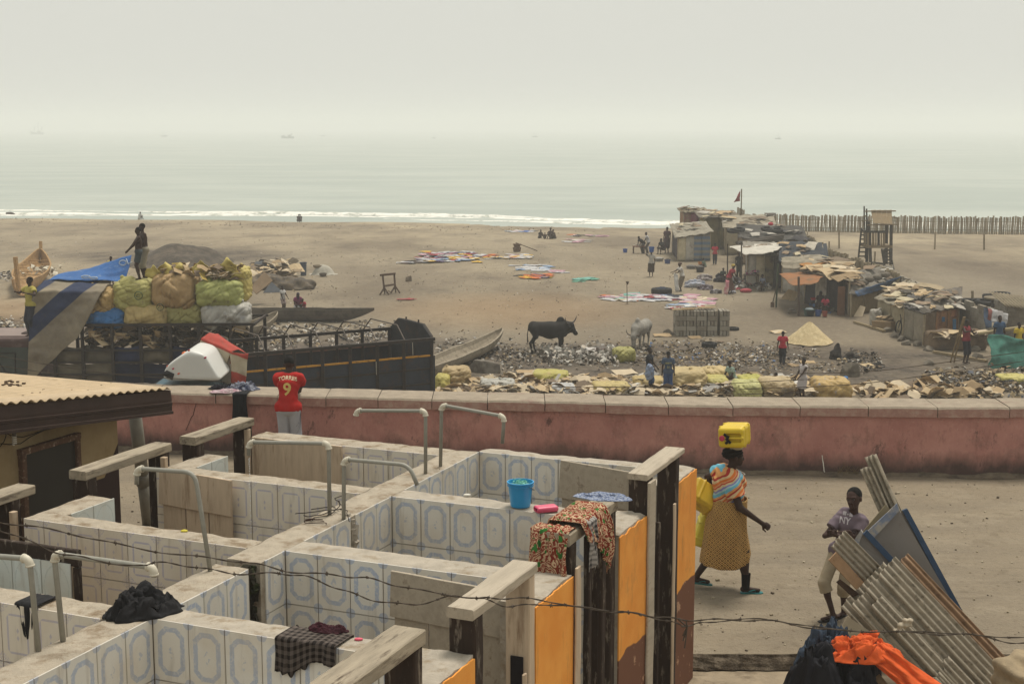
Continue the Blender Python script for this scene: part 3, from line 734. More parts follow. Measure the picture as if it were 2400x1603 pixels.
def tile_material(kind):
 s = NT('m_tile_' + kind); p = s.obj(); x, y, z = s.xyz(p)
 px = s.m('ABSOLUTE', x); pz = s.m('ABSOLUTE', z)
 rn = orand(s)
 pv = s.n('ShaderNodeVectorMath', operation='ADD'); s.put(pv.inputs[0], p)
 cb = s.n('ShaderNodeCombineXYZ'); s.put(cb.inputs[0], s.m('MULTIPLY', rn, 37.)); s.put(pv.inputs[1], cb.outputs[0]); pr = pv.outputs[0]
 wob = s.m('MULTIPLY', s.m('SUBTRACT', s.noise(70, 2, .5, pr), .5), .012 if kind == 'blue' else .003)
 base = {'blue': '#dedad0', 'lilac': '#ddd5c6', 'pale': '#d3dad6'}[kind]
 ink = {'blue': '#8fa5c6', 'lilac': '#9797bd', 'pale': '#a9b6b4'}[kind]
 def ring(a, b, c, w_):
  d = s.m('MAXIMUM', s.m('MAXIMUM', s.m('SUBTRACT', px, a), s.m('SUBTRACT', pz, b)), s.m('MULTIPLY', s.m('SUBTRACT', s.m('ADD', px, pz), c), .7071))
  d = s.m('ADD', d, wob)
  return s.ramp(s.m('ABSOLUTE', d), w_, w_ * .8, 0, 1)
 def disc(cx_, cz_, r):
  dx = s.m('SUBTRACT', px, cx_); dz = s.m('SUBTRACT', pz, cz_)
  l = s.m('SQRT', s.m('ADD', s.m('MULTIPLY', dx, dx), s.m('MULTIPLY', dz, dz)))
  return s.ramp(s.m('ADD', l, wob), r, r * .92, 0, 1)
 sp = s.ramp(s.noise(55, 3, .6, pr), .38, .5)
 if kind == 'blue':
  f = s.m('MULTIPLY', ring(.088, .150, .190, .019), s.m('ADD', s.m('MULTIPLY', sp, .5), .45))
  f = s.m('MAXIMUM', f, s.m('MULTIPLY', disc(.14, .21, .042), .8))
  mo = s.m('MULTIPLY', s.ramp(s.m('ADD', s.m('MULTIPLY', px, 1.8), pz), .055, .045), s.ramp(s.noise(42, 2, .5, pr), .52, .58))
  f = s.m('MAXIMUM', f, s.m('MULTIPLY', mo, .7))
 elif kind == 'lilac':
  gap = s.ramp(s.m('ADD', px, pz), .2, .215, 1, 0)
  f = s.m('MULTIPLY', ring(.085, .135, .24, .0085), s.m('ADD', s.m('MULTIPLY', s.ramp(s.m('MINIMUM', s.m('ABSOLUTE', s.m('SUBTRACT', px, .085)), s.m('ABSOLUTE', s.m('SUBTRACT', pz, .135))), 0, .01), .0), .8))
  f = s.m('MULTIPLY', f, gap)
  fl = s.m('MULTIPLY', s.ramp(s.m('ADD', px, pz), .265, .275), s.ramp(s.noise(110, 2, .5, pr), .5, .56))
  f = s.m('MAXIMUM', f, s.m('MULTIPLY', fl, .85))
  dz = s.m('ABSOLUTE', s.m('SUBTRACT', pz, .026))
  f = s.m('MAXIMUM', f, s.m('MULTIPLY', s.ramp(s.m('ADD', s.m('MULTIPLY', px, 1.8), dz), .022, .018), .75))
 else:
  l = s.m('SQRT', s.m('ADD', s.m('POWER', s.m('DIVIDE', px, .115), 2.), s.m('POWER', s.m('DIVIDE', pz, .18), 2.)))
  f = s.m('MULTIPLY', s.m('MULTIPLY', s.ramp(s.m('ABSOLUTE', s.m('SUBTRACT', l, 1.)), .05, .03), sp), .7)
 c = s.mix(s.m('MULTIPLY', f, .72), hx(base), hx(ink))
 g = s.geo()
 st = s.ramp(s.noise(2.2, 5, .6, g), .48, .78, 0, .5)
 c = s.mix(st, c, hx('#bba582'))
 c = s.mix(s.ramp(rn, 0, 1, 0, .22), c, hx('#b3a286'))
 rim = s.m('MULTIPLY', s.ramp(s.m('MAXIMUM', s.m('SUBTRACT', px, .14), s.m('SUBTRACT', pz, .21)), -.010, -.001), .35)
 drip = s.ramp(s.noise(14, 3, .6, s.mapv(g, (1, 1, .12))), .56, .72, 0, .35)
 c = s.mix(s.m('MAXIMUM', rim, drip), c, hx('#857560'))
 s.bump(s.noise(30, 2, .5, p), .03, .002)
 return s.done(c, .33, .4)
tmat = {k: tile_material(k) for k in ('blue', 'lilac', 'pale')}
TW, TH = .28, .42
TME = {}
def tile_mesh(kind, a0, a1, z0=-TH / 2, z1=TH / 2, tilt=0.):
 key = (kind, round(a0, 3), round(a1, 3), round(z0, 3), round(z1, 3), tilt)
 if key not in TME:
  g_ = .0018; x0, x1 = a0 + g_, a1 - g_; zz0, zz1 = z0 + g_, z1 - g_; b = .002
  v = [(x0, 0, zz0), (x1, 0, zz0), (x1, 0, zz1), (x0, 0, zz1 - tilt), (x0 + b, -.008, zz0 + b), (x1 - b, -.008, zz0 + b), (x1 - b, -.008, zz1 - b), (x0 + b, -.008, zz1 - b - tilt)]
  f = [(4, 5, 6, 7), (0, 1, 5, 4), (1, 2, 6, 5), (2, 3, 7, 6), (3, 0, 4, 7)]
  TME[key] = mesh('tile', v, f, tmat[kind])
 return TME[key]
def tile_face(parent, origin, along, normal, length, kind, rows=3, top=2.0, skip=(), start=0.):
 """origin: corner of the face at z = 0 where the tiling starts; tiles hang down from the top edge"""
 along = Vector(along).normalized(); normal = Vector(normal).normalized()
 # local x = along (flipped if needed so that -y of the tile is the outward normal), z up
 X = along; Y = -normal; Z_ = Vector((0, 0, 1))
 if X.cross(Y).z < 0: X = -X
 sgn = 1 if X.dot(along) > 0 else -1
 n = math.ceil((length - .02) / TW)
 for r in range(rows):
  for i in range(n):
   if (r, i) in skip: continue
   w_ = min(TW, length - i * TW)
   if w_ < .03: continue
   a0, a1 = (-TW / 2, -TW / 2 + w_) if sgn > 0 else (TW / 2 - w_, TW / 2)
   c = Vector(origin) + along * (i * TW + TW / 2); c.z = top - TH * (r + .5)
   jit = random.uniform(-.0015, .0015)
   m4 = Matrix(((X.x, Y.x, 0, 0), (X.y, Y.y, 0, 0), (X.z, Y.z, 1, 0), (0, 0, 0, 1)))
   m4.translation = c + normal * (.002 + jit)
   piece('tile', tile_mesh(kind, a0, a1), m4, parent)
def slab(mb, u0, u1, v0, v1, z0, z1, rough=.007, step=.05, chip=.02, tops=None):
 nu = max(2, int((u1 - u0) / step)); nv = max(3, int((v1 - v0) / step))
 def top(a, b):
  u = u0 + (u1 - u0) * a; v = v0 + (v1 - v0) * b
  q = uv(u, v, z1); e = min(a * (u1 - u0), (1 - a) * (u1 - u0), b * (v1 - v0), (1 - b) * (v1 - v0))
  q.z += rough * noise.noise(q * 7) + .4 * rough * noise.noise(q * 25)
  if e < 1e-6:
   c = noise.noise(q * 5 + Vector((5, 5, 5))); q.z -= .004 + chip * max(0, c - .15) * 1.6
   q += (uv((u0 + u1) / 2, (v0 + v1) / 2) - uv(u, v)).normalized() * (.003 + .6 * chip * max(0, c - .1)) * (1 if (v1 - v0) < 9 else 0)
  return q
 mb.grid(lambda a, b: top(a, b), nu, nv)
 b = len(mb.v) - (nu + 1) * (nv + 1)
 rim = [b + i for i in range(nu + 1)] + [b + j * (nu + 1) + nu for j in range(1, nv + 1)] + [b + nv * (nu + 1) + i for i in range(nu - 1, -1, -1)] + [b + j * (nu + 1) for j in range(nv - 1, 0, -1)]
 n = len(rim); k = len(mb.v)
 mb.v += [Vector((mb.v[i].x, mb.v[i].y, z0)) for i in rim]
 for i in range(n): mb.f.append((rim[i], k + i, k + (i + 1) % n, rim[(i + 1) % n])); mb.m.append(mb.cur)
ZT = 2.0
def wall_thing(label, loc, boxes, m, name='partition_wall'):
 t = thing(name, label, 'wall', loc, 'tiled partition walls of the bath block')
 mb = MB()
 for bx in boxes: slab(mb, *bx, -.15, ZT)
 mb.build('concrete_core', m, t)
 return t
ti = .010   # room for the tiles
# --- spine
spine = wall_thing('long concrete-topped wall running away through the middle of the bath block, pipes standing on it', uv(9, -5.82, 0),
     [(4.9, 8.52, -5.98 + ti, -5.67 - ti), (8.66, 12.62, -5.98 + ti, -5.67 - ti)], concrete_l)
for (a, b) in ((4.95, 7.36), (7.585, 8.5), (8.7, 9.0), (9.285, 10.02), (10.10, 10.75), (11.005, 12.62)):
 tile_face(spine, uv(b, -5.67 - ti), -U, V, b - a, 'blue', 3)
gap = MB()
def crag(mb, u, v, z, w_, h_, n):
 for i in range(n):
  q = uv(u + random.uniform(-w_, w_), v + random.uniform(-.02, .015), z - random.uniform(0, h_))
  mb.box(q, (random.uniform(.03, .09), random.uniform(.03, .06), random.uniform(.04, .12)), Matrix.Rotation(random.uniform(0, 3), 3, 'Z') @ Matrix.Rotation(random.uniform(-.5, .5), 3, 'X'))
crag(gap, 8.59, -5.72, 1.98, .06, 1.1, 60)
gap.build('broken_edge', moss, spine)
gap = MB(); crag(gap, 10.06, -5.69, 1.97, .03, .8, 30); gap.build('broken_edge', concrete, spine)
# --- cross walls, right-hand cells
VR0, VR1 = -5.67, -3.68
cw = []
for (u0, u1, s0, s1, lab) in ((7.36, 7.585, 6.85, 7.56, 'blue-tiled cross wall nearest the camera with the checked black cloth lying on it'),
        (9.0, 9.28, 8.56, 9.29, 'blue-tiled cross wall behind the bleached doorway beam, second row of right-hand cells'),
        (10.75, 11.0, 10.34, 11.07, 'blue-tiled cross wall carrying the blue bucket and pink soap dish'),
        (12.62, 12.80, 12.1, 12.8, 'blue-tiled rear wall of the right-hand cells closest to the pink sea wall')):
 t = wall_thing(lab, uv(u0 + .1, -4.6, 0), [(u0 + ti, u1, VR0 - ti, VR1 - .02)], concrete)
 tile_face(t, uv(u0 + ti, VR0 + .002), V, -U, VR1 - VR0 - .03, 'blue', 4 if u0 > 8 else 2)
 cw.append(t)
# front piers with orange paint
orange = None
s = NT('m_orange_wall'); g = s.geo(); x, y, z = s.xyz(g)
# brown dado painted by hand: its upper edge wanders
uu = s.m('ADD', s.m('MULTIPLY', x, U.x), s.m('MULTIPLY', y, U.y))
edge = s.m('ADD', s.m('ADD', .93, s.m('MULTIPLY', s.m('SUBTRACT', s.noise(1.3, 3, .6, g), .5), .22)), s.m('MULTIPLY', s.m('PINGPONG', uu, .5), .12))
f = s.ramp(s.m('SUBTRACT', z, edge), -.006, .006)
oc = s.mix(s.ramp(s.noise(3.2, 4, .6, g), .35, .65), hx('#d98c38'), hx('#e39c47'))
oc = s.mix(s.ramp(s.noise(9, 5, .7, s.mapv(g, (1, 1, .25))), .55, .7, 0, .6), oc, hx('#ab783c')); oc = s.mix(s.ramp(s.noise(2.1, 6, .75, g), .58, .72, 0, .4), oc, hx('#8f6a40'))
bc = s.mix(s.ramp(s.noise(7, 5, .7, g), .6, .64), hx('#6a4532'), hx('#a88468'))
s.bump(s.noise(45, 4, .6, g), .25, .004)
orange = s.done(s.mix(f, bc, oc), .75)
for (u0, u1, lab, cap) in ((6.85, 7.56, 'orange-painted end pier of the nearest cell wall, bottom of the frame', 1), (8.56, 9.29, 'orange-painted end pier beside the bleached beam doorway', 1),
      (10.34, 11.07, 'orange-painted end pier between the flowered cloth and the tall grey frame', 1), (12.0, 12.8, 'orange-painted corner pier of the bath block next to the walking woman', 1)):
 t = thing('end_pier', lab, 'wall', uv((u0 + u1) / 2, -3.55, 0), 'orange end piers of the bath block')
 m1 = MB(); vf = -3.435 if u0 < 12 else -3.495; slab(m1, u0, u1, -3.70, vf - .005, -.3, ZT + .012, .012, .04, .045); m1.build('concrete_core', concrete, t)
 m2 = MB()
 # paint skin a little proud, its top edge chipped
 def skin(a, b, u0=u0, u1=u1):
  u = u0 + (u1 - u0) * a; q = uv(u, vf, -.3 + (ZT + .29 + .018 * noise.noise((u * 9, 3, 1)) + .008 * noise.noise((u * 40, 3, 1))) * b); return q
 m2.grid(skin, 40, 12)
 m2.build('painted_render', orange, t, thick=.012)
# --- cross walls, left-hand cells
VL0, VL1 = -8.15, -5.98
for (u0, u1, sg, lab) in ((7.22, 7.48, (7.45, 8.12), 'lilac-patterned cross wall with the small black cloth on it, lower left'),
       (8.94, 9.16, (9.1, 9.76), 'lilac-patterned cross wall with a chipped tile at its left end, middle of the left cells'),
       (10.72, 10.96, (10.9, 11.5), 'lilac-patterned cross wall behind the plank door, third row of left cells'),
       (12.33, 12.62, None, 'lilac-patterned rear wall of the left cells in front of the man in red')):
 boxes = [(u0 + ti, u1, VL0, VL1 + ti)]
 if sg: boxes.append((sg[0] + .06, sg[1], VL0, -7.87 - ti))
 t = wall_thing(lab, uv(u0 + .1, -7, 0), boxes, concrete_l)
 tile_face(t, uv(u0 + ti, VL1), -V, -U, VL1 - VL0, 'lilac', 3)
 if sg: tile_face(t, uv(sg[1], -7.87 - ti), -U, V, sg[1] - sg[0] - .09, 'pale', 3)
# an outer strip and far room wall to the very left bottom
# --- timber door frames
def timber(name, a, b, w_, h_, m, parent, up=(0, 0, 1), rough=.005, ch=.008, seg=10):
 mb = MB(); mb.beam(a, b, w_, h_, up=up, ch=ch, seg=seg, rough=rough); return mb.build(name, m, parent)
def frame(label, ua, ub, vc, zt, beam_m, near=True, nearz=2.0, bw=.18, bh=.07, over=.03, far_m=None, near_m=None, zt2=None, bu0=None, bu1=None):
 t = thing('door_frame', label, 'door frame', uv((ua + ub) / 2, vc, 0), 'timber door frames of the bath block')
 zt2 = zt2 or zt
 timber('lintel', uv((bu0 or ua) - over, vc, zt - bh / 2), uv((bu1 or ub) + over, vc, zt2 - bh / 2), bw, bh, beam_m, t)
 timber('post', uv(ua + .06, vc, 0), uv(ua + .06, vc, zt - bh - .001), .12, bw * .97, near_m or timber_d, t, up=V)
 timber('post', uv(ub - .05, vc, -.1), uv(ub - .05, vc, zt2 - bh - .001), .10, bw * .95, far_m or timber_d, t, up=V)
 return t
fr0 = frame('flaking dark beam doorway rising from the bottom edge of the photo', 5.6, 6.93, -3.57, 2.37, timber_top, bw=.21, bh=.09)
fr1 = frame('doorway with a bleached pale beam crossed by the barbed wire', 7.57, 8.55, -3.52, 2.3, timber_g, bw=.185, far_m=board_p)
fr2 = frame('doorway whose beam is hidden under the red flowered cloth', 9.31, 10.33, -3.55, 2.3, timber_top, bw=.185, bh=.09)
fr3 = frame('tall doorway with a pale grey beam beside the orange corner pier', 11.08, 12.0, -3.52, 2.335, timber_g, bw=.185, bh=.05, bu0=11.08, bu1=12.12)
timber('cover_board', uv(11.12, -3.415, 0), uv(11.12, -3.415, 2.27), .17, .025, timber_g, fr3, up=V)
timber('cover_board', uv(11.33, -3.45, 0), uv(11.33, -3.45, 1.86), .03, .10, timber_d, fr3, up=V)
timber('cover_board', uv(11.82, -3.415, 0), uv(11.82, -3.415, 1.9), .05, .02, board_p, fr3, up=V)
timber('cover_board', uv(8.35, -3.425, 0), uv(8.35, -3.425, 1.6), .05, .02, board_p, fr1, up=V)
timber('cover_board', uv(9.33, -3.41, 0), uv(9.33, -3.41, 2.05), .10, .02, board_p, fr2, up=V)
timber('cover_board', uv(9.62, -3.44, 0), uv(9.62, -3.44, 2.2), .06, .05, timber_d, fr2, up=V)
timber('cover_board', uv(10.0, -3.46, 0), uv(10.0, -3.46, 2.18), .08, .04, timber_d, fr2, up=V)
mb = MB(); mb.box(uv(8.50, -3.52, .9), (.09, .012, 1.55), Matrix.Rotation(-UA, 3, 'Z')); o = mb.build('slot_shade', mat('#1c1719', .9), fr1)  # thin strip on the jamb, its dark colour standing in for a slot's shade
o.location += -U * .058 + Vector((0, 0, 0))
# left-hand frames
frl0 = frame('leftmost weathered doorway beam, half out of the photo', 7.7, 9.05, -8.36, 2.2, timber_top, bw=.19, bh=.075, bu0=7.5, bu1=9.2)
frl1 = frame('weathered doorway beam in front of the grey drainpipe', 9.80, 10.98, -8.27, 2.2, timber_top, bw=.19, bh=.08)
frl2 = frame('weathered doorway beam standing before the pink wall', 11.33, 12.30, -8.2, 2.2, timber_top, bw=.19, bh=.08)
timber('cover_board', uv(8.93, -8.24, 0), uv(8.93, -8.24, 2.05), .06, .05, board_p, frl0, up=V)
timber('cover_board', uv(10.85, -8.15, 0), uv(10.85, -8.15, 2.1), .05, .06, board_p, frl1, up=V)
timber('cover_board', uv(12.22, -8.12, 0), uv(12.22, -8.12, 2.1), .05, .06, board_p, frl2, up=V)
# doors of boards, standing open
def door(label, u, v0, v1, z0, z1, nb=3, tilt=0., m=None, toph=.34, du=0.):
 t = thing('board_door', label, 'door', uv(u, (v0 + v1) / 2, 0), 'board doors of the bath cells')
 w_ = (v1 - v0) / nb
 for i in range(nb):
  a = v0 + w_ * (i + .5); zz = z1 - .12 + random.uniform(-.02, .02)
  timber('board', uv(u + .02 + du * (a - v0), a, z0), uv(u + .02 + du * (a - v0), a, zz), .022, w_ - .012, m or board_p, t, up=V, rough=.003, ch=.003, seg=6)
 zc = z1 - toph / 2
 timber('top_board', uv(u - .008, v0 - .01, zc + tilt), uv(u - .008 + du * (v1 - v0), v1 + .01, zc - tilt), .024, toph, m or board_p, t, rough=.003, ch=.003, seg=6)
 return t
door('open door of bleached boards behind the bleached beam doorway', 8.72, -4.60, -3.76, .1, 2.04, 3, .02, timber_g)
door('open grey board door in the cell beyond the blue bucket', 12.1, -4.60, -3.80, .1, 2.10, 3, .03, timber_g, .36)
door('open door of pinkish boards leaning behind the bent pipe, left cells', 10.62, -8.02, -7.25, .2, 2.04, 3, .02)
door('open door of pinkish boards before the pink wall, furthest left cell', 12.24, -8.06, -7.02, .2, 2.02, 3, 0., None, .4)
t = thing('board_door', 'door faced with pale oval-patterned tiles under a dark board, left edge of the photo', 'door', uv(8.1, -7.5, 0), 'board doors of the bath cells')
tile_face(t, uv(8.2, -7.04), -V, -U, 1.3, 'pale', 3, 1.96)
timber('top_board', uv(8.23, -8.3, 2.0), uv(8.23, -6.98, 2.0), .04, .13, timber_d, t)
timber('stile', uv(8.23, -7.01, .1), uv(8.23, -7.01, 1.93), .04, .06, timber_d, t, up=V)
mb = MB(); mb.grid(lambda a, b: uv(8.225, -8.3 + 1.27 * a, .1 + 1.86 * b), 6, 6); mb.build('backing', board_p, t, thick=.02)
# --- PVC pipes standing on the walls
pvc = mat('#8e8b80', .5, .12, 12, .15, spec=.4); elbow_m = mat('#c3bba8', .5, .1, 20, .1, spec=.4)
def pipe(label, pts, elbows=(), r=.017, bent=()):
 t = thing('water_pipe', label, 'pipe', pts[0], 'bent plastic water pipes on the bath walls')
 P_ = [Vector(p) for p in pts]; path = [P_[0]]
 for i in range(1, len(P_) - 1):
  a, b, c = P_[i - 1], P_[i], P_[i + 1]; rr = .09 if i in bent else .03
  for k in range(6):
   tt = k / 5; e0 = b + (a - b).normalized() * rr; e1 = b + (c - b).normalized() * rr
   path.append(e0.lerp(b, tt).lerp(b.lerp(e1, tt), tt))
 path.append(P_[-1])
 mb = MB(); mb.tube(path, r, 12); mb.build('tube', pvc, t, smooth=True)
 for i in elbows:
  a, b = P_[i - 1], P_[i]; c = P_[i + 1] if i + 1 < len(P_) else b + (b - a).normalized() * .03
  pp = []
  for k in range(7):
   tt = k / 6; e0 = b + (a - b).normalized() * .05; e1 = b + (c - b).normalized() * .05; pp.append(e0.lerp(b, tt).lerp(b.lerp(e1, tt), tt))
  mb = MB(); mb.tube(pp, r * 1.45, 12); mb.tube([pp[0], pp[0] + (pp[1] - pp[0]).normalized() * .012], r * 1.65, 12); mb.tube([pp[-1], pp[-1] + (pp[-2] - pp[-1]).normalized() * .012], r * 1.65, 12)
  mb.build('elbow', elbow_m, t, smooth=True)
 return t
pipe('grey pipe bent over to the left above the plank door, second left cell', [uv(8.35, -5.9, 2), PU('A', 1018, 660, 8.35), PU('A', 990, 492, 8.35), PU('A', 697, 472, 8.35), PU('A', 695, 552, 8.35)], (3,), bent=(2,))
pipe('grey pipe with square corners in front of the bleached board door, water dripping from it', [uv(10.0, -5.86, 2), PU('B', 370, 345, 10.0), PU('A', 1266, 338, 10.0), PU('A', 1265, 405, 10.0)], (1, 2))
pipe('grey pipe drooping to the right beside the broken wall edge, left of the bucket cell', [uv(9.95, -5.70, 1.9), PU('B', 447, 425, 9.95), PU('B', 780, 455, 9.95), PU('B', 820, 558, 9.95)], (1,), bent=(2,))
pipe('tall pipe reaching left before the pink wall', [uv(11.6, -5.76, 2), PU('B', 862, 180, 11.6), PU('B', 510, 178, 11.6), PU('B', 508, 200, 11.6)], (1, 2))
pipe('tall pipe reaching right with a snapped downpipe before the pink wall', [uv(11.9, -5.75, 2), PU('B', 943, 150, 11.9), PU('B', 1262, 208, 11.9), PU('B', 1252, 345, 11.9)], (1, 2))
pipe('nearest pipe, white elbows at both ends, standing beside the black clothes', [uv(6.8, -5.93, 2), PU('A', 275, 905, 6.8), PU('A', 785, 975, 6.8), PU('A', 783, 1022, 6.8)], (1, 2), r=.018)
pipe('pipe at the left edge of the photo with a white elbow', [uv(6.6, -5.95, 2), PU('A', 150, 930, 6.6), PU('A', -160, 908, 6.6)], (1,), r=.018)
# drops falling from the pipe
mb = MB(); a = PU('A', 1266, 410, 10.0)
for i in range(26):
 z = a.z - .02 - i * i * .0011 - i * .008
 mb.lathe([(.0001, -.006), (.004, 0), (.0001, .008)], (a.x + random.uniform(-.003, .003), a.y, z), 6)
mb.build('water_drops', mat('#e0e4e4', .1, .02, 5, 0, spec=.5), None, 'string of clear water drops falling from the square-cornered pipe', 'water', kind='stuff')
# ==== patterned cloth
def cloth_mat(kind):
 s = NT('m_cloth_' + kind); p = s.obj(); x, y, z = s.xyz(p)
 uvn = s.n('ShaderNodeUVMap'); ux, uy, _ = s.xyz(uvn.outputs[0])
 if kind == 'flower':
  n = s.noise(16, 2, .5, p); n2 = s.noise(48, 2, .5, p); wv = s.m('SINE', s.m('MULTIPLY', s.noise(7, 2, .5, p), 110.))
  c = s.mix(s.ramp(wv, -.1, .2), hx('#7d3828'), hx('#c2a584')); c = s.mix(s.ramp(n2, .56, .6), c, hx('#7d2416'))
  c = s.mix(s.ramp(n, .60, .62), c, hx('#2f6a2c'))
 elif kind == 'lattice':
  a = s.m('MULTIPLY', s.m('ADD', ux, uy), 19.); b = s.m('MULTIPLY', s.m('SUBTRACT', ux, uy), 19.)
  fa = s.m('ABSOLUTE', s.m('SUBTRACT', s.m('FRACT', a), .5)); fb = s.m('ABSOLUTE', s.m('SUBTRACT', s.m('FRACT', b), .5))
  r_ = s.m('MAXIMUM', fa, fb)
  f = s.m('MAXIMUM', s.ramp(r_, .40, .43), s.ramp(r_, .2, .17)); f = s.m('SUBTRACT', f, s.ramp(r_, .08, .06))
  c = s.mix(f, hx('#c9a060'), hx('#3f2415'))
 elif kind == 'rainbow':
  d = s.m('ADD', s.m('ADD', s.m('MULTIPLY', z, .9), s.m('MULTIPLY', y, .75)), s.m('MULTIPLY', s.noise(3, 2, .5, p), .12))
  cr = s.n('ShaderNodeValToRGB'); cr.color_ramp.interpolation = 'CONSTANT'; s.put(cr.inputs[0], s.m('FRACT', s.m('MULTIPLY', d, 4.6)))
  cols = [(0, '#d9773a'), (.12, '#d8b98a'), (.24, '#a8332a'), (.33, '#d89a5e'), (.45, '#6fb4c9'), (.6, '#a9c9cf'), (.68, '#8a86c0'), (.76, '#d9c9a0'), (.86, '#c9503a'), (.93, '#e0a070')]
  el = cr.color_ramp.elements
  for i, (q, h_) in enumerate(cols):
   e = el[i] if i < 2 else el.new(q)
   e.position = q; e.color = hx(h_, .9) + (1,)
  c = cr.outputs[0]
 elif kind in ('gingham', 'bluecheck', 'darkcheck', 'greenstripe', 'plaid'):
  k = {'gingham': 26., 'bluecheck': 60., 'darkcheck': 22., 'greenstripe': 9., 'plaid': 1.6}[kind]
  fa = s.m('GREATER_THAN', s.m('FRACT', s.m('MULTIPLY', ux, k)), .5); fb = s.m('GREATER_THAN', s.m('FRACT', s.m('MULTIPLY', uy, k)), .5)
  f = s.m('MULTIPLY', s.m('ADD', fa, fb), .5)
  A_, B_ = {'gingham': ('#a49e98', '#2b2a2c'), 'bluecheck': ('#a9adb8', '#4b5876'), 'darkcheck': ('#1a1615', '#5f5650'), 'greenstripe': ('#b0b3aa', '#3f5a50'), 'plaid': ('#a8765a', '#6e4438')}[kind]
  c = s.mix(f, hx(A_), hx(B_))
 else: c = hx(kind)
 n = s.noise(9, 4, .6, p); c = s.mix(s.ramp(n, .3, .75, 0, .28), c, hx('#3a2f26'))
 s.bump(s.noise(26, 3, .6, p), .35, .006)
 return s.done(c, .9, .15)
CM = {}
def cm(k):
 if k not in CM: CM[k] = cloth_mat(k)
 return CM[k]
def add_uv(o, sx=1., sy=1., nu=None):
 me = o.data; uvl = me.uv_layers.new(name='UVMap')
 for l in me.loops: uvl.data[l.index].uv = o['_uv'][l.vertex_index] if False else (0, 0)
def sheet_obj(name, pts, nu, nv, m, parent=None, uvs=(1., 1.), thick=.004, sub=0, **kw):
 """pts: (nv+1)*(nu+1) points; uv in metres along the grid"""
 fs = [(j * (nu + 1) + i, j * (nu + 1) + i + 1, (j + 1) * (nu + 1) + i + 1, (j + 1) * (nu + 1) + i) for j in range(nv) for i in range(nu)]
 a = np.array([tuple(q) for q in pts]); org = Vector((0, 0, 0))
 if parent is None: org = Vector(((a[:, 0].min() + a[:, 0].max()) / 2, (a[:, 1].min() + a[:, 1].max()) / 2, a[:, 2].min()))
 me = mesh(name, [Vector(q) - org for q in pts], fs, m, smooth=True)
 ul = me.uv_layers.new(name='UVMap'); vi = np.zeros(len(me.loops), int); me.loops.foreach_get('vertex_index', vi)
 uvv = np.stack([(vi % (nu + 1)) / nu * uvs[0], (vi // (nu + 1)) / nv * uvs[1]], 1).astype(np.float32)
 ul.data.foreach_set('uv', uvv.ravel())
 o = bpy.data.objects.new(name, me); put(o, parent, org); tag(o, kw.get('label'), kw.get('cat'), kw.get('group'), kw.get('kind'))
 if thick: md = o.modifiers.new('thick', 'SOLIDIFY'); md.thickness = thick; md.offset = 0
 return o
def drape(name, top, A_, B_, half, width, hf, hb, m, parent=None, fold=.02, seed=0., nu=60, ns=60, over=.012, ragged=.0, bulge=0., **kw):
 """cloth lying over a ridge: A_ runs along it, B_ across towards the front; hf/hb = how far it hangs in front / behind, as functions of 0..1"""
 A_ = Vector(A_).normalized(); B_ = Vector(B_).normalized(); pts = []
 for j in range(ns + 1):
  for i in range(nu + 1):
   a = i / nu; f_ = hf(a); b_ = hb(a); L = f_ + b_ + 2 * half; d = -b_ - half + L * j / ns      # path length measured from the ridge centre
   if abs(d) <= half: q = B_ * d; dn = 0; out = Vector((0, 0, 1)); z = over
   else:
    sg = 1 if d > 0 else -1; dn = abs(d) - half; q = B_ * (sg * (half + over + bulge * math.sin(min(1, dn / .3) * 1.57))); z = -dn + over; out = B_ * sg
   n = noise.noise((a * width * 14 + seed, dn * 2.2, seed)) + .5 * noise.noise((a * width * 34 + seed, dn * 5, seed + 4))
   amp = fold * (.35 + min(1, dn / .15)) if dn > 0 else fold * .5
   p = Vector(top) + A_ * ((a - .5) * width * (1 + .12 * noise.noise((dn * 4, seed, 1))) + .3 * fold * n) + q + out * (abs(amp * n) * 1.2 + .002)
   p.z += z + (ragged * noise.noise((a * 9, seed, 3)) if j in (0, ns) else 0)
   pts.append(p)
 return sheet_obj(name, pts, nu, ns, m, parent, (width, half * 2 + hf(.5) + hb(.5)), **kw)
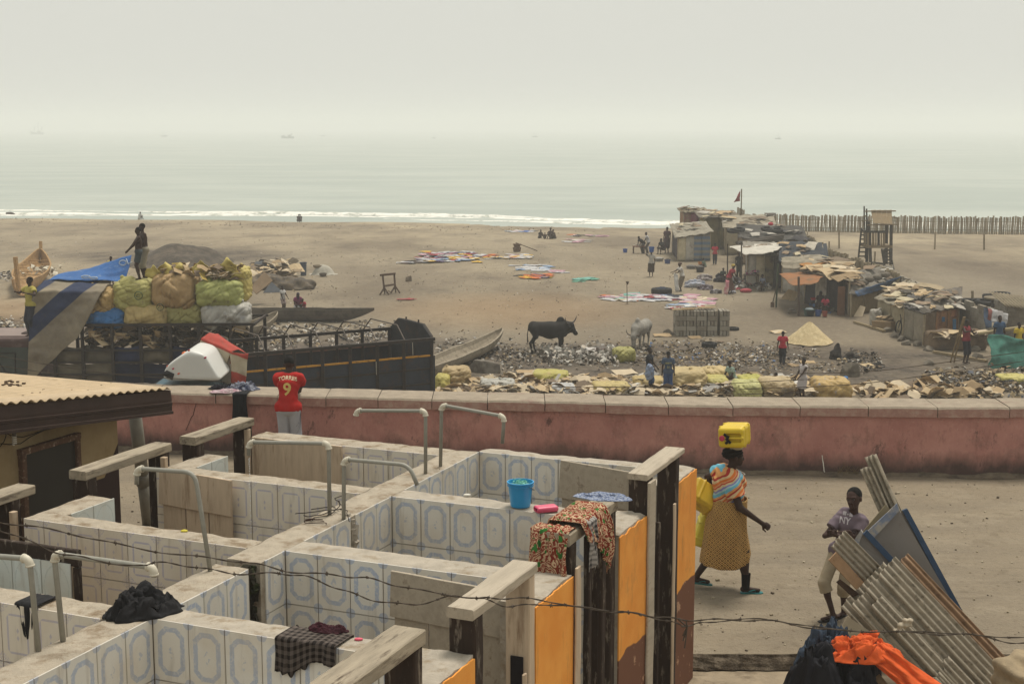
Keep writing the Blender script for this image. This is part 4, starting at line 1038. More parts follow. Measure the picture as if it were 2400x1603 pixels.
def crumple(name, c, size, m, label, cat='cloth', seed=1, n=9, h=.012, group=None, rz=0., parent=None, fold=.014, kind=None):
 """a dropped, bunched garment: a sheet heaped up in sharp creases"""
 rr = random.Random(seed); sx, sy, sz = size; sx *= 1.12; sy *= 1.15; nu, nv = 110, 36; pts = []; sd = seed * 3.7
 lumps = [(rr.uniform(0, 6.28), rr.uniform(.1, .7), rr.uniform(.25, .5), rr.uniform(.5, 1.)) for _ in range(n)]
 R3 = Matrix.Rotation(rz, 3, 'Z')
 for j in range(nv + 1):
  for i in range(nu + 1):
   an = 2 * math.pi * (i % nu) / nu; r1 = 1.0 - .985 * j / nv
   ed = 1 + .22 * noise.noise((math.cos(an) * 1.6, math.sin(an) * 1.6, sd)) + .10 * noise.noise((math.cos(an) * 5, math.sin(an) * 5, sd))
   x, y = math.cos(an) * r1 * ed, math.sin(an) * r1 * ed
   z = 0
   for (la, lr, lw, lh) in lumps:
    d2 = ((x - lr * math.cos(la)) ** 2 + (y - lr * math.sin(la)) ** 2) / (lw * lw); z = max(z, lh * math.exp(-d2 * 1.3))
   env = min(1, (1 - r1) * 5) ** .6; q = Vector((x * 2.1 + sd, y * 2.1, z * 1.2)); wv = noise.noise_vector(q * .9) * 1.1; q = q + wv
   rd = (1 - abs(noise.noise(q)) * 2.4) * .6 + (1 - abs(noise.noise(q * 2.3)) * 2.4) * .3 + (1 - abs(noise.noise(q * 4.9)) * 2.2) * .13
   z = env * (.12 + z * .72 + .42 * max(-.3, rd - .35)) * sz * 1.15
   lat = noise.noise_vector(q * 1.7) * .16 * env
   pts.append(Vector(c) + R3 @ Vector(((x + lat.x) * sx, (y + lat.y) * sy, max(0., z))))
 return sheet_obj(name, pts, nu, nv, m, parent, (1, 1), thick=.005, label=label, cat=cat, group=group, kind=kind)
def text_on(parent, shirt, txt, size, cx, cz, m, back=True, loc=(0, 0, 0), rz=0., arc=0., name='lettering', sx=1.):
 cu = bpy.data.curves.new('t', 'FONT'); cu.body = txt; cu.size = size; cu.align_x = 'CENTER'; cu.align_y = 'CENTER'; cu.offset = size * .02; cu.resolution_u = 3
 o = bpy.data.objects.new('t', cu); col.objects.link(o); dg = bpy.context.evaluated_depsgraph_get(); me = o.evaluated_get(dg).to_mesh()
 bm = bmesh.new(); bm.from_mesh(me); bpy.data.objects.remove(o); bpy.data.curves.remove(cu)
 for _ in range(2): bmesh.ops.subdivide_edges(bm, edges=[e for e in bm.edges if e.calc_length() > size * .12], cuts=1)
 bmesh.ops.triangulate(bm, faces=bm.faces)
 bv = BVHTree.FromPolygons([tuple(v.co) for v in shirt.data.vertices], [tuple(p.vertices) for p in shirt.data.polygons])
 s_ = 1 if back else -1
 for v in bm.verts:
  x = cx - s_ * v.co.x * sx if back else cx + v.co.x * sx
  z = cz + v.co.y - arc * (v.co.x ** 2)
  hit = bv.ray_cast(Vector((x, s_ * 2., z)), Vector((0, -s_, 0)))
  y = hit[0].y if hit[0] is not None else s_ * .1
  v.co = Vector((x, y + s_ * .004, z))
 me2 = bpy.data.meshes.new(name); bm.to_mesh(me2); bm.free(); me2.materials.append(m)
 t = bpy.data.objects.new(name, me2); put(t, parent, loc); t.rotation_euler = (0, 0, rz); return t
def kid(t, nm):
 return [c for c in t.children if c.name.split('.')[0] == nm][0]
# ==== low building at the left edge
t = thing('low_building', 'low building with tan metal roof, brown fascia and dark door at the left edge', 'building', uv(9, -11.5, 0))
s = NT('m_building_wall'); g = s.geo(); x, y, z = s.xyz(g); uu = s.m('ADD', s.m('MULTIPLY', x, U.x), s.m('MULTIPLY', y, U.y))
edge = s.m('ADD', s.m('MULTIPLY', s.ramp(uu, 12.25, 12.5), .33), 1.40)
f = s.ramp(s.m('SUBTRACT', z, edge), -.004, .004)
c = s.mix(s.ramp(s.noise(1.4, 6, .7, g), .35, .7), hx('#a08c69'), hx('#86714f')); c = s.mix(s.ramp(s.noise(3, 6, .7, s.mapv(g, (1, 1, .3))), .56, .75, 0, .6), c, hx('#5c4a35'))
s.bump(s.noise(12, 5, .7, g), .3, .01); wallm = s.done(s.mix(f, hx('#33221e'), c), .9)
mb = MB(); mb.grid(lambda a, b: uv(5 + 7.5 * a, -10, 2.6 * b - .3 + .0 * a), 60, 10); mb.grid(lambda a, b: uv(12.5, -10 - 5 * a, -.3 + 2.6 * b), 20, 4)
mb.grid(lambda a, b: uv(5 + 7.5 * a, -15, 2.6 * b - .3), 10, 4); mb.build('wall', wallm, t)
def rz_(u): return 2.585 - .113 * (u - 10.36)
tin = mat('#b59f7f', .55, .14, 5, .35, c2='#8d765a', f2=.66, s2=2.2, bd=.006, spec=.3)
for k in range(6):              # roof sheets lapped over one another
 a0 = 6.2 + k * 1.13; a1 = min(12.97, a0 + 1.2); zz = .006 * (k % 2) + .004
 mb = MB(); w_ = a1 - a0; n = int(w_ / .02)
 mb.grid(lambda a, b, a0=a0, w_=w_, zz=zz: (lambda u, v: uv(u, v, rz_(u) + zz + .014 * math.cos(2 * math.pi * (u - 6) / .135) + .004 * noise.noise((u * 3, v * 2, k))))(a0 + w_ * a, -9.60 + .012 * noise.noise((a * 8, k, 0)) - 5.6 * b), n, 10)
 mb.build('roof_sheet', tin, t, smooth=True, thick=.004)
fas = mat('#3b2c25', .7, .2, 4, .4, c2='#8d8070', f2=.74, s2=2.2, bd=.005)
mb = MB()
prof = [(.000, .000), (.012, -.10), (.012, -.135), (.022, -.14), (.022, -.150), (.012, -.155), (.020, -.165), (.012, -.172), (.012, -.235), (.03, -.24), (.03, -.262), (-.01, -.262)]
mb.grid(lambda a, b: (lambda q: uv(6.2 + 6.78 * a, -9.63 + q[0], rz_(6.2 + 6.78 * a) - .018 + q[1]))(prof[int(round(b * (len(prof) - 1)))]), 40, len(prof) - 1)
mb.grid(lambda a, b: uv(12.98, -9.63 - 5.5 * a, rz_(12.98) - .018 - .25 * b), 10, 2)
mb.build('fascia', fas, t, thick=.012)
mb = MB(); mb.grid(lambda a, b: uv(6.2 + 6.7 * a, -9.64 - .4 * b, rz_(6.2 + 6.7 * a) - .26), 10, 2); mb.build('soffit', mat('#5c4c3a'), t, thick=.01)
fr_m = mat('#5d4535', .85, .3, 18, .6, c2='#b39a80', f2=.62, s2=20, bd=.006)
d_ = mat('#2f2a23', .6, .12, 3, .1)
mb = MB(); mb.beam(uv(11.38, -9.985, .82), uv(11.38, -9.985, .84), .78, .03);
dr = MB(); dr.grid(lambda a, b: uv(11.0 + .76 * a, -9.985, 1.93 * b), 2, 4); do = dr.build('door', d_, t, thick=.03)
for (a, b) in (((10.97, 0), (10.97, 1.99)), ((11.79, 0), (11.79, 1.99)), ((10.93, 1.96), (11.83, 1.96))):
 mb = MB(); mb.beam(uv(a[0], -9.97, a[1]), uv(b[0], -9.97, b[1]), .065, .065, up=V, ch=.006, seg=8, rough=.004); mb.build('frame', fr_m, do)
lb = PV('I', 135, 640, -9.75)
b_ = thing('spiral_bulb', 'white spiral energy-saving bulb hanging under the brown fascia', 'light bulb', lb - Vector((0, 0, .2)))
mb = MB(); mb.tube([lb + Vector((.018 * math.cos(k * .7), .018 * math.sin(k * .7), -.02 - .0022 * k)) for k in range(44)], .0075, 7); mb.build('spiral', mat('#c4bdae', .4, .05), b_, smooth=True)
mb = MB(); mb.tube([lb + Vector((0, 0, .05)), lb + Vector((0, 0, -.03))], .02, 10); mb.build('holder', mat('#5c5042', .6), b_)
mb = MB()
for pts in ([(0, 770), (40, 720), (60, 660), (50, 640)], [(0, 740), (90, 748), (200, 740), (300, 670), (430, 610), (545, 585)], [(60, 640), (120, 670), (220, 678), (340, 640), (470, 590)]):
 mb.tube([PV('I', x_, y_, -9.93) for x_, y_ in pts], .005, 5)
mb.build('cable', mat('#2a231e'), t)
deb = MB()
for i in range(46):
 u = random.uniform(8.5, 12.9); v = -9.65 - abs(random.gauss(0, 1.3)); q = uv(u, v, rz_(u) + .022)
 deb.box(q, (random.uniform(.01, .05), random.uniform(.006, .02), .004), Matrix.Rotation(random.uniform(0, 3), 3, 'Z'))
for i in range(14): deb.box(uv(11.9 + random.uniform(-.12, .12), -10.9 + random.uniform(-.2, .2), rz_(11.9) + .03), (.035, .03, .015), Matrix.Rotation(random.uniform(0, 3), 3, 'Z'))
deb.build('roof_litter', mat('#4a3a2b'), None, 'dry leaves and twigs lying on the tan metal roof', 'litter', kind='stuff')
t = thing('drain_pipe', 'thick grey plastic drainpipe leaning from under the roof to the ground', 'pipe', P('I', 1430, 1500, 0))
a = DP('I', 1296, 380, 17.5); b = DP('I', 1435, 1520, 18.2); mid = a.lerp(b, .62)
mb = MB(); mb.tube([a, mid], .082, 18); mb.tube([mid, b], .078, 18); mb.build('tube', mat('#6f6a5f', .55, .15, 6, .2), t, smooth=True)
mb = MB(); mb.tube([mid - (b - a).normalized() * .12, mid + (b - a).normalized() * .05], .09, 18); mb.build('coupling', mat('#625d53', .55), t, smooth=True)
def plate(name, pts, th, m, parent=None, nrm=(0, -1, 0), seg=1, **kw):
 """flat board: corners as (zoom, x, y, distance), real thickness behind it"""
 q = [DP(*p) for p in pts]; mb = MB(); n = len(q); nn = (q[1] - q[0]).cross(q[-1] - q[0]).normalized()
 if nn.y < 0: nn = -nn
 mb.add(q + [p + nn * th for p in q], [tuple(range(n)), tuple(reversed(range(n, 2 * n)))] + [(i, i + n, (i + 1) % n + n, (i + 1) % n) for i in range(n)])
 return mb.build(name, m, parent, **kw)
# ==== clothes and small things on the bath walls
blk = mat('#1b1a1c', .8, .25, 30, .4)
crumple('dropped_trousers', uv(7.42, -5.80, 2.0), (.24, .14, .15), blk, 'heap of black trousers on the wall junction beside the nearest pipe', seed=5, n=12, rz=.5, h=.009)
drape('black_cloth', uv(7.33, -6.6, 2.0), V, -U, .09, .20, lambda a: .02 + .22 * math.sin(a * 3.1) ** 2 * (1 if a > .25 else .3), lambda a: .01, blk, fold=.03, seed=3, nu=30, ns=40, ragged=.02,
  label='small black cloth hanging over the lilac-tiled wall behind the two nearest pipes', cat='cloth')
drape('checked_cloth', uv(7.46, -4.50, 2.0), V, -U, .10, .44, lambda a: .22 - .10 * a + .03 * math.sin(a * 7), lambda a: .02, cm('darkcheck'), fold=.022, seed=8, nu=70, ns=60, ragged=.04,
  label='dark checked cloth draped over the blue-tiled wall nearest the camera', cat='cloth')
crumple('rag', uv(7.56, -4.46, 2.02), (.12, .05, .05), mat('#3a1820', .9), 'small dark red rag on top of the dark checked cloth', seed=11, n=5, h=.007, rz=-.3)
# flowered cloth over the beam of the third doorway
fl = PV('C', 345, 650, -3.55)
drape('flowered_wrapper', uv(9.72, -3.56, 2.33), U, V, .11, .54, lambda a: .14 + .36 * (1 - abs(a - .82) / .82) ** 2 if a < .82 else .46, lambda a: .42, cm('flower'), fold=.045, seed=2, nu=70, ns=90, ragged=.03, bulge=.05,
  label='red and green flowered cloth thrown over a doorway beam', cat='cloth')
drape('flowered_wrapper_end', uv(9.36, -3.62, 2.30), V, -U, .05, .30, lambda a: .34 + .14 * (1 - a), lambda a: .05, cm('flower'), fold=.05, seed=6, nu=40, ns=50, ragged=.03, bulge=.04,
  label='hanging end of the red flowered cloth beside the dark post', cat='cloth')
drape('gingham_cloth', uv(9.62, -3.50, 2.30), U, V, .06, .17, lambda a: .36, lambda a: .0, cm('gingham'), fold=.05, seed=9, nu=30, ns=40, ragged=.05, over=.03,
  label='black and white checked cloth hanging beneath the red flowered cloth', cat='cloth')
crumple('blue_checked_cloth', uv(10.35, -3.58, 2.30), (.20, .1, .03), mat('#9aa0ae', .9, .2, 60, .4, c2='#515f80', f2=.5, s2=70), 'small blue checked cloth folded on the end of a beam', seed=14, n=6, h=.008, rz=-.3)
# bucket
c = uv(10.87, -4.5, 2.0)
t = thing('bucket', 'bright blue plastic bucket of water standing on the tiled wall', 'bucket', c)
bm_ = mat('#2a8fc4', .35, .06, 4, .05, spec=.5)
mb = MB(); mb.lathe([(.001, .005), (.081, .005), (.085, .016), (.107, .207), (.116, .21), (.116, .219), (.106, .22), (.103, .205), (.081, .024)], c, 40); mb.build('shell', bm_, t, smooth=False)
mb = MB(); mb.lathe([(.109, .184), (.114, .186), (.114, .191), (.109, .192)], c, 40); mb.build('rim_ring', bm_, t)
mb = MB(); mb.lathe([(.001, .188), (.103, .188)], c, 30); mb.build('water', mat('#7fb0a8', .08, .1, 10, .1, spec=.6), t)
mb = MB()
pth = [c + Vector((.117 * math.cos(a_) * 1., .117 * math.sin(a_), .192 - .06 * abs(math.sin((a_ + .9)))) ) for a_ in [-.9 + k * math.pi / 20 for k in range(21)]]
mb.tube(pth, .003, 6); mb.build('handle', mat('#4f5558', .4), t)
net = MB()
for i in range(40):
 a_ = random.uniform(0, 6.28); r_ = random.uniform(0, .085); net.box(c + Vector((r_ * math.cos(a_), r_ * math.sin(a_), .193 + random.uniform(0, .03))), (.05, .008, .004), Matrix.Rotation(random.uniform(0, 3), 3, 'Z') @ Matrix.Rotation(random.uniform(-.5, .5), 3, 'Y'))
net.build('net_sponge', mat('#6fb3a0', .7), t)
s = SDF(.006, .004); s.rbox((0, 0, .028), (.10, .055, .026), .022); s.rbox((-.06, 0, .028), (.07, .042, .015), .012, sub=True)
sdf_obj('soap_dish', s, mat('#d3506e', .35, .05, 4, .05, spec=.5), None, uv(10.80, -4.24, 2.0), rot=(0, 0, .35), label='pink plastic soap dish lying beside the blue bucket', cat='soap dish')
s = SDF(.006, .004); s.ell((0, 0, .012), (.036, .022, .012)); sdf_obj('soap_bar', s, mat('#c9c4b8', .5), None, uv(11.0, -5.06, 2.0), label='white piece of soap on the wall left of the blue bucket', cat='soap')
s = SDF(.005, .004); s.ell((0, 0, .008), (.03, .02, .012)); sdf_obj('soap_wrapper', s, mat('#c9b93c', .5), None, uv(9.12, -6.68, 2.0), label='scrap of yellow wrapper on the lilac-tiled wall', cat='litter')
s = SDF(.005, .004); s.ell((0, 0, .008), (.03, .015, .01)); sdf_obj('soap_bar', s, mat('#d05a6c', .5), None, uv(7.53, -4.22, 2.0), label='pink sliver of soap next to the dark checked cloth', cat='soap')
mb = MB()
for k in range(3): mb.tube([uv(9.72 + .02 * k, -5.83 + .10 * math.cos(a_ * .5 + k) , 2.012 + .006 * k) + U * (.03 * math.sin(a_ + k)) for a_ in [i * .5 for i in range(13)]], .004, 5)
mb.build('leather_strap', mat('#3d2a20'), None, 'thin brown strap curled on the concrete wall top', 'strap')
def wires(label, c, n, ln, hang=0.):
 mb = MB(); rr = random.Random(n)
 for i in range(n):
  p = Vector(c); pts = [p.copy()]
  d = Vector((rr.uniform(-1, 1), rr.uniform(-1, 1), 0)).normalized()
  for k in range(7):
   d = (d + Vector((rr.uniform(-.8, .8), rr.uniform(-.8, .8), rr.uniform(-.3, .3) - hang))).normalized(); p = p + d * ln / 7
   if not hang: p.z = max(2.008, min(2.07, p.z))
   pts.append(p.copy())
  mb.tube(pts, .004, 5)
 mb.build('tangled_wire', mat('#2b2420'), None, label, 'wire')
wires('tangle of dark wire around the foot of the square-cornered pipe', uv(10.1, -5.86, 2.02), 7, .4)
wires('loose dark wires hanging from the foot of the snapped pipe', uv(11.82, -5.72, 2.0), 4, .62, .9)
# ==== barbed wire close to the camera
wm = mat('#4c4238', .7, .3, 60, .5)
def strand(pts, dep, r=.0020, barbs=True, mb=None, gapn=9):
 P_ = [DP(a, x_, y_, dep(i / (len(pts) - 1))) for i, (a, x_, y_) in enumerate(pts)]
 path = []
 for i in range(len(P_) - 1):
  p0 = P_[max(i - 1, 0)]; p1 = P_[i]; p2 = P_[i + 1]; p3 = P_[min(i + 2, len(P_) - 1)]
  for k in range(10):
   t_ = k / 10
   q = .5 * ((2 * p1) + (p2 - p0) * t_ + (2 * p0 - 5 * p1 + 4 * p2 - p3) * t_ ** 2 + (3 * p1 - p0 - 3 * p2 + p3) * t_ ** 3)
   path.append(q + Vector((0, 0, .003 * math.sin(len(path) * .5))))
 path.append(P_[-1])
 for sg in (0, math.pi):
  mb.tube([q + Vector((0, math.cos(i * .8 + sg), math.sin(i * .8 + sg))) * r * .55 for i, q in enumerate(path)], r * .62, 6)
 if barbs:
  L = 0; nx_ = .1
  for a, b in zip(path, path[1:]):
   L += (b - a).length
   if L > nx_:
    nx_ += .115
    for k in range(2):
     d = Vector((random.uniform(-.4, .4), random.uniform(-1, 1), random.uniform(-1, 1))).normalized() * .007
     mb.beam(a - d, a + d, r * .8, r * .8)
    mb.tube([a - (b - a).normalized() * .004, a + (b - a).normalized() * .004], r * 1.6, 6)
wt = thing('barbed_wire', 'rusty barbed wire of two strands sagging across the foreground', 'barbed wire', DP('N', 1200, 1350, 3.6))
mb = MB(); strand([('A', -60, 746), ('A', 60, 752), ('A', 350, 800), ('A', 650, 868), ('A', 1000, 920), ('A', 1250, 948), ('A', 1480, 995), ('B', 430, 1016), ('B', 600, 1036), ('B', 800, 1085), ('B', 1100, 1128), ('B', 1250, 1130), ('B', 1450, 1140), ('C', 450, 1193), ('C', 560, 1200), ('C', 750, 1225), ('C', 900, 1240), ('D', 250, 1240), ('D', 480, 1250), ('D', 720, 1290), ('D', 1000, 1300), ('D', 1300, 1312), ('D', 1500, 1318), ('D', 1790, 1336)], lambda t_: 3.6 + .5 * t_, mb=mb); mb.build('strand', wm, wt)
mb = MB(); strand([('A', -60, 790), ('A', 60, 802), ('A', 250, 885), ('A', 450, 930), ('A', 700, 968), ('A', 780, 950), ('A', 960, 966), ('A', 1170, 1003), ('A', 1400, 1006), ('A', 1550, 1020), ('B', 430, 1085), ('B', 600, 1140), ('B', 800, 1162), ('B', 1000, 1122), ('B', 1150, 1135), ('B', 1290, 1172), ('B', 1450, 1160), ('B', 1735, 1190), ('C', 650, 1212), ('C', 800, 1250), ('C', 900, 1268), ('D', 150, 1248), ('D', 450, 1240), ('D', 700, 1282), ('D', 1100, 1302), ('D', 1400, 1308), ('D', 1650, 1352), ('D', 1790, 1362)], lambda t_: 3.62 + .5 * t_, mb=mb); mb.build('strand', wm, wt)
mb = MB(); q = DP('C', 890, 1275, 3.95)
for k in range(6): mb.beam(q, q + Vector((random.uniform(-.05, .02), random.uniform(-.02, .02), random.uniform(-.06, .02))), .003, .003)
mb.build('wire_end', wm, wt)
wt = thing('fence_wire', 'thin wires strung along the top of the sea wall', 'wire', (0, 22.6, 1))
for pts in ([('E', -30, 1035), ('E', 330, 1098), ('E', 800, 1165), ('E', 1500, 1215), ('F', 300, 1255), ('F', 1380, 1300)], [('E', -30, 1105), ('E', 400, 1165), ('E', 900, 1225), ('E', 1500, 1250)], [('G', 300, 1395), ('G', 1200, 1390), ('G', 2287, 1335)], [('G', -30, 1455), ('G', 1500, 1455), ('H', 700, 1500)], [('H', 500, 1375), ('H', 1100, 1350), ('H', 2150, 1215)], [('H', 100, 1485), ('H', 1000, 1440), ('H', 2150, 1280)]):
 mb = MB(); strand(pts, lambda t_: 23.0, r=.006, barbs=False, mb=mb); mb.build('strand', wm, wt)
# ==== stack of sheets and panels on the right
acm = mat('#968c7b', .85, .2, 9, .7, c2='#6a6152', f2=.6, s2=14, bd=.006)
acr = mat('#8d7157', .85, .2, 9, .7, c2='#6b5440', f2=.58, s2=12, bd=.006)
def corr(name, corner, Ld, Wd, length, width, m, parent=None, pitch=.062, amp=.016, ragged=.02, **kw):
 Ld = Ld.normalized(); Wd = (Wd - Ld * Wd.dot(Ld)).normalized(); N_ = Ld.cross(Wd).normalized()
 if N_.y > 0: N_ = -N_
 nw = max(6, int(width / pitch * 10)); nl = 14; pts = []
 for j in range(nw + 1):
  w_ = width * j / nw
  for i in range(nl + 1):
   rg = ragged * noise.noise((w_ * 14, kw.get('seed', 1), 0)) if i in (0, nl) else 0
   l = length * i / nl + rg
   pts.append(corner + Ld * l + Wd * w_ + N_ * (amp * math.sin(2 * math.pi * w_ / pitch) + .004 * noise.noise((l * 3, w_ * 3, kw.get('seed', 1)))))
 kw.pop('seed', None)
 return sheet_obj(name, pts, nl, nw, m, parent, thick=.007, **kw)
A0 = DP('L', 510, 515, 13.05); B0 = DP('L', 975, 50, 13.35); C0 = DP('L', 2150, 1300, 12.95)
WD = B0 - A0; LD = (C0 - B0)
gp = 'corrugated roofing sheets stacked on the roadside'
def shpx(x, y, dep, width, length, m, lab, seed, ragged=.02):
 return corr('corrugated_sheet', DP('L', x, y, dep), LD, WD, length, width, m, None, label=lab, cat='roofing sheet', group=gp, seed=seed, ragged=ragged)
bx_ = DP('L', 1100, 125, 13.42)
shpx(510, 515, 13.10, .66, 2.2, acm, 'widest grey corrugated sheet at the back of the leaning pile', 1)
corr('corrugated_sheet', B0 + (B0 - A0).normalized() * .02 + LD.normalized() * .1, LD, WD, 1.9, .19, acr, None, label='rust-tinted corrugated sheet along the right edge of the leaning pile', cat='roofing sheet', group=gp, seed=3)
shpx(765, 350, 12.96, .36, 2.1, acm, 'corrugated sheet on top of the pile with its corner standing out near the top', 4, .03)
shpx(620, 505, 12.92, .20, 2.0, acm, 'narrow corrugated sheet with a broken long edge, left side of the pile', 6, .03)
shpx(885, 200, 13.02, .26, 2.1, acm, 'corrugated sheet tucked second from the top edge of the pile', 7, .03)
shpx(815, 520, 12.86, .17, 1.9, acm, 'short narrow corrugated sheet lying on the middle of the pile', 8, .04)
shpx(1395, 1275, 12.6, .26, .9, acm, 'broken corrugated sheet end at the bottom of the pile', 9, .06)
shpx(1530, 1080, 12.7, .10, 1.0, acm, 'small broken corrugated offcut just above the bottom sheet', 10, .06)
s = SDF(.008, .01); s.ell((0, 0, 0), (.09, .03, .035)); s.ell((.05, 0, -.03), (.06, .03, .03)); s.disp = lambda X, Y, Z: .012 * np.sin(X * 90) * np.sin(Z * 80)
sdf_obj('plaster_lump', s, mat('#a89c88', .9), None, DP('L', 1130, 700, 12.74), rot=(0, -.8, 0), label='lump of dried pale mortar stuck on the corrugated sheets', cat='mortar')
gl = [ZR]
grey_p = mat('#76716c', .55, .08, 3, .1, c2='#6a645c', f2=.62, s2=4, bd=.003); blue_p = mat('#30455f', .6, .2, 8, .3, c2='#55606a', f2=.68, s2=10, bd=.003); worn_b = mat('#70798a', .7, .2, 9, .3, c2='#9b9488', f2=.5, s2=8, bd=.003)
t = thing('blue_edged_board', 'tall grey panel with a blue painted edge leaning at the back of the pile', 'board', P('D', 1570, 1470, 0), 'grey panels leaning with the sheets')
plate('panel', [('D', 1000, 840, 13.95), ('D', 1118, 686, 13.9), ('D', 1560, 1478, 13.55), ('D', 1300, 1478, 13.6)], .03, grey_p, t)
plate('edge_strip', [('D', 1118, 686, 13.86), ('D', 1142, 676, 13.86), ('D', 1490, 1320, 13.6), ('D', 1590, 1476, 13.5), ('D', 1560, 1480, 13.5), ('D', 1440, 1290, 13.62)], .05, blue_p, t)
t = thing('leaning_board', 'broad grey panel with a worn bluish top edge leaning before the blue-edged one', 'board', P('D', 1480, 1450, 0), 'grey panels leaning with the sheets')
plate('panel', [('D', 962, 830, 13.75), ('D', 1096, 676, 13.75), ('D', 1555, 1470, 13.45), ('D', 1150, 1470, 13.5)], .025, grey_p, t)
plate('top_edge', [('D', 938, 792, 13.72), ('D', 1090, 650, 13.72), ('D', 1102, 686, 13.70), ('D', 966, 832, 13.70)], .03, worn_b, t)
t = thing('leaning_board', 'smallest grey panel, in front, with a blue right edge and rounded left edge', 'board', P('D', 950, 1300, 0), 'grey panels leaning with the sheets')
plate('panel', [('D', 862, 1010, 13.5), ('D', 885, 850, 13.5), ('D', 918, 800, 13.5), ('D', 1100, 985, 13.45), ('D', 1100, 1100, 13.4), ('D', 900, 1100, 13.4)], .025, grey_p, t)
plate('blue_edge', [('D', 918, 806, 13.47), ('D', 938, 785, 13.47), ('D', 1105, 962, 13.42), ('D', 1085, 985, 13.42)], .03, blue_p, t)
plate('left_edge', [('D', 856, 1000, 13.46), ('D', 862, 900, 13.46), ('D', 878, 825, 13.46), ('D', 905, 784, 13.46), ('D', 915, 800, 13.44), ('D', 895, 850, 13.44), ('D', 880, 1005, 13.44)], .03, worn_b, t)
plate('fibre_board', [('D', 912, 798, 13.9), ('D', 1032, 656, 13.9), ('D', 1056, 684, 13.9), ('D', 940, 800, 13.9)], .012, mat('#8a7f66', .9), None, label='tan fibre board end poking up between the pipes and the grey panels', cat='board')
plate('short_plank', [('D', 744, 938, 13.1), ('D', 782, 898, 13.12), ('D', 922, 1050, 13.1), ('D', 884, 1088, 13.08)], .03, mat('#94775a', .8, .15, 10, .4, c2='#6a5038', f2=.66, s2=6), None, label='pale new-looking plank end sticking out beside the boy', cat='plank')
plate('dark_plank', [('D', 780, 1050, 13.2), ('D', 800, 1034, 13.2), ('D', 900, 1110, 13.15), ('D', 862, 1125, 13.15)], .03, mat('#4a3a2e', .9, .3, 10, .5), None, label='dark scorched plank below the pale plank', cat='plank')
plate('cement_board', [('D', 795, 1300, 12.8), ('D', 838, 1222, 12.85), ('D', 1000, 1330, 12.8), ('D', 960, 1400, 12.8)], .015, mat('#8f8470', .9), None, label='flat pale board under the lower left corner of the sheets', cat='board')
corr('corrugated_sheet', DP('D', 752, 868, 13.3), DP('D', 868, 985, 13.3) - DP('D', 752, 868, 13.3), DP('D', 825, 812, 13.35) - DP('D', 752, 868, 13.3), .5, .21, acm, None, label='small corrugated piece sticking up beside the boy\'s elbow', cat='roofing sheet', group=gp, seed=12, pitch=.05, amp=.012)
for k, (x0, y0, x1, y1, w_, lab) in enumerate(((902, 476, 1000, 700, .11, 'leftmost long narrow corrugated offcut standing upright behind the panels'), (925, 415, 1030, 665, .12, 'tallest long narrow corrugated offcut standing upright'), (955, 470, 1052, 668, .10, 'long narrow corrugated offcut just right of the tallest one'), (1030, 590, 1070, 672, .05, 'shortest narrow corrugated offcut at the right of the upright bunch'))):
 a = DP('D', x0, y0, 14.1 + .03 * k); b = DP('D', x1, y1, 14.0 + .03 * k)
 corr('corrugated_strip', a, b - a, Vector((1, -.5, .35)), (b - a).length * 1.5, w_, acm, None, label=lab, cat='roofing sheet', group='upright corrugated offcuts', seed=20 + k, pitch=.045, amp=.016, ragged=.03)
# clothes over the plank at the very bottom
bp = DP('D', 860, 1425, 11.3); bq = DP('D', 1060, 1660, 10.9)
mb = MB(); mb.beam(bp, bq, .15, .05, up=(0, -.7, .5), ch=.004, seg=8, rough=.003); mb.build('sloping_plank', mat('#7d6a4e', .85, .2, 14, .5, c2='#4f4232', f2=.6, s2=8), None, 'sloping plank under the orange shirt at the bottom edge', 'plank')
orm = mat('#cf5826', .85, .18, 9, .5, bd=.012)
crumple('orange_shirt', DP('D', 905, 1425, 11.15), (.31, .16, .17), orm, 'bright orange shirt bunched over the end of the sloping plank', seed=21, n=12, h=.01, fold=.02)
pts = []
for j in range(41):
 for i in range(31):
  a, b = i / 30, j / 40
  x_ = 880 + 130 * a + (250 + 60 * a) * b; y_ = 1385 + 20 * a * (1 - a) * 4 - 30 * a + 215 * b
  d_ = 11.12 - .25 * b + .012 * math.sin(a * 17 + b * 2 + 3 * noise.noise((a * 2, b * 3, 0))) + .03 * noise.noise((a * 6, b * 2, 4)) + .01 * noise.noise((a * 19, b * 7, 1)) - .05 * math.sin(a * 3.1)
  pts.append(DP('D', x_, y_, d_))
sheet_obj('orange_shirt_tail', pts, 30, 40, orm, None, label='stretched tail of the orange shirt hanging down the sloping plank', cat='shirt', thick=.005)
jn = mat('#3f4c5c', .9, .3, 12, .5, c2='#262c36', f2=.5, s2=6, bd=.008)
crumple('jeans', DP('D', 745, 1470, 11.3), (.25, .16, .34), jn, 'faded blue jeans with a patched pocket heaped left of the orange shirt', seed=31, n=12, h=.011, fold=.02)
crumple('black_jacket', DP('D', 770, 1640, 11.1), (.38, .22, .50), mat('#17171d', .8, .3, 12, .4), 'black clothes heaped at the bottom edge in front of the jeans', seed=33, n=16, h=.013, fold=.025)
s = SDF(.02, .05); s.rbox((0, 0, 0), (.3, .2, .17), .08); s.disp = lambda X, Y, Z: .03 * np.sin(X * 14 + 1) * np.sin(Y * 17) + .02 * np.sin(Z * 31 + X * 23)
sdf_obj('broken_block', s, mat('#8f7f66', .95, .25, 8, .9), None, DP('D', 1770, 1520, 12.0), rot=(.1, -.15, .4), label='broken pale block at the bottom right corner', cat='block')
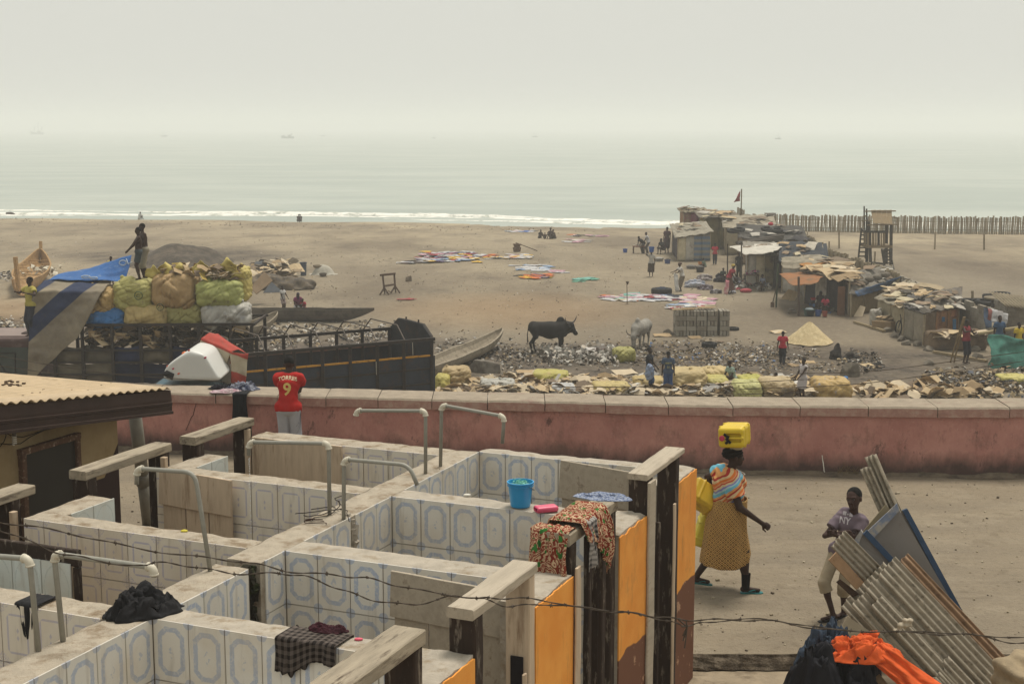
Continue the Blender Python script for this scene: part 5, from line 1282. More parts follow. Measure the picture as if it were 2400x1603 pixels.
# ==== jerrycans
yel = mat('#c9ab1c', .42, .08, 4, .15, spec=.45)
def jerrycan(label, loc, rot, group='yellow jerrycans', cap='#b03a52', m=None, tape=False):
 t = thing('jerrycan', label, 'jerrycan', loc, group)
 s = SDF(.007, .006); s.rbox((0, 0, .19), (.145, .115, .19), .04)
 for z_ in (.10, .28): s.rbox((0, 0, z_), (.150, .120, .006), .004, k=.02)
 s.rbox((.03, 0, .385), (.085, .05, .045), .02, k=.01, sub=True)
 s.cone((-.07, 0, .372), (.13, 0, .372), .013, .013, k=.012)
 s.rbox((-.15, -.12, .19), (.02, .02, .15), .01, k=.03, sub=True)
 o = sdf_obj('can', s, m or yel, t, loc, rot=rot); Rm = Matrix.Rotation(0, 3, 'X'); Rm = o.rotation_euler.to_matrix()
 mb = MB(); mb.lathe([(.001, 0), (.030, 0), (.031, .004), (.031, .024), (.027, .028), (.001, .028)], Rm @ Vector((-.095, 0, .375)) + Vector(loc), 18, rot=Rm); mb.build('cap', mat(cap, .45, .1), t)
 if tape:
  mb = MB()
  for a_, b_ in (((-.03, .01), (-.07, .05)), ((-.04, -.02), (-.02, .03)), ((-.05, .0), (.0, -.055)), ((-.02, -.03), (-.06, -.06))):
   mb.beam(Rm @ Vector((a_[0] + .0, a_[1], .394)) + Vector(loc), Rm @ Vector((b_[0], b_[1], .386)) + Vector(loc), .028, .006, up=Rm @ Vector((0, 0, 1)))
  mb.build('black_tape', mat('#0f0e0d', .6), t)
 return t
# ==== the woman
wl = P('W', 345, 1447, 0); k = 1.66 / 1.70
def wx(x, y, lat=0.):      # readings in the photo -> her own frame (front = -Y), seen from her right side
 return (lat, -(x - 345) * .0015 / k, (1447 - y) * .0015 / k)
J = {}
J['pelvis'] = np.array((0, .02, .95)); J['waist'] = np.array((0, .02, 1.1)); J['chest'] = np.array((0, .01, 1.26)); J['neck'] = np.array((0, .0, 1.44))
J['shR'] = np.array((-.19, .02, 1.37)); J['shL'] = np.array((.19, .05, 1.37)); J['hd'] = np.array((0, -.045, 1.585)); J['hrot'] = (.1, .15, 0)
J['hipL'] = np.array((.1, .02, .92)); J['hipR'] = np.array((-.1, .02, .92))
J['elR'] = np.array((-.26, -.07, 1.06)); J['wrR'] = np.array((-.22, -.33, .87)); J['elL'] = np.array((.27, .22, 1.28)); J['wrL'] = np.array((.2, .18, 1.05))
J['anR'] = np.array((-.10, -.19, .08)); J['knR'] = np.array((-.10, -.16, .50)); J['anL'] = np.array((.08, .36, .14)); J['knL'] = np.array((.09, .12, .50))
J['curlR'] = 1.05; J['handR'] = (0, -.85, -.5); J['palmR'] = (1, 0, 0); J['footL'] = (0, -.95, -.12); J['curlL'] = .8
rb = cm('rainbow')
wom = figure('woman in a rainbow-striped blouse and patterned skirt walking with a yellow jerrycan on her head', wl, R(90), J, k, .0085, shirt=rb, legs=None, hair='wrap', detail=True, sleeves=.62, bulk=1.34, gb=1.08, shirtlen=.1,
    shoes=mat('#1f6a6a', .6), female=True, scarf=mat('#15110f', .9, .3, 40), shirtdisp=lambda X, Y, Z: .006 * np.sin(Z * 42 + 3 * np.sin(Y * 22)) * np.sin(Y * 35 - Z * 15))
# skirt: lofted with folds
sec = [(735, 225, 474, .225), (800, 205, 474, .24), (900, 178, 472, .25), (1000, 165, 478, .245), (1100, 150, 495, .245), (1180, 140, 508, .25), (1232, 138, 500, .25)]
pts = []; nu_, nv_ = 120, 40
for j in range(nv_ + 1):
 yy = 728 + (1236 - 728) * j / nv_; k0 = max(0, min(len(sec) - 2, sum(1 for q in sec if q[0] <= yy) - 1)); a_, b_ = sec[k0], sec[k0 + 1]; t_ = (yy - a_[0]) / (b_[0] - a_[0])
 l, r_, hw = [a_[i] + (b_[i] - a_[i]) * t_ for i in (1, 2, 3)]; cx_ = (l + r_) / 2; hl = (r_ - l) / 2 * .0015
 for i in range(nu_ + 1):
  an = 2 * math.pi * i / nu_; f_ = 1 + (.045 * math.sin(an * 9 + 2 * noise.noise((j * .05, 1, 1))) + .03 * noise.noise((math.cos(an) * 3, math.sin(an) * 3, j * .06))) * min(1, j / 18)
  zz = (1447 - yy) * .0015 + (.012 * math.sin(an * 2 + 1) if j == nv_ else 0) + (.035 * max(0, math.cos(an - .1)) * (j / nv_) ** 4)
  pts.append(wl + Vector(((cx_ - 345) * .0015 + hl * f_ * math.cos(an), hw * f_ * math.sin(an) * .95, zz)))
sk = sheet_obj('skirt', pts, nu_, nv_, cm('lattice'), wom, (1.45, .76), thick=.004)
s = SDF(.008, .02);
sk2 = MB(); an = wl + Vector((.19 * k, -.10 * k, 0))
mb = MB(); mb.lathe([(.044, .05), (.046, .09), (.05, .16), (.053, .225), (.054, .23)], an - Vector((0, 0, 0)), 16); mb.build('sock', mat('#100e0e', .9), wom, smooth=True)
# necklace
mb = MB(); nk = wl + Vector((.01, 0, 1.385))
for i in range(44):
 a_ = i / 44 * 6.283; q = nk + Vector((.05 + .10 * math.cos(a_), .10 * math.sin(a_), -.035 * math.cos(a_))); mb.box(q, (.008, .008, .008))
mb.build('necklace', mat('#b5ada0', .4), wom)
# pad and cans
hp_ = wl + Vector((.045, 0, 1.66 - .025)); mb = MB(); mb.lathe([(.02, 0), (.07, .0), (.085, .02), (.075, .04), (.03, .045)], hp_, 20, sx=1.1); mb.build('head_pad', cm('#b5a88a'), None, 'rolled pale cloth pad between the headscarf and the jerrycan', 'pad', smooth=True)
Rj = Matrix.Rotation(R(-22), 3, 'Z') @ Matrix.Rotation(R(90), 3, 'X') @ Matrix.Rotation(R(4), 3, 'Z')
cc = hp_ + Vector((-.01, 0, .045 + .118)) - Rj @ Vector((0, 0, .19))
jerrycan('yellow jerrycan with a pink cap and black tape balanced on the woman\'s head', cc, Rj.to_euler(), tape=True)
Rj = Matrix.Rotation(R(-25), 3, 'Y') @ Matrix.Rotation(R(62), 3, 'Z') @ Matrix.Rotation(R(0), 3, 'X')
Rj = Matrix.Rotation(R(-58), 3, 'Y') @ Matrix.Rotation(R(40), 3, 'Z')
cc = DP('W', 165, 735, wl.y + .12) - Rj @ Vector((0, 0, .19))
jerrycan('scuffed yellow jerrycan held under the walking woman\'s far arm', cc, Rj.to_euler(), m=mat('#bd9a1e', .5, .15, 6, .2, c2='#6d5820', f2=.62, s2=6, spec=.4))
Rj = Matrix.Rotation(R(18), 3, 'Y') @ Matrix.Rotation(R(85), 3, 'Z')
cc = DP('W', 178, 985, wl.y + .30) - Rj @ Vector((0, 0, .19))
jerrycan('pale yellow jerrycan carried low behind the woman\'s skirt', cc, Rj.to_euler(), m=mat('#c4b53c', .5, .1, 6, .2, spec=.4))
# ==== the boy with folded arms
bl = P('K', 300, 1445, 0); kb = 1.42 / 1.70
J = joints(pelvis=(.03, .02, .88), side=.24, lean=-.05, twist=-.35, feet=((.05, .1, .07), (-.02, -.16, .09)), hands=((-.03, -.25, 1.17), (.06, -.26, 1.19)), kneep=((0, -1, 0), (-.9, -1, .1)), elbp=((.9, -.3, -1), (-1.2, -.3, -1)), headturn=-.15, headside=-.12, sh=.15)
J['shL'] = J['shL']; J['elL'] = np.array((.24, -.10, 1.13)); J['wrL'] = np.array((.04, -.26, 1.15)); J['elR'] = np.array((-.16, -.16, 1.10)); J['wrR'] = np.array((.08, -.22, 1.19))
J['handL'] = (-.9, -.1, .35); J['handR'] = (.9, -.1, .1); J['palmL'] = (0, 1, 0); J['palmR'] = (0, 1, 0); J['curlL'] = .35; J['curlR'] = .35; J['footR'] = (-.75, -.66, -.05); J['footL'] = (-.3, -.95, 0); J['gaze'] = .2
boy = figure('boy with folded arms in a grey-purple t-shirt and beige shorts leaning on the sheets', bl + Vector((.06, .05, 0)), R(-28), J, kb, .0085, skin=mat('#43302a', .62, .12, 20, .1, spec=.22), shirt=mat('#6d6068', .95, .1, 20, .2), legs=mat('#9c8f78', .92, .12, 14, .4), legk='knee', detail=True, sleeves=.66, bulk=.88, gb=.8, hk=1.16, shirtlen=-.08,
    shoes=mat('#17120f', .7))
sh_ = kid(boy, 'shirt'); wh = mat('#b5aeb0', .9)
L0 = bl + Vector((.06, .05, 0))
text_on(boy, sh_, 'NY', .09, -.02 + .07, 1.085, wh, False, L0, R(-28)); text_on(boy, sh_, '■▪■', .05, .07, 1.15, wh, False, L0, R(-28), name='shirt_print')
# ==== the man in the red shirt
ml = Vector((P('N', 697, 1060, 0).x, wall_y(-3.2) - .38, 0))
J = joints(pelvis=(0, .10, .90), lean=.24, feet=((.1, .05, .07), (-.1, .08, .07)), hands=((.12, -.52, 1.06), (-.10, -.50, 1.06)), elbp=((1, .2, -.8), (-1.2, .2, -.8)), head=.35)
man = figure('man in a red number nine football shirt and grey shorts leaning on the pink wall', ml, R(180), J, .99, .0105, shirt=mat('#a3211c', .9, .08, 14, .25), legs=mat('#a3a4ab', .85, .08, 12, .4), legk='knee', sleeves=.6, bulk=1.06, gb=.98, shirtlen=-.06)
sh_ = kid(man, 'shirt'); gold = mat('#cdb368', .8)
text_on(man, sh_, '9', .26, 0, 1.19, gold, True, ml, R(180), name='shirt_number'); text_on(man, sh_, 'TORRES', .078, 0, 1.365, mat('#d8c9a8', .8), True, ml, R(180), arc=1.6, name='shirt_name', sx=1.05)
for q in (-.004, .012, .028):
 pass
# stripes down the right side of the shorts
mb = MB(); sh2 = kid(man, 'shorts'); bv = BVHTree.FromPolygons([tuple(v.co) for v in sh2.data.vertices], [tuple(p.vertices) for p in sh2.data.polygons])
for off in (0, .02, .04):
 prev = None
 for i in range(14):
  z = .86 - i * .033; hit = bv.ray_cast(Vector((-1, .06 + off, z)), Vector((1, 0, 0)))
  if hit[0] is None: continue
  q = hit[0] + Vector((-.003, 0, 0))
  if prev is not None: mb.beam(prev, q, .006, .002, up=(1, 0, 0))
  prev = q
me = mesh('side_stripes', mb.v, mb.f, mat('#17181c')); o = bpy.data.objects.new('side_stripes', me); put(o, man, ml); o.rotation_euler = (0, 0, R(180))
# clothes on the wall
ww = wall_y(-4.1) + .3
cw_ = P('E', 1640, 1270, 1.0)
drape('black_trousers', (P('E', 1665, 1290, 1.0).x, wall_y(-3.9) + .14, 1.0), (1, -.12, 0), (0, -1, 0), .20, .24, lambda a: .47 + .05 * math.sin(a * 6), lambda a: .0, mat('#121318', .9, .2, 30, .3), fold=.012, seed=4, nu=24, ns=50,
  label='black trousers hanging down the front of the pink wall', cat='trousers')
crumple('striped_shirt', (P('E', 1700, 1240, 1.0).x, wall_y(-4) + .35, 1.0), (.24, .14, .12), mat('#8a8c96', .9, .2, 8, .4, c2='#1f2740', f2=.5, s2=9), 'white and navy shirt bunched on the wall top', seed=41, n=10, h=.011, rz=.2)
crumple('pink_shirt', (P('E', 1560, 1285, 1.0).x, wall_y(-4) + .16, 1.0), (.24, .1, .06), mat('#b5a2a4', .9, .1, 8, .4, c2='#a8808c', f2=.55, s2=8), 'pale pink and white shirt on the wall edge', seed=42, n=8, h=.01)
crumple('dark_shirt', (P('E', 1560, 1250, 1.0).x, wall_y(-4) + .48, 1.0), (.24, .1, .07), mat('#1c1b22', .9, .1, 8, .4), 'dark shirt lying behind the pale pink one on the wall', seed=43, n=8, h=.01)
# ==== vehicles beyond the wall
def PLN(r, x, y, a, b):            # on the upright plane through the points a and b
 n = Vector((b.y - a.y, -(b.x - a.x), 0)); d = ray(r, x, y); t = (Vector((a.x, a.y, 0)) - Vector((0, 0, 0))).dot(n) / d.dot(n)
 return Vector((0, 0, HC)) + d * t
iron = mat('#332d29', .7, .3, 6, .4, c2='#4a3427', f2=.64, s2=3, bd=.006)
iron2 = mat('#2d2e32', .65, .3, 3, .3, c2='#45322a', f2=.58, s2=1.3, bd=.006)
navy = mat('#2d323b', .65, .3, 2.2, .3, c2='#4d3626', f2=.6, s2=1.6, bd=.006, spec=.3)
ylw = mat('#b5822c', .7, .2, 6, .2, c2='#5a4526', f2=.6, s2=6)
def beams(name, segs, w_, h_, m, parent, sep=False, **kw):
 if sep:
  for a, b in segs:
   mb = MB(); mb.beam(a, b, w_, h_, **kw); mb.build(name, m, parent)
 else:
  mb = MB()
  for a, b in segs: mb.beam(a, b, w_, h_, **kw)
  mb.build(name, m, parent)
# --- empty black truck body
TZ = -1.33; BOT = -3.3
N0 = P('F', -40, 1040, TZ); N1 = P('F', 1375, 922, TZ); F0 = P('F', -40, 945, TZ); F1 = P('F', 1082, 850, TZ)
off = (F1 - N1); F0 = N0 + off * 1.0
t = thing('cattle_truck_body', 'empty black truck body with a yellow line and bent hoops over its open top', 'truck', (N0 + N1 + F0 + F1) / 4 + Vector((0, 0, BZ - TZ)))
def at_(a, b, s_, z): q = a.lerp(b, s_); return Vector((q.x, q.y, z))
L_ = (N1 - N0).length
beams('top_rail', [(N0, N1)], .09, .09, iron, t); beams('top_rail', [(F0, F1)], .09, .09, iron, t)
sN = [(P('F', x, 1000, TZ).x, x) for x in ()]
posts = [.045, .165, .3, .435, .57, .705, .84, .985]
for s_ in posts:
 beams('post', [(at_(N0, N1, s_, BOT), at_(N0, N1, s_, TZ - .04))], .1, .09, iron, t, up=(0, 1, 0)); beams('post', [(at_(F0, F1, s_, BOT), at_(F0, F1, s_, TZ - .04))], .1, .09, iron, t, up=(0, 1, 0))
for (a, b, m_, nm) in ((N0, N1, navy, 'side_panel'), (F0, F1, iron2, 'side_panel')):
 nrm = Vector((b.y - a.y, a.x - b.x, 0)).normalized() * (.06 if a is N0 else -.06)
 mb = MB(); mb.grid(lambda s_, q, a=a, b=b: at_(a, b, s_, BOT + (-1.86 - BOT) * q) + Vector((0, .05 + .02 * noise.noise((s_ * 14, q * 3, 1)), 0)), 50, 8); mb.build(nm, m_, t, thick=.03)
for s0, s1 in zip(posts, posts[1:]):
 mb = MB(); mb.beam(at_(N0, N1, s0 + .008, -1.84), at_(N0, N1, s1 - .008, -1.84), .03, .055, rough=.004, seg=6); mb.build('yellow_line', ylw, t)
 beams('rib', [(at_(N0, N1, s0 + .008, -2.25), at_(N0, N1, s1 - .008, -2.25)), (at_(N0, N1, s0 + .008, -2.72), at_(N0, N1, s1 - .008, -2.72))], .04, .05, iron, t, True)
mb = MB(); mb.beam(at_(F0, F1, 0, -1.83), at_(F0, F1, 1, -1.83), .05, .1, rough=.01, seg=20); mb.build('faded_edge', mat('#7a5346', .8, .3, 3, .3, c2='#5c5244', f2=.5, s2=4), t)
fl_ = MB(); fl_.add([at_(N0, N1, 0, BOT), at_(N0, N1, 1, BOT), at_(F0, F1, 1, BOT), at_(F0, F1, 0, BOT)], [(0, 1, 2, 3)]); fl_.build('floor', mat('#2b2520'), t)
for sx_ in (.1, .8):
 for sd_ in (.04, .96):
  q = at_(N0, N1, sx_, BZ + .5).lerp(at_(F0, F1, sx_, BZ + .5), sd_); mb = MB(); ax_ = Matrix.Rotation(R(90), 3, 'X'); mb.lathe([(.01, -.14), (.3, -.14), (.48, -.13), (.5, -.05), (.5, .05), (.48, .13), (.3, .14), (.01, .14)], q, 24, rot=ax_); mb.build('wheel', mat('#16151a'), t)
# tall end board
bpx = [('F', 1080, 838), ('F', 1130, 781), ('F', 1180, 790), ('F', 1300, 822), ('F', 1352, 900), ('F', 1366, 935), ('F', 1366, 1180), ('F', 1100, 1080)]
q = [PLN(*b, F1, N1) for b in bpx]; q[-1].z = BOT; q[-2].z = BOT
nn = Vector((N1.y - F1.y, F1.x - N1.x, 0)).normalized() * .05
mb = MB(); n = len(q); mb.add(q + [p + nn for p in q], [tuple(range(n)), tuple(reversed(range(n, 2 * n)))] + [(i, i + n, (i + 1) % n + n, (i + 1) % n) for i in range(n)]); mb.build('end_board', iron2, t)
for s_ in (.33, .62): beams('board_rib', [(at_(F1, N1, s_, BOT) - nn * .6, at_(F1, N1, s_, -.85) - nn * .6)], .05, .04, iron, t, up=(0, 1, 0))
for z_ in (-1.45, -1.0 if False else -2.3): beams('board_rib', [(at_(F1, N1, .02, z_) - nn * .6, at_(F1, N1, .98, z_) - nn * .6)], .04, .05, mat('#5c5850'), t)
ov = [i for i in q[:6]]
mb = MB()
for a, b in zip(ov, ov[1:]): mb.beam(a - nn * .2, b - nn * .2, .07, .03)
mb.build('board_edge', iron, t)
for k_, s_ in enumerate((.02, .165, .30, .435, .57, .705, .845)):
 a = at_(N0, N1, s_, TZ + .03); b = at_(F0, F1, s_ + .0, TZ + .03); dz = Vector((0, 0, .42))
 mb = MB(); mb.tube([a, a.lerp(b, .17) + dz, a.lerp(b, .80) + dz, b], .022, 6); mb.build('hoop', mat('#5a5148', .6), t)
for (x0, y0, x1, y1) in ((975, 1075, 978, 1165), (1225, 945, 1228, 1030)): mb = MB(); mb.tube([PLN('F', x0, y0, N0, N1) - Vector((0, .1, 0)), PLN('F', x1, y1, N0, N1) - Vector((0, .1, 0))], .012, 5); mb.build('rope', mat('#a09a8c'), t)
# --- blue truck cab with a white wind deflector
YD = 38.4
t = thing('truck_cab', 'blue truck cab whose roof carries a white wind deflector with an orange beacon', 'truck', DP('E', 1250, 1250, YD + .9) * 1 + Vector((0, 0, -2.4)))
s = SDF(.035, .1); cB = DP('E', 1275, 1290, YD + .9); s.rbox((0, 0, 0), (.88, 1.05, .30), .2); s.rbox((-.72, 0, -.12), (.34, 1.0, .14), .12)
cb = sdf_obj('cab_roof', s, mat('#35525f', .45, .2, 2, .15, c2='#5d6b6c', f2=.6, s2=2, spec=.5), t, cB, smooth=None)
s = SDF(.03, .1); s.rbox((0, 0, -1.3), (.95, 1.1, 1.25), .15); sdf_obj('cab_body', s, mat('#2c4450', .5), t, cB)
vz = MB(); vz.grid(lambda a, b: cB + Vector((-.95 - .15 * b + .1 * a, -.95 + 1.9 * a, .22 - .16 * b + .0 * a)), 8, 3); vz.build('sun_visor', mat('#1b2024', .3), t, thick=.02)
s = SDF(.022, .02); s.kc = .09
def epx(x, y): return ((x - 1320) / 2.935 * YD / 3371, (1215 - y) / 2.935 * YD / 3333)
s.rbox((0, .85, .40), (.84, .82, .56), .3)
def sidecut(p, q_):         # plane through two side-view points
 (x0, z0), (x1, z1) = epx(*p), epx(*q_); dx, dz = x1 - x0, z1 - z0; l = math.hypot(dx, dz); s.cut((x0, 0, z0), (-dz / l, 0, dx / l))
sidecut((1100, 1165), (1150, 1095)); sidecut((1130, 1108), (1310, 990)); sidecut((1300, 990), (1420, 1028)); sidecut((1410, 1018), (1495, 1165))
s.cut((0, 0, 0), (0, 0, -1))
s.rbox((-.72, .8, .06), (.2, .55, .14), .05, k=.02, sub=False) if False else None
df = DP('E', 1320, 1215, YD)
wo_ = sdf_obj('wind_deflector', s, mat('#c9c8c2', .4, .04, 2, .05, spec=.45), t, df)
bvd = BVHTree.FromPolygons([tuple(v.co) for v in wo_.data.vertices], [tuple(p.vertices) for p in wo_.data.polygons])
def snap(q):
 h_ = bvd.ray_cast(q - df - Vector((0, 3, 0)), Vector((0, 1, 0))); return q if h_[0] is None else h_[0] + df - Vector((0, .01, 0))
mb = MB(); a = [epx(*p) for p in ((1102, 1163), (1142, 1137), (1197, 1162), (1180, 1208))]
mb.add([snap(df + Vector((x_, 0, z_))) for x_, z_ in a] , [(0, 1, 2, 3)]); o = mb.build('air_opening', mat('#0d0e10', .5), wo_, thick=.06)
for nm, (x_, y_), cl, sz_ in (('side_light', (1145, 1115), '#c4542a', .03), ('side_light', (1190, 1128), '#a8324a', .03), ('side_light', (1228, 1162), '#c4542a', .032), ('side_light', (1410, 1053), '#a02c48', .035), ('side_light', (1300, 1002), '#b03a30', .03)):
 s = SDF(.008, .01); s.ell((0, 0, 0), (sz_ * 1.3, sz_ * .7, sz_ * .8)); sdf_obj(nm, s, mat(cl, .3, .05, 4, 0, spec=.5), wo_, snap(DP('E', x_, y_, YD)), rot=(0, -.5, 0))
bq = DP('E', 1283, 1055, YD + .3); mb = MB(); mb.lathe([(.01, 0), (.085, 0), (.085, .03), (.07, .035), (.065, .15), (.05, .19), (.01, .195)], bq, 18, rot=Matrix.Rotation(-.45, 3, 'Y')); mb.build('beacon', mat('#d4651a', .25, .05, 4, 0, spec=.5), wo_, smooth=True)
# --- red and white tarpaulin folded over the front of the black body
rt = NT('m_red_tarp'); g = rt.geo(); x, y, z = rt.xyz(g)
st_ = rt.noise(1.2, 3, .6, g)
f = rt.ramp(rt.m('SINE', rt.m('ADD', rt.m('MULTIPLY', z, 6.4), rt.m('MULTIPLY', x, 2.6))), -.1, .1)
c = rt.mix(f, hx('#a03a2e'), hx('#b0a58e')); c = rt.mix(rt.ramp(rt.noise(5, 5, .7, g), .5, .75, 0, .5), c, hx('#6b5346')); rt.bump(rt.noise(4, 4, .6, g), .8, .05); rtm = rt.done(c, .75)
def gsheet(name, rows, m, label, cat, nu=30, wrinkle=.05, seed=0., thick=.012, per=6, parent=None, freq=1.6):
 """cloth through rows of (zoom, xL, yL, depL, xR, yR, depR); smooth between rows"""
 n = len(rows); pts = []; nv = (n - 1) * per
 for j in range(nv + 1):
  f_ = j / per; i0 = min(n - 2, int(f_)); t_ = f_ - i0; a, b = rows[i0], rows[i0 + 1]
  L = [a[k] + (b[k] - a[k]) * t_ for k in range(1, 7)]
  for i in range(nu + 1):
   u_ = i / nu; q = DP(a[0], L[0] + (L[3] - L[0]) * u_, L[1] + (L[4] - L[1]) * u_, L[2] + (L[5] - L[2]) * u_)
   nz = noise.noise(q * freq + Vector((seed, 0, 0))) + .5 * noise.noise(q * freq * 2.7 + Vector((seed, 4, 0)))
   q += Vector((.3 * wrinkle * nz, -wrinkle * nz, .5 * wrinkle * noise.noise(q * freq * 1.4 + Vector((0, seed, 9)))))
   pts.append(q)
 return sheet_obj(name, pts, nu, nv, m, parent, label=label, cat=cat, thick=thick)
gsheet('red_tarpaulin', [('E', 1365, 985, 40.1, 1560, 1085, 39.9), ('E', 1385, 920, 40.0, 1590, 1010, 39.8), ('E', 1440, 878, 40.3, 1640, 1000, 40.0), ('E', 1500, 890, 40.6, 1700, 1030, 40.1)], rtm,
  'folded top of the red and white tarpaulin behind the white deflector', 'tarpaulin', 26, .10, 3)
gsheet('red_tarpaulin', [('E', 1580, 1015, 39.8, 1708, 1015, 39.9), ('E', 1590, 1110, 39.8, 1700, 1110, 39.9), ('E', 1590, 1250, 39.8, 1690, 1250, 39.9)], rtm, 'hanging red end of the red and white tarpaulin', 'tarpaulin', 14, .16, 5)
gsheet('yellow_banner', [('E', 1375, 985, 40.35, 1590, 1060, 40.2), ('E', 1420, 940, 40.5, 1600, 980, 40.4)], mat('#a87f30', .85, .2, 4, .4), 'yellow strip of banner under the red tarpaulin', 'banner', 12, .05, 6)
bn = gsheet('white_banner', [('E', 1440, 1000, 40.25, 1590, 1060, 40.05), ('E', 1450, 1100, 40.25, 1590, 1180, 40.05), ('E', 1480, 1180, 40.25, 1590, 1250, 40.05)], mat('#a8a294', .85, .15, 3, .4), 'white banner with red letters hanging beside the deflector', 'banner', 12, .03, 7)
cu = bpy.data.curves.new('t', 'FONT'); cu.body = 'MOIT'; cu.size = .42; cu.extrude = .005; o = bpy.data.objects.new('t', cu); col.objects.link(o)
me = o.evaluated_get(bpy.context.evaluated_depsgraph_get()).to_mesh(); v_ = [v.co.copy() for v in me.vertices]; f_ = [tuple(p.vertices) for p in me.polygons]; bpy.data.objects.remove(o)
Rl = Matrix.Rotation(R(90), 3, 'X'); org = DP('E', 1452, 1068, 40.0)
mb = MB(); mb.add([org + Matrix.Rotation(.18, 3, 'Y') @ (Rl @ Vector((v.x * .62, v.y, v.z))) + Vector((0, -.06 - .0 * v.x, 0)) for v in v_], f_); mb.build('lettering', mat('#6e1f1c'), bn)
# --- the loaded truck
Y1 = 46.0
def T1(x, z, dy=0.): return Vector(((x / 2.935 - 1200) / 3371 * Y1, Y1 + dy, z))
tr = thing('loaded_truck', 'maroon truck piled high with sacks of waste behind a dark slatted side', 'truck', T1(950, BZ, 1.2))
ztop = -1.25; zb = -3.3
px_ = [300, 500, 710, 910, 1120, 1320, 1545, 1692]
for i, x_ in enumerate(px_):
 beams('post', [(T1(x_, zb), T1(x_, ztop))], .1, .09, iron, tr, up=(0, 1, 0)); beams('post', [(T1(x_, zb, 2.5), T1(x_, ztop, 2.5))], .1, .09, iron, tr, up=(0, 1, 0))
for z_ in (ztop + .02, -2.05, -2.45, -2.85):
 beams('side_rail', [(T1(200, z_, -.02), T1(1720, z_ + (.04 if z_ > -1.5 else 0), -.02))], .05, .06 if z_ < -1.5 else .09, iron, tr); beams('side_rail', [(T1(200, z_, 2.5), T1(1720, z_, 2.5))], .05, .06, iron, tr)
beams('side_rail', [(T1(1700, ztop + .02), T1(1700, ztop + .02, 2.5))], .06, .08, iron, tr)
mb = MB(); mb.box((T1(950, zb, 1.25)), (7.3, 2.5, .12)); mb.build('bed', iron, tr)
pan = [mat('#5d574b', .9, .2, 3, .5), mat('#2b3350', .9, .2, 3, .5), mat('#4d4a44', .9, .2, 3, .5), mat('#23283c', .9, .2, 3, .5), mat('#6a6252', .9, .2, 3, .5)]
rr = random.Random(3)
for i, (a, b) in enumerate(zip(px_, px_[1:])):
 for (z0, z1) in ((-3.2, -2.5), (-2.5, -1.95)):
  mb = MB(); sp_ = rr.uniform(0, 9)
  mb.grid(lambda s_, q, a=a, b=b, z0=z0, z1=z1, sp_=sp_: T1(a + (b - a) * s_, z0 + (z1 - z0) * q + .05 * math.sin(s_ * 5 + sp_), .16 - .12 * math.sin(3.14 * s_) * math.sin(3.14 * q) ** .5 + .03 * noise.noise((s_ * 6, q * 5, sp_))), 10, 8)
  mb.build('cargo_cover', rr.choice(pan), tr, smooth=True)
card = [mat(c_, .9, .12, 6, .3) for c_ in ('#a38c6b', '#8a7558', '#b09b7a', '#6f6050', '#b8a88e')]
dark = [mat(c_, .9, .2, 6, .3) for c_ in ('#3a332c', '#4f4538', '#2a2622')]
def scraps(name, pts, size, mats, parent=None, thin=.012, tilt=.5, aspect=1., bend=True, **kw):
 """many odd flat pieces, each bent and with its own thickness, as one object"""
 mb = MB(); r_ = random.Random(len(pts) + int(pts[0].x * 10))
 for p in pts:
  l = size * r_.uniform(.4, 1.3); w_ = l * r_.uniform(.35, 1.) * aspect; rot = Matrix.Rotation(r_.uniform(0, 6.28), 3, 'Z') @ Matrix.Rotation(r_.gauss(0, tilt), 3, 'X') @ Matrix.Rotation(r_.gauss(0, tilt), 3, 'Y')
  pr = [(-l / 2, -w_ / 2 * r_.uniform(.6, 1), 0), (l * .02, -w_ / 2, l * .12 * bend), (l / 2, -w_ / 2 * r_.uniform(.5, 1.1), 0), (l / 2 * r_.uniform(.7, 1.1), w_ / 2, 0), (0, w_ / 2 * r_.uniform(.7, 1.1), l * .1 * bend), (-l / 2, w_ / 2 * r_.uniform(.6, 1.), 0)]
  v = [rot @ Vector(q_) + p for q_ in pr] ; nn_ = rot @ Vector((0, 0, -thin))
  mb.add(v + [q_ + nn_ for q_ in v], [(0, 1, 4, 5), (1, 2, 3, 4), (11, 10, 7, 6), (10, 9, 8, 7), (0, 6, 7, 1), (1, 7, 8, 2), (2, 8, 9, 3), (3, 9, 10, 4), (4, 10, 11, 5), (5, 11, 6, 0)], r_.randrange(len(mats)))
 return mb.build(name, mats, parent, **kw)
scraps('cardboard_load', [T1(rr.uniform(520, 1690), rr.uniform(-1.95, -1.3), rr.uniform(.1, .5)) for _ in range(420)], .42, card[1:4] + dark * 2, tr, tilt=.35, kind='stuff')
for (x0, y0, x1, y1, cc_) in ((605, 865, 690, 940, 0), (720, 855, 785, 875, 1), (970, 895, 1045, 930, 2), (1060, 865, 1105, 910, 0), (790, 880, 895, 925, 2), (1620, 830, 1690, 870, 4)):
 q = [DP('E', a_, b_, Y1 - .05 + .1 * k_) for k_, (a_, b_) in enumerate(((x0, y0), (x1, y0 + 6), (x1 - 4, y1), (x0 + 10, y1 + 4)))]
 mb = MB(); nn = Vector((0, .02, 0)); mb.add(q + [p + nn for p in q], [(0, 1, 2, 3), (7, 6, 5, 4), (0, 4, 5, 1), (1, 5, 6, 2), (2, 6, 7, 3), (3, 7, 4, 0)]); mb.build('cardboard_piece', card[cc_], tr)
mb = MB()
for k_ in range(9): mb.tube([DP('E', 1215 + 85 * math.cos(a_) + rr.uniform(-3, 3), 868 + (26 - k_) * math.sin(a_), Y1 + .15) for a_ in [i * .35 for i in range(19)]], .012, 4)
mb.build('cable_coil', mat('#4a4136'), tr)
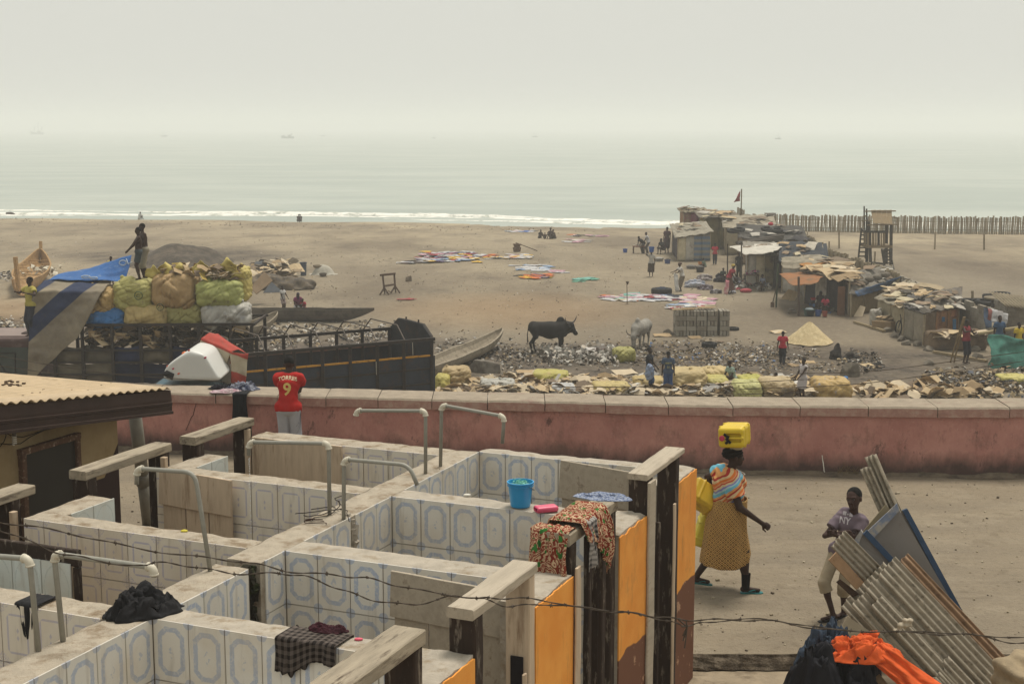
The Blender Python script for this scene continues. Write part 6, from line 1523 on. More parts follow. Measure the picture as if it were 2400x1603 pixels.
# cab
cb = MB(); cbz = DP('E', 100, 915, Y1).z
s = SDF(.04, .05); s.rbox((0, 0, -1.2), (1.25, 1.2, 1.2), .12)
mar = mat('#45302c', .55, .2, 2, .2, c2='#6b5a52', f2=.62, s2=2, bd=.004, spec=.35)
cabo = sdf_obj('cab', s, mar, tr, T1(-75, cbz, 1.15) )
mb = MB(); mb.box(T1(-75, cbz + .012, 1.2), (2.2, 1.9, .03)); mb.build('roof_skin', mat('#7d6a62', .5, .15, 2, .2, spec=.4), cabo)
mb = MB(); mb.box(T1(90, cbz + .05, .9), (.62, .5, .03)); mb.build('roof_hatch', mat('#3a2c28'), cabo)
mb = MB(); mb.box(T1(20, cbz - .78, -.06), (.95, .03, .95)); mb.build('side_window', mat('#2f3a38', .15, .2, 4, .05, spec=.6), cabo)
mb = MB()
for a_, b_ in (((-60, 1020), (105, 1020)), ((105, 1020), (105, 1190)), ((40, 1150), (-5, 1090)), ((40, 1150), (95, 1165))): mb.beam(DP('E', a_[0], a_[1], Y1 - .09), DP('E', b_[0], b_[1], Y1 - .09), .035, .03)
mb.build('window_trim', mat('#1c1716'), cabo)
# grey tarpaulin with blue stripes
tp = NT('m_grey_tarp'); g = tp.geo(); x, y, z = tp.xyz(g)
fq = tp.m('ADD', tp.m('ADD', tp.m('MULTIPLY', x, 216.), tp.m('MULTIPLY', z, -243.)), 4169.)
s1 = tp.ramp(tp.m('ABSOLUTE', tp.m('SUBTRACT', fq, 1110.)), 88, 82, 0, 1); s2 = tp.ramp(fq, 880, 874, 0, 1)
c = tp.mix(tp.ramp(tp.noise(1.1, 5, .7, g), .35, .7), hx('#8b806c'), hx('#70675a')); c = tp.mix(tp.m('MAXIMUM', s1, s2), c, hx('#27314a'))
c = tp.mix(tp.ramp(tp.noise(2.4, 5, .7, g), .55, .8, 0, .45), c, hx('#4f483c')); tp.bump(tp.noise(3.2, 4, .6, g), .6, .05); tpm = tp.done(c, .85)
gsheet('grey_tarpaulin', [('E', 385, 500, 47.6, 790, 522, 47.2), ('E', 300, 528, 46.7, 745, 545, 46.5), ('E', 232, 600, 45.9, 705, 600, 45.9), ('E', 212, 680, 45.85, 655, 690, 45.8), ('E', 205, 760, 45.8, 612, 770, 45.75), ('E', 200, 900, 45.75, 532, 915, 45.75), ('E', 195, 1000, 45.75, 420, 1010, 45.72), ('E', 192, 1100, 45.75, 310, 1115, 45.72), ('E', 188, 1210, 45.75, 228, 1210, 45.72)], tpm,
  'grey canvas tarpaulin with diagonal dark blue stripes hanging down the side of the loaded truck', 'tarpaulin', 40, .12, 2, per=7)
blt = mat('#2f5c94', .7, .2, 2.5, .5, c2='#6d8098', f2=.64, s2=3, bd=.04)
gsheet('blue_tarpaulin', [('E', 330, 515, 46.8, 835, 528, 46.6), ('E', 400, 480, 47.4, 870, 500, 47.0), ('E', 470, 462, 48.0, 890, 430, 47.3), ('E', 560, 455, 48.5, 905, 345, 47.6)], blt,
  'blue tarpaulin with white rings being pulled up over the load by two men', 'tarpaulin', 40, .10, 8, per=7)
bt_ = [o for o in col.objects if o.name.startswith('blue_tarpaulin')][0]
for (cx_, cy_, rx_, ry_, d_) in ((845, 400, 24, 17, 47.35), (590, 497, 30, 8, 46.85), (645, 505, 26, 7, 46.8)):
 mb = MB(); mb.tube([DP('E', cx_ + rx_ * math.cos(a_), cy_ + ry_ * math.sin(a_), d_ - .08) for a_ in [i * .42 for i in range(16)]], .022, 5); mb.build('white_ring_print', mat('#a9b4c2'), bt_)
mb = MB(); mb.tube([DP('E', 868, 372, 47.3), DP('E', 882, 408, 47.2), DP('E', 905, 395, 47.2)], .022, 5); mb.build('white_letter_print', mat('#a9b4c2'), bt_)
# sacks
def sack(label, r, x0, y0, x1, y1, dep, c1, thick=.55, seed=0, group='woven sacks on the loaded truck', top=True, c2=None, h=.024, opening=False, logo=None, name='sack'):
 a = DP(r, (x0 + x1) / 2, y1, dep); sx = abs(DP(r, x1, y1, dep).x - DP(r, x0, y1, dep).x) / 2; sz = abs(DP(r, x0, y0, dep).z - DP(r, x0, y1, dep).z)
 s = SDF(h, .08); rr_ = random.Random(seed + 77); m_ = min(sx, thick, sz / 2)
 s.rbox((0, 0, sz * .47), (sx * .97, thick, sz * .46), m_ * .5)
 for _ in range(5): s.ell((rr_.uniform(-.6, .6) * sx, rr_.uniform(-.5, 0) * thick, rr_.uniform(.25, .6) * sz), (sx * rr_.uniform(.3, .55), thick * .8, sz * rr_.uniform(.3, .45)))
 s.cone((rr_.uniform(-.5, .5) * sx, 0, sz * .8), (rr_.uniform(-.8, .8) * sx, -.2 * thick, sz * 1.0), .22 * sx, .08 * sx, k=.05)
 ph = rr_.uniform(0, 20)
 def disp(X, Y, Z):
  r1 = np.sin(X * 9 + 3 * np.sin(Z * 6 + ph) + ph); r2 = np.sin(Z * 14 + 2.5 * np.sin(X * 8 + ph)); r3 = np.sin((X - Z) * 23 + 2 * np.sin(Z * 13 + Y * 9 + ph))
  return .028 * np.abs(r1) + .02 * np.abs(r2) + .012 * r3 - .02
 s.disp = folds(seed + 5, 6 / max(.5, sx), .06, 7)
 t_ = sdf_obj(name, s, mat(c1, .6, .16, 3, .5, c2=c2 or '#6d6144', f2=.64, s2=3.5, bd=.03, spec=.35), None, a, rz=rr_.uniform(-.1, .1), label=label, cat='sack', group=group)
 if logo:
  lx, ly, lr = logo; mb = MB(); c0 = DP(r, lx, ly, dep - thick - .09)
  mb.tube([c0 + Vector((lr * math.cos(q_), .02 * abs(math.cos(q_)), lr * math.sin(q_))) for q_ in [i * .4 for i in range(17)]], .012, 4); mb.tube([c0 + Vector((-lr * .5, 0, -lr * .3)), c0 + Vector((0, 0, lr * .5)), c0 + Vector((lr * .5, 0, -lr * .3)), c0 + Vector((-lr * .5, 0, -lr * .3))], .01, 4)
  o_ = mb.build('printed_logo', mat('#35503a'), t_)
 return t_
Z9 = 46.75
sack('light brown sack partly under the grey tarpaulin, left end of the upper row', 'E', 615, 545, 818, 775, Z9, '#a98c58', .5, 1)
sack('yellow-green sack printed with a dark recycling ring, upper row', 'E', 803, 498, 1072, 712, Z9, '#a39c5c', .55, 2, logo=(958, 625, .13))
sack('largest tan sack in the middle of the upper row', 'E', 1068, 455, 1372, 700, Z9, '#a0845a', .6, 3)
sack('olive sack at the right of the upper row', 'E', 1362, 505, 1672, 690, Z9 - .1, '#9a9c5c', .55, 4)
sack('tall yellow sack behind the olive one at the right end', 'E', 1560, 410, 1722, 655, Z9 + .6, '#b5a45c', .5, 5)
sack('bright blue sack in the lower row', 'E', 618, 690, 872, 855, Z9 - .1, '#346a9e', .5, 6)
sack('tan sack with a green logo, lower row', 'E', 878, 672, 1170, 828, Z9 - .05, '#b39d68', .55, 7, logo=(1103, 705, .11))
sack('dark olive sack, lower row', 'E', 1158, 668, 1408, 815, Z9 + .05, '#968f56', .5, 8)
sack('white sack at the right end of the lower row', 'E', 1405, 660, 1722, 842, Z9 - .1, '#a5a198', .55, 9, c2='#8d8d98')
sack('yellow sack top behind the two standing men', 'E', 1005, 452, 1078, 540, Z9 + .9, '#ada05a', .35, 10)
ptf = [DP('E', rr.uniform(1110, 1390), rr.uniform(425, 480), Z9 + rr.uniform(-.4, .6)) for _ in range(46)] + [DP('E', rr.uniform(1400, 1640), rr.uniform(430, 515), Z9 + rr.uniform(-.5, .5)) for _ in range(60)]
scraps('cardboard_load', ptf, .42, card + [mat('#b59c52', .7)], None, label='flattened cardboard and yellow plastic spilling from the top sacks', cat='cardboard', kind='stuff', tilt=.5)
for i, (x_, y_, a_) in enumerate(((1140, 440, 1), (1380, 430, 2), (1240, 442, 4), (1570, 410, 3), (1600, 470, 5), (1055, 460, 6))):
 q = DP('E', x_, y_ + 25, Z9 - .2); mb = MB()
 mb.grid(lambda a, b, i=i, q=q: q + Vector(((a - .5) * .55, .25 * noise.noise((a * 2, b * 2, i)), (b - .3) * .5 * (1 - .7 * abs(a - .5) * 2) + .08 * noise.noise((a * 4, b * 3, i)))), 8, 6)
 mb.build('sack_flap', mat('#b5a45c', .6, .15, 4, .3), None, ('leftmost', 'low middle', 'second', 'rightmost tall', 'far right drooping', 'smallest, leftmost but one,')[i] + ' torn yellow plastic flap standing up from the top sacks', 'sack flap', 'torn flaps of the top sacks', smooth=True, thick=.01)
# ==== boats drawn up on the sand
def canoe(label, A, B, hw, hh, m, bow=.35, bowB=None, thick=.05, stern=.15, rise=0., planks=0, name='dugout_canoe', group=None, mi=None, blunt=.15, bb=0.):
 A = Vector(A); B = Vector(B); L = (B - A).length; d = (B - A).normalized(); sd_ = Vector((d.y, -d.x, 0)).normalized(); bowB = bow if bowB is None else bowB
 t = thing(name, label, 'boat', (A + B) / 2, group); n = 40; na = 8; mb = MB(); rows = []
 for i in range(n + 1):
  t_ = i / n; w_ = hw * max(blunt * (1 if t_ < .5 else .12), min(1, (math.sin(math.pi * min(1, max(0, t_))) ** .6 + .02)))
  zb_ = bow * max(0, 1 - t_ / .16) ** 2 * .5 + (bowB + bb) * max(0, 1 - (1 - t_) / .25) ** 1.6; zt = hh + bow * max(0, 1 - t_ / .25) ** 2 + bowB * max(0, 1 - (1 - t_) / .3) ** 2 * 1.1 + .015 * noise.noise((i * .6, hw, 0))
  c = A.lerp(B, t_); ring = []
  for s_, ins in ((1, 0), (-1, thick)):
   for k in range(na + 1):
    a = (-1 + 2 * k / na) * s_; an = a * math.pi / 2; ww = max(.012, w_ - ins); z_ = zb_ + ins + (zt - zb_ - ins) * (1 - math.cos(an)) if True else 0
    ring.append(c + sd_ * (ww * math.sin(an) * (1 if abs(a) < 1 else 1)) + Vector((0, 0, (zt if abs(a) > .999 else z_))))
  rows.append(ring)
 m_ = len(rows[0]); mb.v = [p for r_ in rows for p in r_]
 mb.f = [(i * m_ + k, (i + 1) * m_ + k, (i + 1) * m_ + (k + 1) % m_, i * m_ + (k + 1) % m_) for i in range(n) for k in range(m_)] + [tuple(range(m_ - 1, -1, -1)), tuple(n * m_ + k for k in range(m_))]
 mb.m = [0] * len(mb.f); mb.build('hull', m, t, smooth=False)
 for k in range(planks):
  t_ = .15 + .7 * k / max(1, planks - 1); w_ = hw * .97 * math.sin(math.pi * t_) ** .6; c = A.lerp(B, t_) + Vector((0, 0, hh * .9))
  b2 = MB(); b2.beam(c - sd_ * w_, c + sd_ * w_, .16, .04); b2.build('thwart', mi or m, t)
 return t
grw = mat('#5c544a', .9, .25, 4, .6, c2='#403a33', f2=.55, s2=2, bd=.02)
palew = mat('#8d8270', .9, .2, 5, .7, c2='#685d4d', f2=.58, s2=3, bd=.02)
a = G('E', 1650, 770); b = G('F', 960, 800)
canoe('long dark dugout canoe lying behind the loaded truck with children beside it', (a.x, 69.5, BZ), (P('F', 965, 800, BZ).x, 69.3, BZ), .5, .62, grw, .1, .06, bb=.5)
canoe('pale dugout whose hollow bow sticks out from behind the loaded truck', (-14.2, 60.5, BZ), (P('E', 1890, 900, BZ).x, 65.5, BZ + .1), .75, .55, palew, .1, .35, thick=.07, bb=.3)
canoe('pale grey dugout canoe to the right of the black truck body', (-3.9, 51.5, BZ), (-.42, 61.5, BZ + .05), .62, .52, palew, .1, .22, thick=.08, bb=.3)
wd = mat('#9c7c52', .85, .2, 5, .5, c2='#71583a', f2=.58, s2=4, bd=.015)
bt = canoe('wooden plank fishing boat with a tall pointed prow at the left', (P('E', 165, 640, BZ).x, 79, BZ), (P('E', 430, 430, BZ).x - .3, 93, BZ + .2), 1.05, .9, wd, .15, .45, thick=.09, planks=6, name='fishing_boat', blunt=.55)
q = G('E', 405, 430); mb = MB(); mb.beam((P('E', 425, 430, BZ).x - .2, 93.0, BZ + 1.0), (P('E', 415, 430, BZ).x - .2, 93.4, BZ + 2.0), .2, .14); mb.build('prow_post', wd, bt)
q = G('E', 135, 640); mb = MB(); mb.beam((q.x, 79, BZ + .3), (q.x - .1, 79, BZ + 2.3), .3, .16); mb.build('stern_post', wd, bt)
scraps('net_heap', [Vector((P('E', 340, 450, -3.6).x + rr.gauss(0, .5), 86 + rr.gauss(0, 1.), -3.5 + rr.uniform(-.1, .2))) for _ in range(60)], .3, [mat('#a39a88'), mat('#bdb5a2')], None, label='pale fishing net heaped inside the wooden boat', cat='fishing net', kind='stuff')
# ==== ships far out
def ship(label, x, y, w_, h_, dist, masts, group='fishing boats lying off in the haze'):
 c = P('O', x, y + 1, SZ); dist = c.y; c.z = SZ; L = w_ / .97833 / FPX * dist
 t = thing('fishing_boat', label, 'boat', c, group)
 m = mat('#3d4644', .8)
 mb = MB(); prof = []
 for i in range(9):
  t_ = i / 8; x_ = (t_ - .5) * L; hw = L * .13 * max(.15, math.sin(math.pi * (.1 + .85 * t_))); zt = L * .13 + L * .1 * (1 - t_) ** 3 + .03 * L * t_ ** 3
  prof += [c + Vector((x_, -hw, zt)), c + Vector((x_, -hw * .6, 0)), c + Vector((x_, hw * .6, 0)), c + Vector((x_, hw, zt))]
 mb.add(prof, [(i * 4 + j, i * 4 + 4 + j, i * 4 + 5 + j, i * 4 + 1 + j) for i in range(8) for j in range(3)] + [(i * 4 + 3, i * 4 + 7, i * 4 + 4, i * 4) for i in range(8)] + [(0, 1, 2, 3), (35, 34, 33, 32)]); mb.build('hull', m, t)
 mb = MB(); mb.box(c + Vector((L * .12, 0, L * .2)), (L * .22, L * .14, L * .16)); mb.build('wheelhouse', m, t)
 H_ = h_ / .97833 / FPX * dist
 for mx_, mh in masts:
  mb = MB(); q = c + Vector((mx_ * L, 0, L * .1)); mb.tube([q, q + Vector((0, 0, H_ * mh))], L * .012, 5); mb.build('mast', m, t)
  mb = MB(); mb.box(q + Vector((L * .02, 0, H_ * mh * .92)), (L * .07, .05, L * .07)); mb.box(q + Vector((-L * .04, 0, H_ * mh * .6)), (L * .05, .05, L * .09)); mb.build('pennant', m, t)
ship('largest fishing boat far out at sea with three masts, left of the picture', 86, 308, 30, 24, 950, ((-.2, .6), (.08, 1.), (.35, .6)))
ship('tiny boat far out, second from the left', 377, 313, 14, 10, 1050, ((-.2, 1.),))
ship('long low boat far out, third from the left', 660, 317, 29, 9, 950, ((.3, .9), (-.3, .5)))
ship('small sail boat far out with a tall mast, fourth from the left', 741, 312, 10, 16, 1050, ((0, 1.),))
ship('small boat with a thin mast far out near the middle', 995, 317, 9, 12, 1050, ((-.1, 1.),))
ship('small boat far out right of the middle', 1227, 314, 12, 9, 1050, ((-.2, .8),))
ship('faintest boat far out towards the right', 1784, 319, 14, 13, 1200, ((0, .9), (.3, .6)))
# ==== litter and waste
def zone(r, quad, n, up=(0, .1), dens=None, name_=0):
 out = []; rr_ = random.Random(n + quad[0][0])
 while len(out) < n:
  a, b = rr_.random() + rr_.gauss(0, .04), (rr_.random() + rr_.random() + rr_.random()) / 1.8 - .33 if up[1] < .3 and name_ else rr_.random(); (x0, y0), (x1, y1), (x2, y2), (x3, y3) = quad
  x_ = (x0 * (1 - a) + x1 * a) * (1 - b) + (x3 * (1 - a) + x2 * a) * b; y_ = (y0 * (1 - a) + y1 * a) * (1 - b) + (y3 * (1 - a) + y2 * a) * b
  if dens is not None and noise.noise((x_ * .012 + quad[0][0], y_ * .03, 5)) < dens - rr_.uniform(0, .45): continue
  q = G(r, x_, y_); q.z += rr_.uniform(*up); out.append(q)
 return out
wht = [mat(c_, .8, .1, 5, .2) for c_ in ('#a9a49b', '#b9b4aa', '#8f8b85', '#9a9288', '#b0a596')]
drk = [mat(c_, .9, .2, 5, .3) for c_ in ('#2a2725', '#3c3630', '#4f473d', '#1f1d1c')]
brn = [mat(c_, .9, .2, 5, .3) for c_ in ('#6b5c49', '#85735a', '#544939', '#9c8a6c')]
clr = [mat(c_, .7) for c_ in ('#8a3038', '#3a5f8c', '#9b8c30', '#3f7a66', '#8f6a78', '#b0863c')]
def lit(name, label, r, quad, n, size, mats, up=(0, .1), dens=None, tilt=.5, cat='litter', thin=.01, aspect=1.):
 return scraps(name, zone(r, quad, n, up, dens, 1), size, mats, None, label=label, cat=cat, kind='stuff', tilt=tilt, thin=thin, aspect=aspect)
lit('plastic_litter', 'drift of white plastic bags and rags in front of the black bull', 'G', [(200, 1110), (800, 1120), (830, 1215), (260, 1225)], 800, .20, wht * 4 + drk[:3], (0, .28), tilt=.8)
lit('plastic_litter', 'scattered white scraps on the burnt ground around the cattle', 'G', [(-100, 1060), (900, 1050), (1000, 1240), (-150, 1250)], 900, .11, wht + drk * 2 + brn * 2, (0, .04), .15)
lit('plastic_litter', 'mixed litter over the dark ground behind the two boys', 'G', [(900, 1050), (2000, 1080), (2100, 1260), (900, 1250)], 1300, .13, wht + drk * 2 + brn * 3 + clr[1:2], (0, .05), .15)
lit('plastic_litter', 'rubbish strewn between the black bull and the dugout', 'F', [(1390, 900), (2060, 960), (2060, 1150), (1400, 1100)], 650, .14, wht + drk * 2 + brn, (0, .05), .15)
lit('plastic_litter', 'rubbish seen through the hoops of the black truck body', 'F', [(150, 810), (1080, 830), (1090, 1000), (100, 1000)], 1100, .16, wht * 2 + drk * 2 + brn * 2, (0, .08), .1)
lit('plastic_litter', 'rubbish strewn on the dark mound near the shore', 'E', [(1100, 330), (1350, 320), (1500, 385), (1050, 400)], 420, .18, wht + drk + brn, (.2, .5), .1)
lit('plastic_litter', 'litter along the left edge of the beach', 'E', [(-20, 780), (190, 790), (190, 910), (-20, 900)], 260, .2, wht + brn + drk, (0, .05), .05)
lit('plastic_litter', 'litter near the wooden boat', 'E', [(-20, 470), (120, 470), (120, 520), (-20, 515)], 90, .25, wht + drk, (0, .05))
lit('rubble', 'grey rubbish and rags at the lower right by the green net', 'H', [(1380, 1390), (2160, 1350), (2200, 1530), (1500, 1520)], 1300, .2, wht[:2] + drk + brn * 3 + [mat('#7a7468'), mat('#6a6c74')], (0, .22), -.1)
lit('rubble', 'rubbish round the burnt stump', 'H', [(850, 1220), (1120, 1240), (1100, 1400), (760, 1330)], 300, .15, wht[:2] + drk * 2 + brn, (0, .1), .1)
lit('rubble', 'thin rubbish in front of the sand heap', 'H', [(-20, 1160), (700, 1200), (800, 1400), (-20, 1380)], 600, .13, wht + drk + brn * 2, (0, .04), .2)
lit('rubble', 'crumbs of rubbish on the open sand left of the shacks', 'G', [(-300, 300), (1300, 400), (2000, 900), (-500, 1000)], 500, .07, brn * 2 + drk + wht[:2], (0, .03), .2)
lit('rubble', 'crumbs of rubbish on the open sand in the middle of the beach', 'F', [(-300, 130), (2300, 170), (2300, 800), (-300, 700)], 900, .075, brn * 2 + drk + wht[:2], (0, .03), .2)
lit('rubble', 'crumbs of rubbish on the open sand at the left', 'E', [(-20, 95), (2300, 110), (2300, 700), (-20, 640)], 750, .08, brn * 2 + drk + wht[:2], (0, .03), .2)
lit('rubble', 'seaweed and dark crumbs along the tide line', 'F', [(-1900, 75), (2300, 158), (2300, 200), (-1900, 120)], 600, .12, drk + brn * 2, (0, .05), .1)
# cardboard drifts against the sea wall
lit('cardboard_drift', 'flattened brown cardboard strewn along the foot of the sea wall', 'G', [(-150, 1350), (2180, 1360), (2200, 1490), (-200, 1480)], 1500, .48, card * 3 + card[4:] * 4 + wht[:3] + brn[:1], (0, .3), .1, .35, 'cardboard')
lit('cardboard_drift', 'brown cardboard pieces lying behind the wall at the lower right', 'H', [(920, 1450), (1500, 1470), (1560, 1560), (920, 1560)], 130, .62, card, (0, .2), .05, .5, 'cardboard')
lit('cardboard_drift', 'cardboard pieces lying at the bottom right behind the wall', 'H', [(1370, 1470), (1900, 1500), (1900, 1550), (1400, 1540)], 90, .6, card, (0, .15), .05, .35, 'cardboard')
lit('cardboard_drift', 'cardboard strewn beside the two sacks near the black truck body', 'F', [(1400, 1230), (2300, 1200), (2300, 1330), (1400, 1330)], 500, .5, card * 2 + wht[:1], (0, .2), .0, .35, 'cardboard')
for i, (r_, x_, y_, w_, h_, an) in enumerate((('G', 1150, 1005, .8, .5, .1), ('G', 1400, 1022, .55, .4, .2), ('G', 2035, 980, .7, .5, .5), ('G', 1590, 1055, .35, .3, 1.), ('H', 370, 1085, .7, .5, .4), ('H', 580, 1300, .6, .4, 0), ('H', 480, 1322, .4, .4, .8), ('H', 1000, 1320, .5, .3, .2), ('G', 1580, 1410, .6, .9, .7), ('G', 860, 1290, .9, .7, .3), ('F', 2000, 1155, .7, .4, .2))):
 q = G(r_, x_, y_); mb = MB(); rot = Matrix.Rotation(an, 3, 'Z') @ Matrix.Rotation(.12, 3, 'X'); mb.grid(lambda a, b, rot=rot, w_=w_, h_=h_, i=i, q=q: q + rot @ Vector(((a - .5) * w_, (b - .5) * h_, .05 + .05 * noise.noise((a * 2, b * 2, i)))), 4, 4)
 mb.build('cardboard_sheet', card[i % 5], None, ('pale', 'tan', 'brown')[i % 3] + ' cardboard sheet lying flat on the dirt ' + ('beside the concrete blocks', 'below the concrete blocks', 'left of the sand heap', 'right of the concrete blocks', 'between the running child and the sand heap', 'below the running child', 'near the crouching child', 'beside the grey boulder', 'propped in front of the crouching child', 'beside the boy in the dark shirt', 'below the pile of white plastic')[i], 'cardboard', thick=.02)
# sacks on the ground, read off the picture
def gsack(label, r, x0, y0, x1, y1, c1, seed, thick=.5, c2=None):
 dp = G(r, (x0 + x1) / 2, y1).y; return sack(label, r, x0, y0, x1, y1, dp, c1, thick, seed, 'sacks of waste lying on the dirt', c2=c2, h=.03)
gsack('tan woven sack standing open beside the grey rock', 'F', 1430, 1105, 1622, 1250, '#a08a62', 20, .45)
gsack('small yellow sack left of the tan one by the truck', 'F', 1385, 1165, 1478, 1275, '#a69a50', 21, .35)
gsack('yellow-green sack stuffed with cardboard below the bull', 'G', 160, 1268, 430, 1372, '#a39a4e', 22, .5, c2='#a88a62')
gsack('white plastic sack near the wall below the bull', 'G', 300, 1375, 480, 1450, '#a7a5a2', 23, .45)
gsack('yellowish bale lying by the wall left of the two boys', 'G', 620, 1360, 900, 1450, '#ad9a62', 24, .5)
gsack('flat amber sack left of the boy in the dark shirt', 'G', 920, 1315, 1160, 1410, '#a8915c', 25, .5)
gsack('big crumpled tan sack right of the boy in the blue shirt', 'G', 1215, 1250, 1480, 1405, '#ab9668', 26, .7)
gsack('pale tan sack behind the crouching child', 'G', 1460, 1240, 1660, 1360, '#b09a6a', 27, .6)
gsack('yellow sack in front of the crouching child', 'G', 1480, 1310, 1640, 1400, '#aaa05a', 28, .5)
gsack('bright yellow sack by the wall near the girl in white', 'G', 1685, 1345, 1900, 1470, '#aaa66c', 29, .6)
gsack('yellow-green sack behind the bright yellow one', 'G', 1740, 1310, 1920, 1400, '#a09a45', 30, .6)
gsack('grey-yellow net sack on the rubbish by the grey cow', 'G', 775, 1090, 935, 1195, '#8d8748', 31, .4, c2='#4f4a30')
gsack('bale with blue and yellow plastic right of the girl in white', 'H', 610, 1400, 870, 1535, '#ab8f58', 32, .7, c2='#4a6f9c')
gsack('tan sack right of the crouching child by the wall', 'H', 245, 1400, 470, 1530, '#a89470', 33, .6)
gsack('yellow-green sack at the foot of the green net', 'H', 1930, 1385, 2120, 1440, '#ada25a', 34, .45)
gsack('white plastic bag bundle on the rubbish heap', 'G', 560, 1098, 650, 1150, '#b0aaa4', 35, .3, c2='#a5898a')
gsack('dark brown sack on the rubbish heap', 'G', 640, 1085, 722, 1150, '#4d443c', 36, .3, c2='#7d4a40')
gsack('clear plastic heap beside the yellow sack below the rock', 'F', 1690, 1200, 1930, 1275, '#a09d94', 37, .4)
mb = MB();
for (x0, y0, x1, y1, cl, lab) in ((745, 1395, 865, 1460, '#3f74ae', 'blue plastic sheet on top of the bale right of the girl in white'), (650, 1460, 830, 1500, '#5f83ab', 'pale blue plastic sheet over the bale beside the girl in white')):
 dp = G('H', 740, 1500).y - .5; mb = MB(); mb.grid(lambda a, b: DP('H', x0 + (x1 - x0) * a, y0 + (y1 - y0) * b, dp - .3 * b) + Vector((0, .1 * noise.noise((a * 5, b * 4, x0)), .06 * noise.noise((a * 4, b * 6, 2)))), 12, 8)
 mb.build('plastic_sheet', mat(cl, .5), None, lab, 'plastic sheet', smooth=True, thick=.015)
mb = MB(); dp = G('H', 600, 1430).y; mb.grid(lambda a, b: DP('H', 585 + 65 * a, 1425 - 32 * math.sin(a * 2.2) * b, dp), 8, 3); mb.build('red_plastic', mat('#8f2a2c', .5), None, 'scrap of red plastic beside the girl in white', 'plastic scrap', thick=.015)
# rocks
def rock(label, r, x, y, sx, sy, sz, c1, seed, c2=None, group=None, cuts=10, name='rock', rz=0.):
 q = G(r, x, y); s = SDF(max(.02, sx / 26), .05); s.kc = .03; s.ell((0, 0, sz * .3), (sx * 1.1, sy * 1.1, sz * .85)); s.ell((sx * .3, 0, sz * .2), (sx * .8, sy, sz * .6)); rr_ = random.Random(seed)
 for _ in range(cuts):
  n_ = np.array((rr_.gauss(0, 1), rr_.gauss(0, 1), abs(rr_.gauss(0, .8)))); n_ /= np.linalg.norm(n_); s.cut(n_ * np.array((sx, sy, sz)) * .62 + np.array((0, 0, sz * .3)), n_)
 ph = seed; s.disp = lambda X, Y, Z: .03 * sx * (np.sin(X / sx * 7 + ph) * np.sin(Y / sy * 6) + np.sin(Z / sz * 9 + X / sx * 5))
 return sdf_obj(name, s, mat(c1, .95, .25, 5, .9, c2=c2, s2=4, bd=.03), None, q, rz, label=label, cat='rock', group=group)
rock('grey boulder beside the tan sack at the tip of the black truck body', 'F', 1725, 1150, .56, .4, .52, '#716a60', 1, '#544d44')
rock('large slanted grey boulder below the burnt stump', 'H', 880, 1390, .6, .4, .5, '#6d6558', 2, '#4a443b')
rock('lone brown stone behind the sawhorse frame', 'F', 1198, 525, .3, .25, .34, '#5c5041', 3)
rock('low dark stone pile at the far left water edge', 'E', 78, 82, .9, .6, .5, '#3c352d', 4)
s = SDF(.03, .05); s.cone((-.1, 0, 0), (-.1, 0, .42), .32, .15); s.cone((-.22, 0, .25), (-.02, 0, .6), .14, .06); s.cone((.35, 0, 0), (.5, 0, .25), .22, .1); s.cone((.5, 0, 0), (.9, 0, .1), .15, .08); s.disp = lambda X, Y, Z: .05 * np.sin(X * 9) * np.sin(Z * 11 + Y * 5); s.cut((0, 0, 0), (0, 0, -1))
sdf_obj('burnt_stump', s, mat('#1d1b1a', .95, .4, 6, .9, c2='#4a443d', f2=.55, s2=4), None, G('H', 800, 1270), label='black burnt stump smouldering on the dirt', cat='stump')
for i, (r_, x_, y_, lab) in enumerate((('H', 465, 945, 'stone by the buckets'), ('H', 1440, 1315, 'stone left of the man with the pole'), ('H', 1285, 1170, 'pale stone before the curtain hut'), ('H', 1195, 1115, 'brown stone beside the curtain hut'), ('H', 1150, 1080, 'stone by the bicycle'), ('H', 1365, 1180, 'stone at the curtain hut corner'), ('H', 1430, 1215, 'flat stone near the covered heap'), ('H', 1245, 1140, 'dark stone by the curtain foot'), ('H', 1785, 1265, 'grey block near the green net'), ('H', 1760, 1215, 'stone behind the man with the pole'), ('G', 1198, 992, 'single concrete block left of the stack'))):
 rock(lab, r_, x_, y_, .24, .2, .22, '#6f675b', 40 + i, cuts=4, rz=i)
# heaps
q = G('H', 592, 1158); mb = MB(); n_ = 48
mb.grid(lambda a, b: (lambda rr_, an: q + Vector((1.08 * rr_ * math.cos(an) * (1 + .08 * math.sin(an * 3)), 1.1 * rr_ * math.sin(an), .98 * (1.03 - (rr_ * rr_ + .01) ** .5) ** 1.08 - .02 + (.04 * noise.noise((rr_ * 7, math.cos(an) * 3, math.sin(an) * 3))))))(1 - b, a * 2 * math.pi), 60, 24)
for v in mb.v: v.z += .05
mb.build('sand_heap', mat('#b5a27c', .95, .12, 4, .7, c2='#cbb992', f2=.55, s2=9), None, 'cone-shaped heap of pale sand behind the child in red', 'sand heap', smooth=True)
q = G('E', 1250, 400); mb = MB()
mb.grid(lambda a, b: (lambda X, Y: q + Vector((X, Y, 1.35 * max(0, 1 - (X / 3.6) ** 2 - (Y / 5.5) ** 2) ** 1.2 * (1 + .25 * noise.noise((X * .5, Y * .5, 2))) - .06)))(-3.9 + 7.8 * a, -6 + 12 * b), 60, 60)
mb.build('soil_mound', mat('#5a5044', .95, .3, 2, .9, c2='#3a342d', f2=.5, s2=1.2, bd=.05), None, 'low dark mound of soil and rubbish on the beach behind the two men', 'mound', smooth=True)
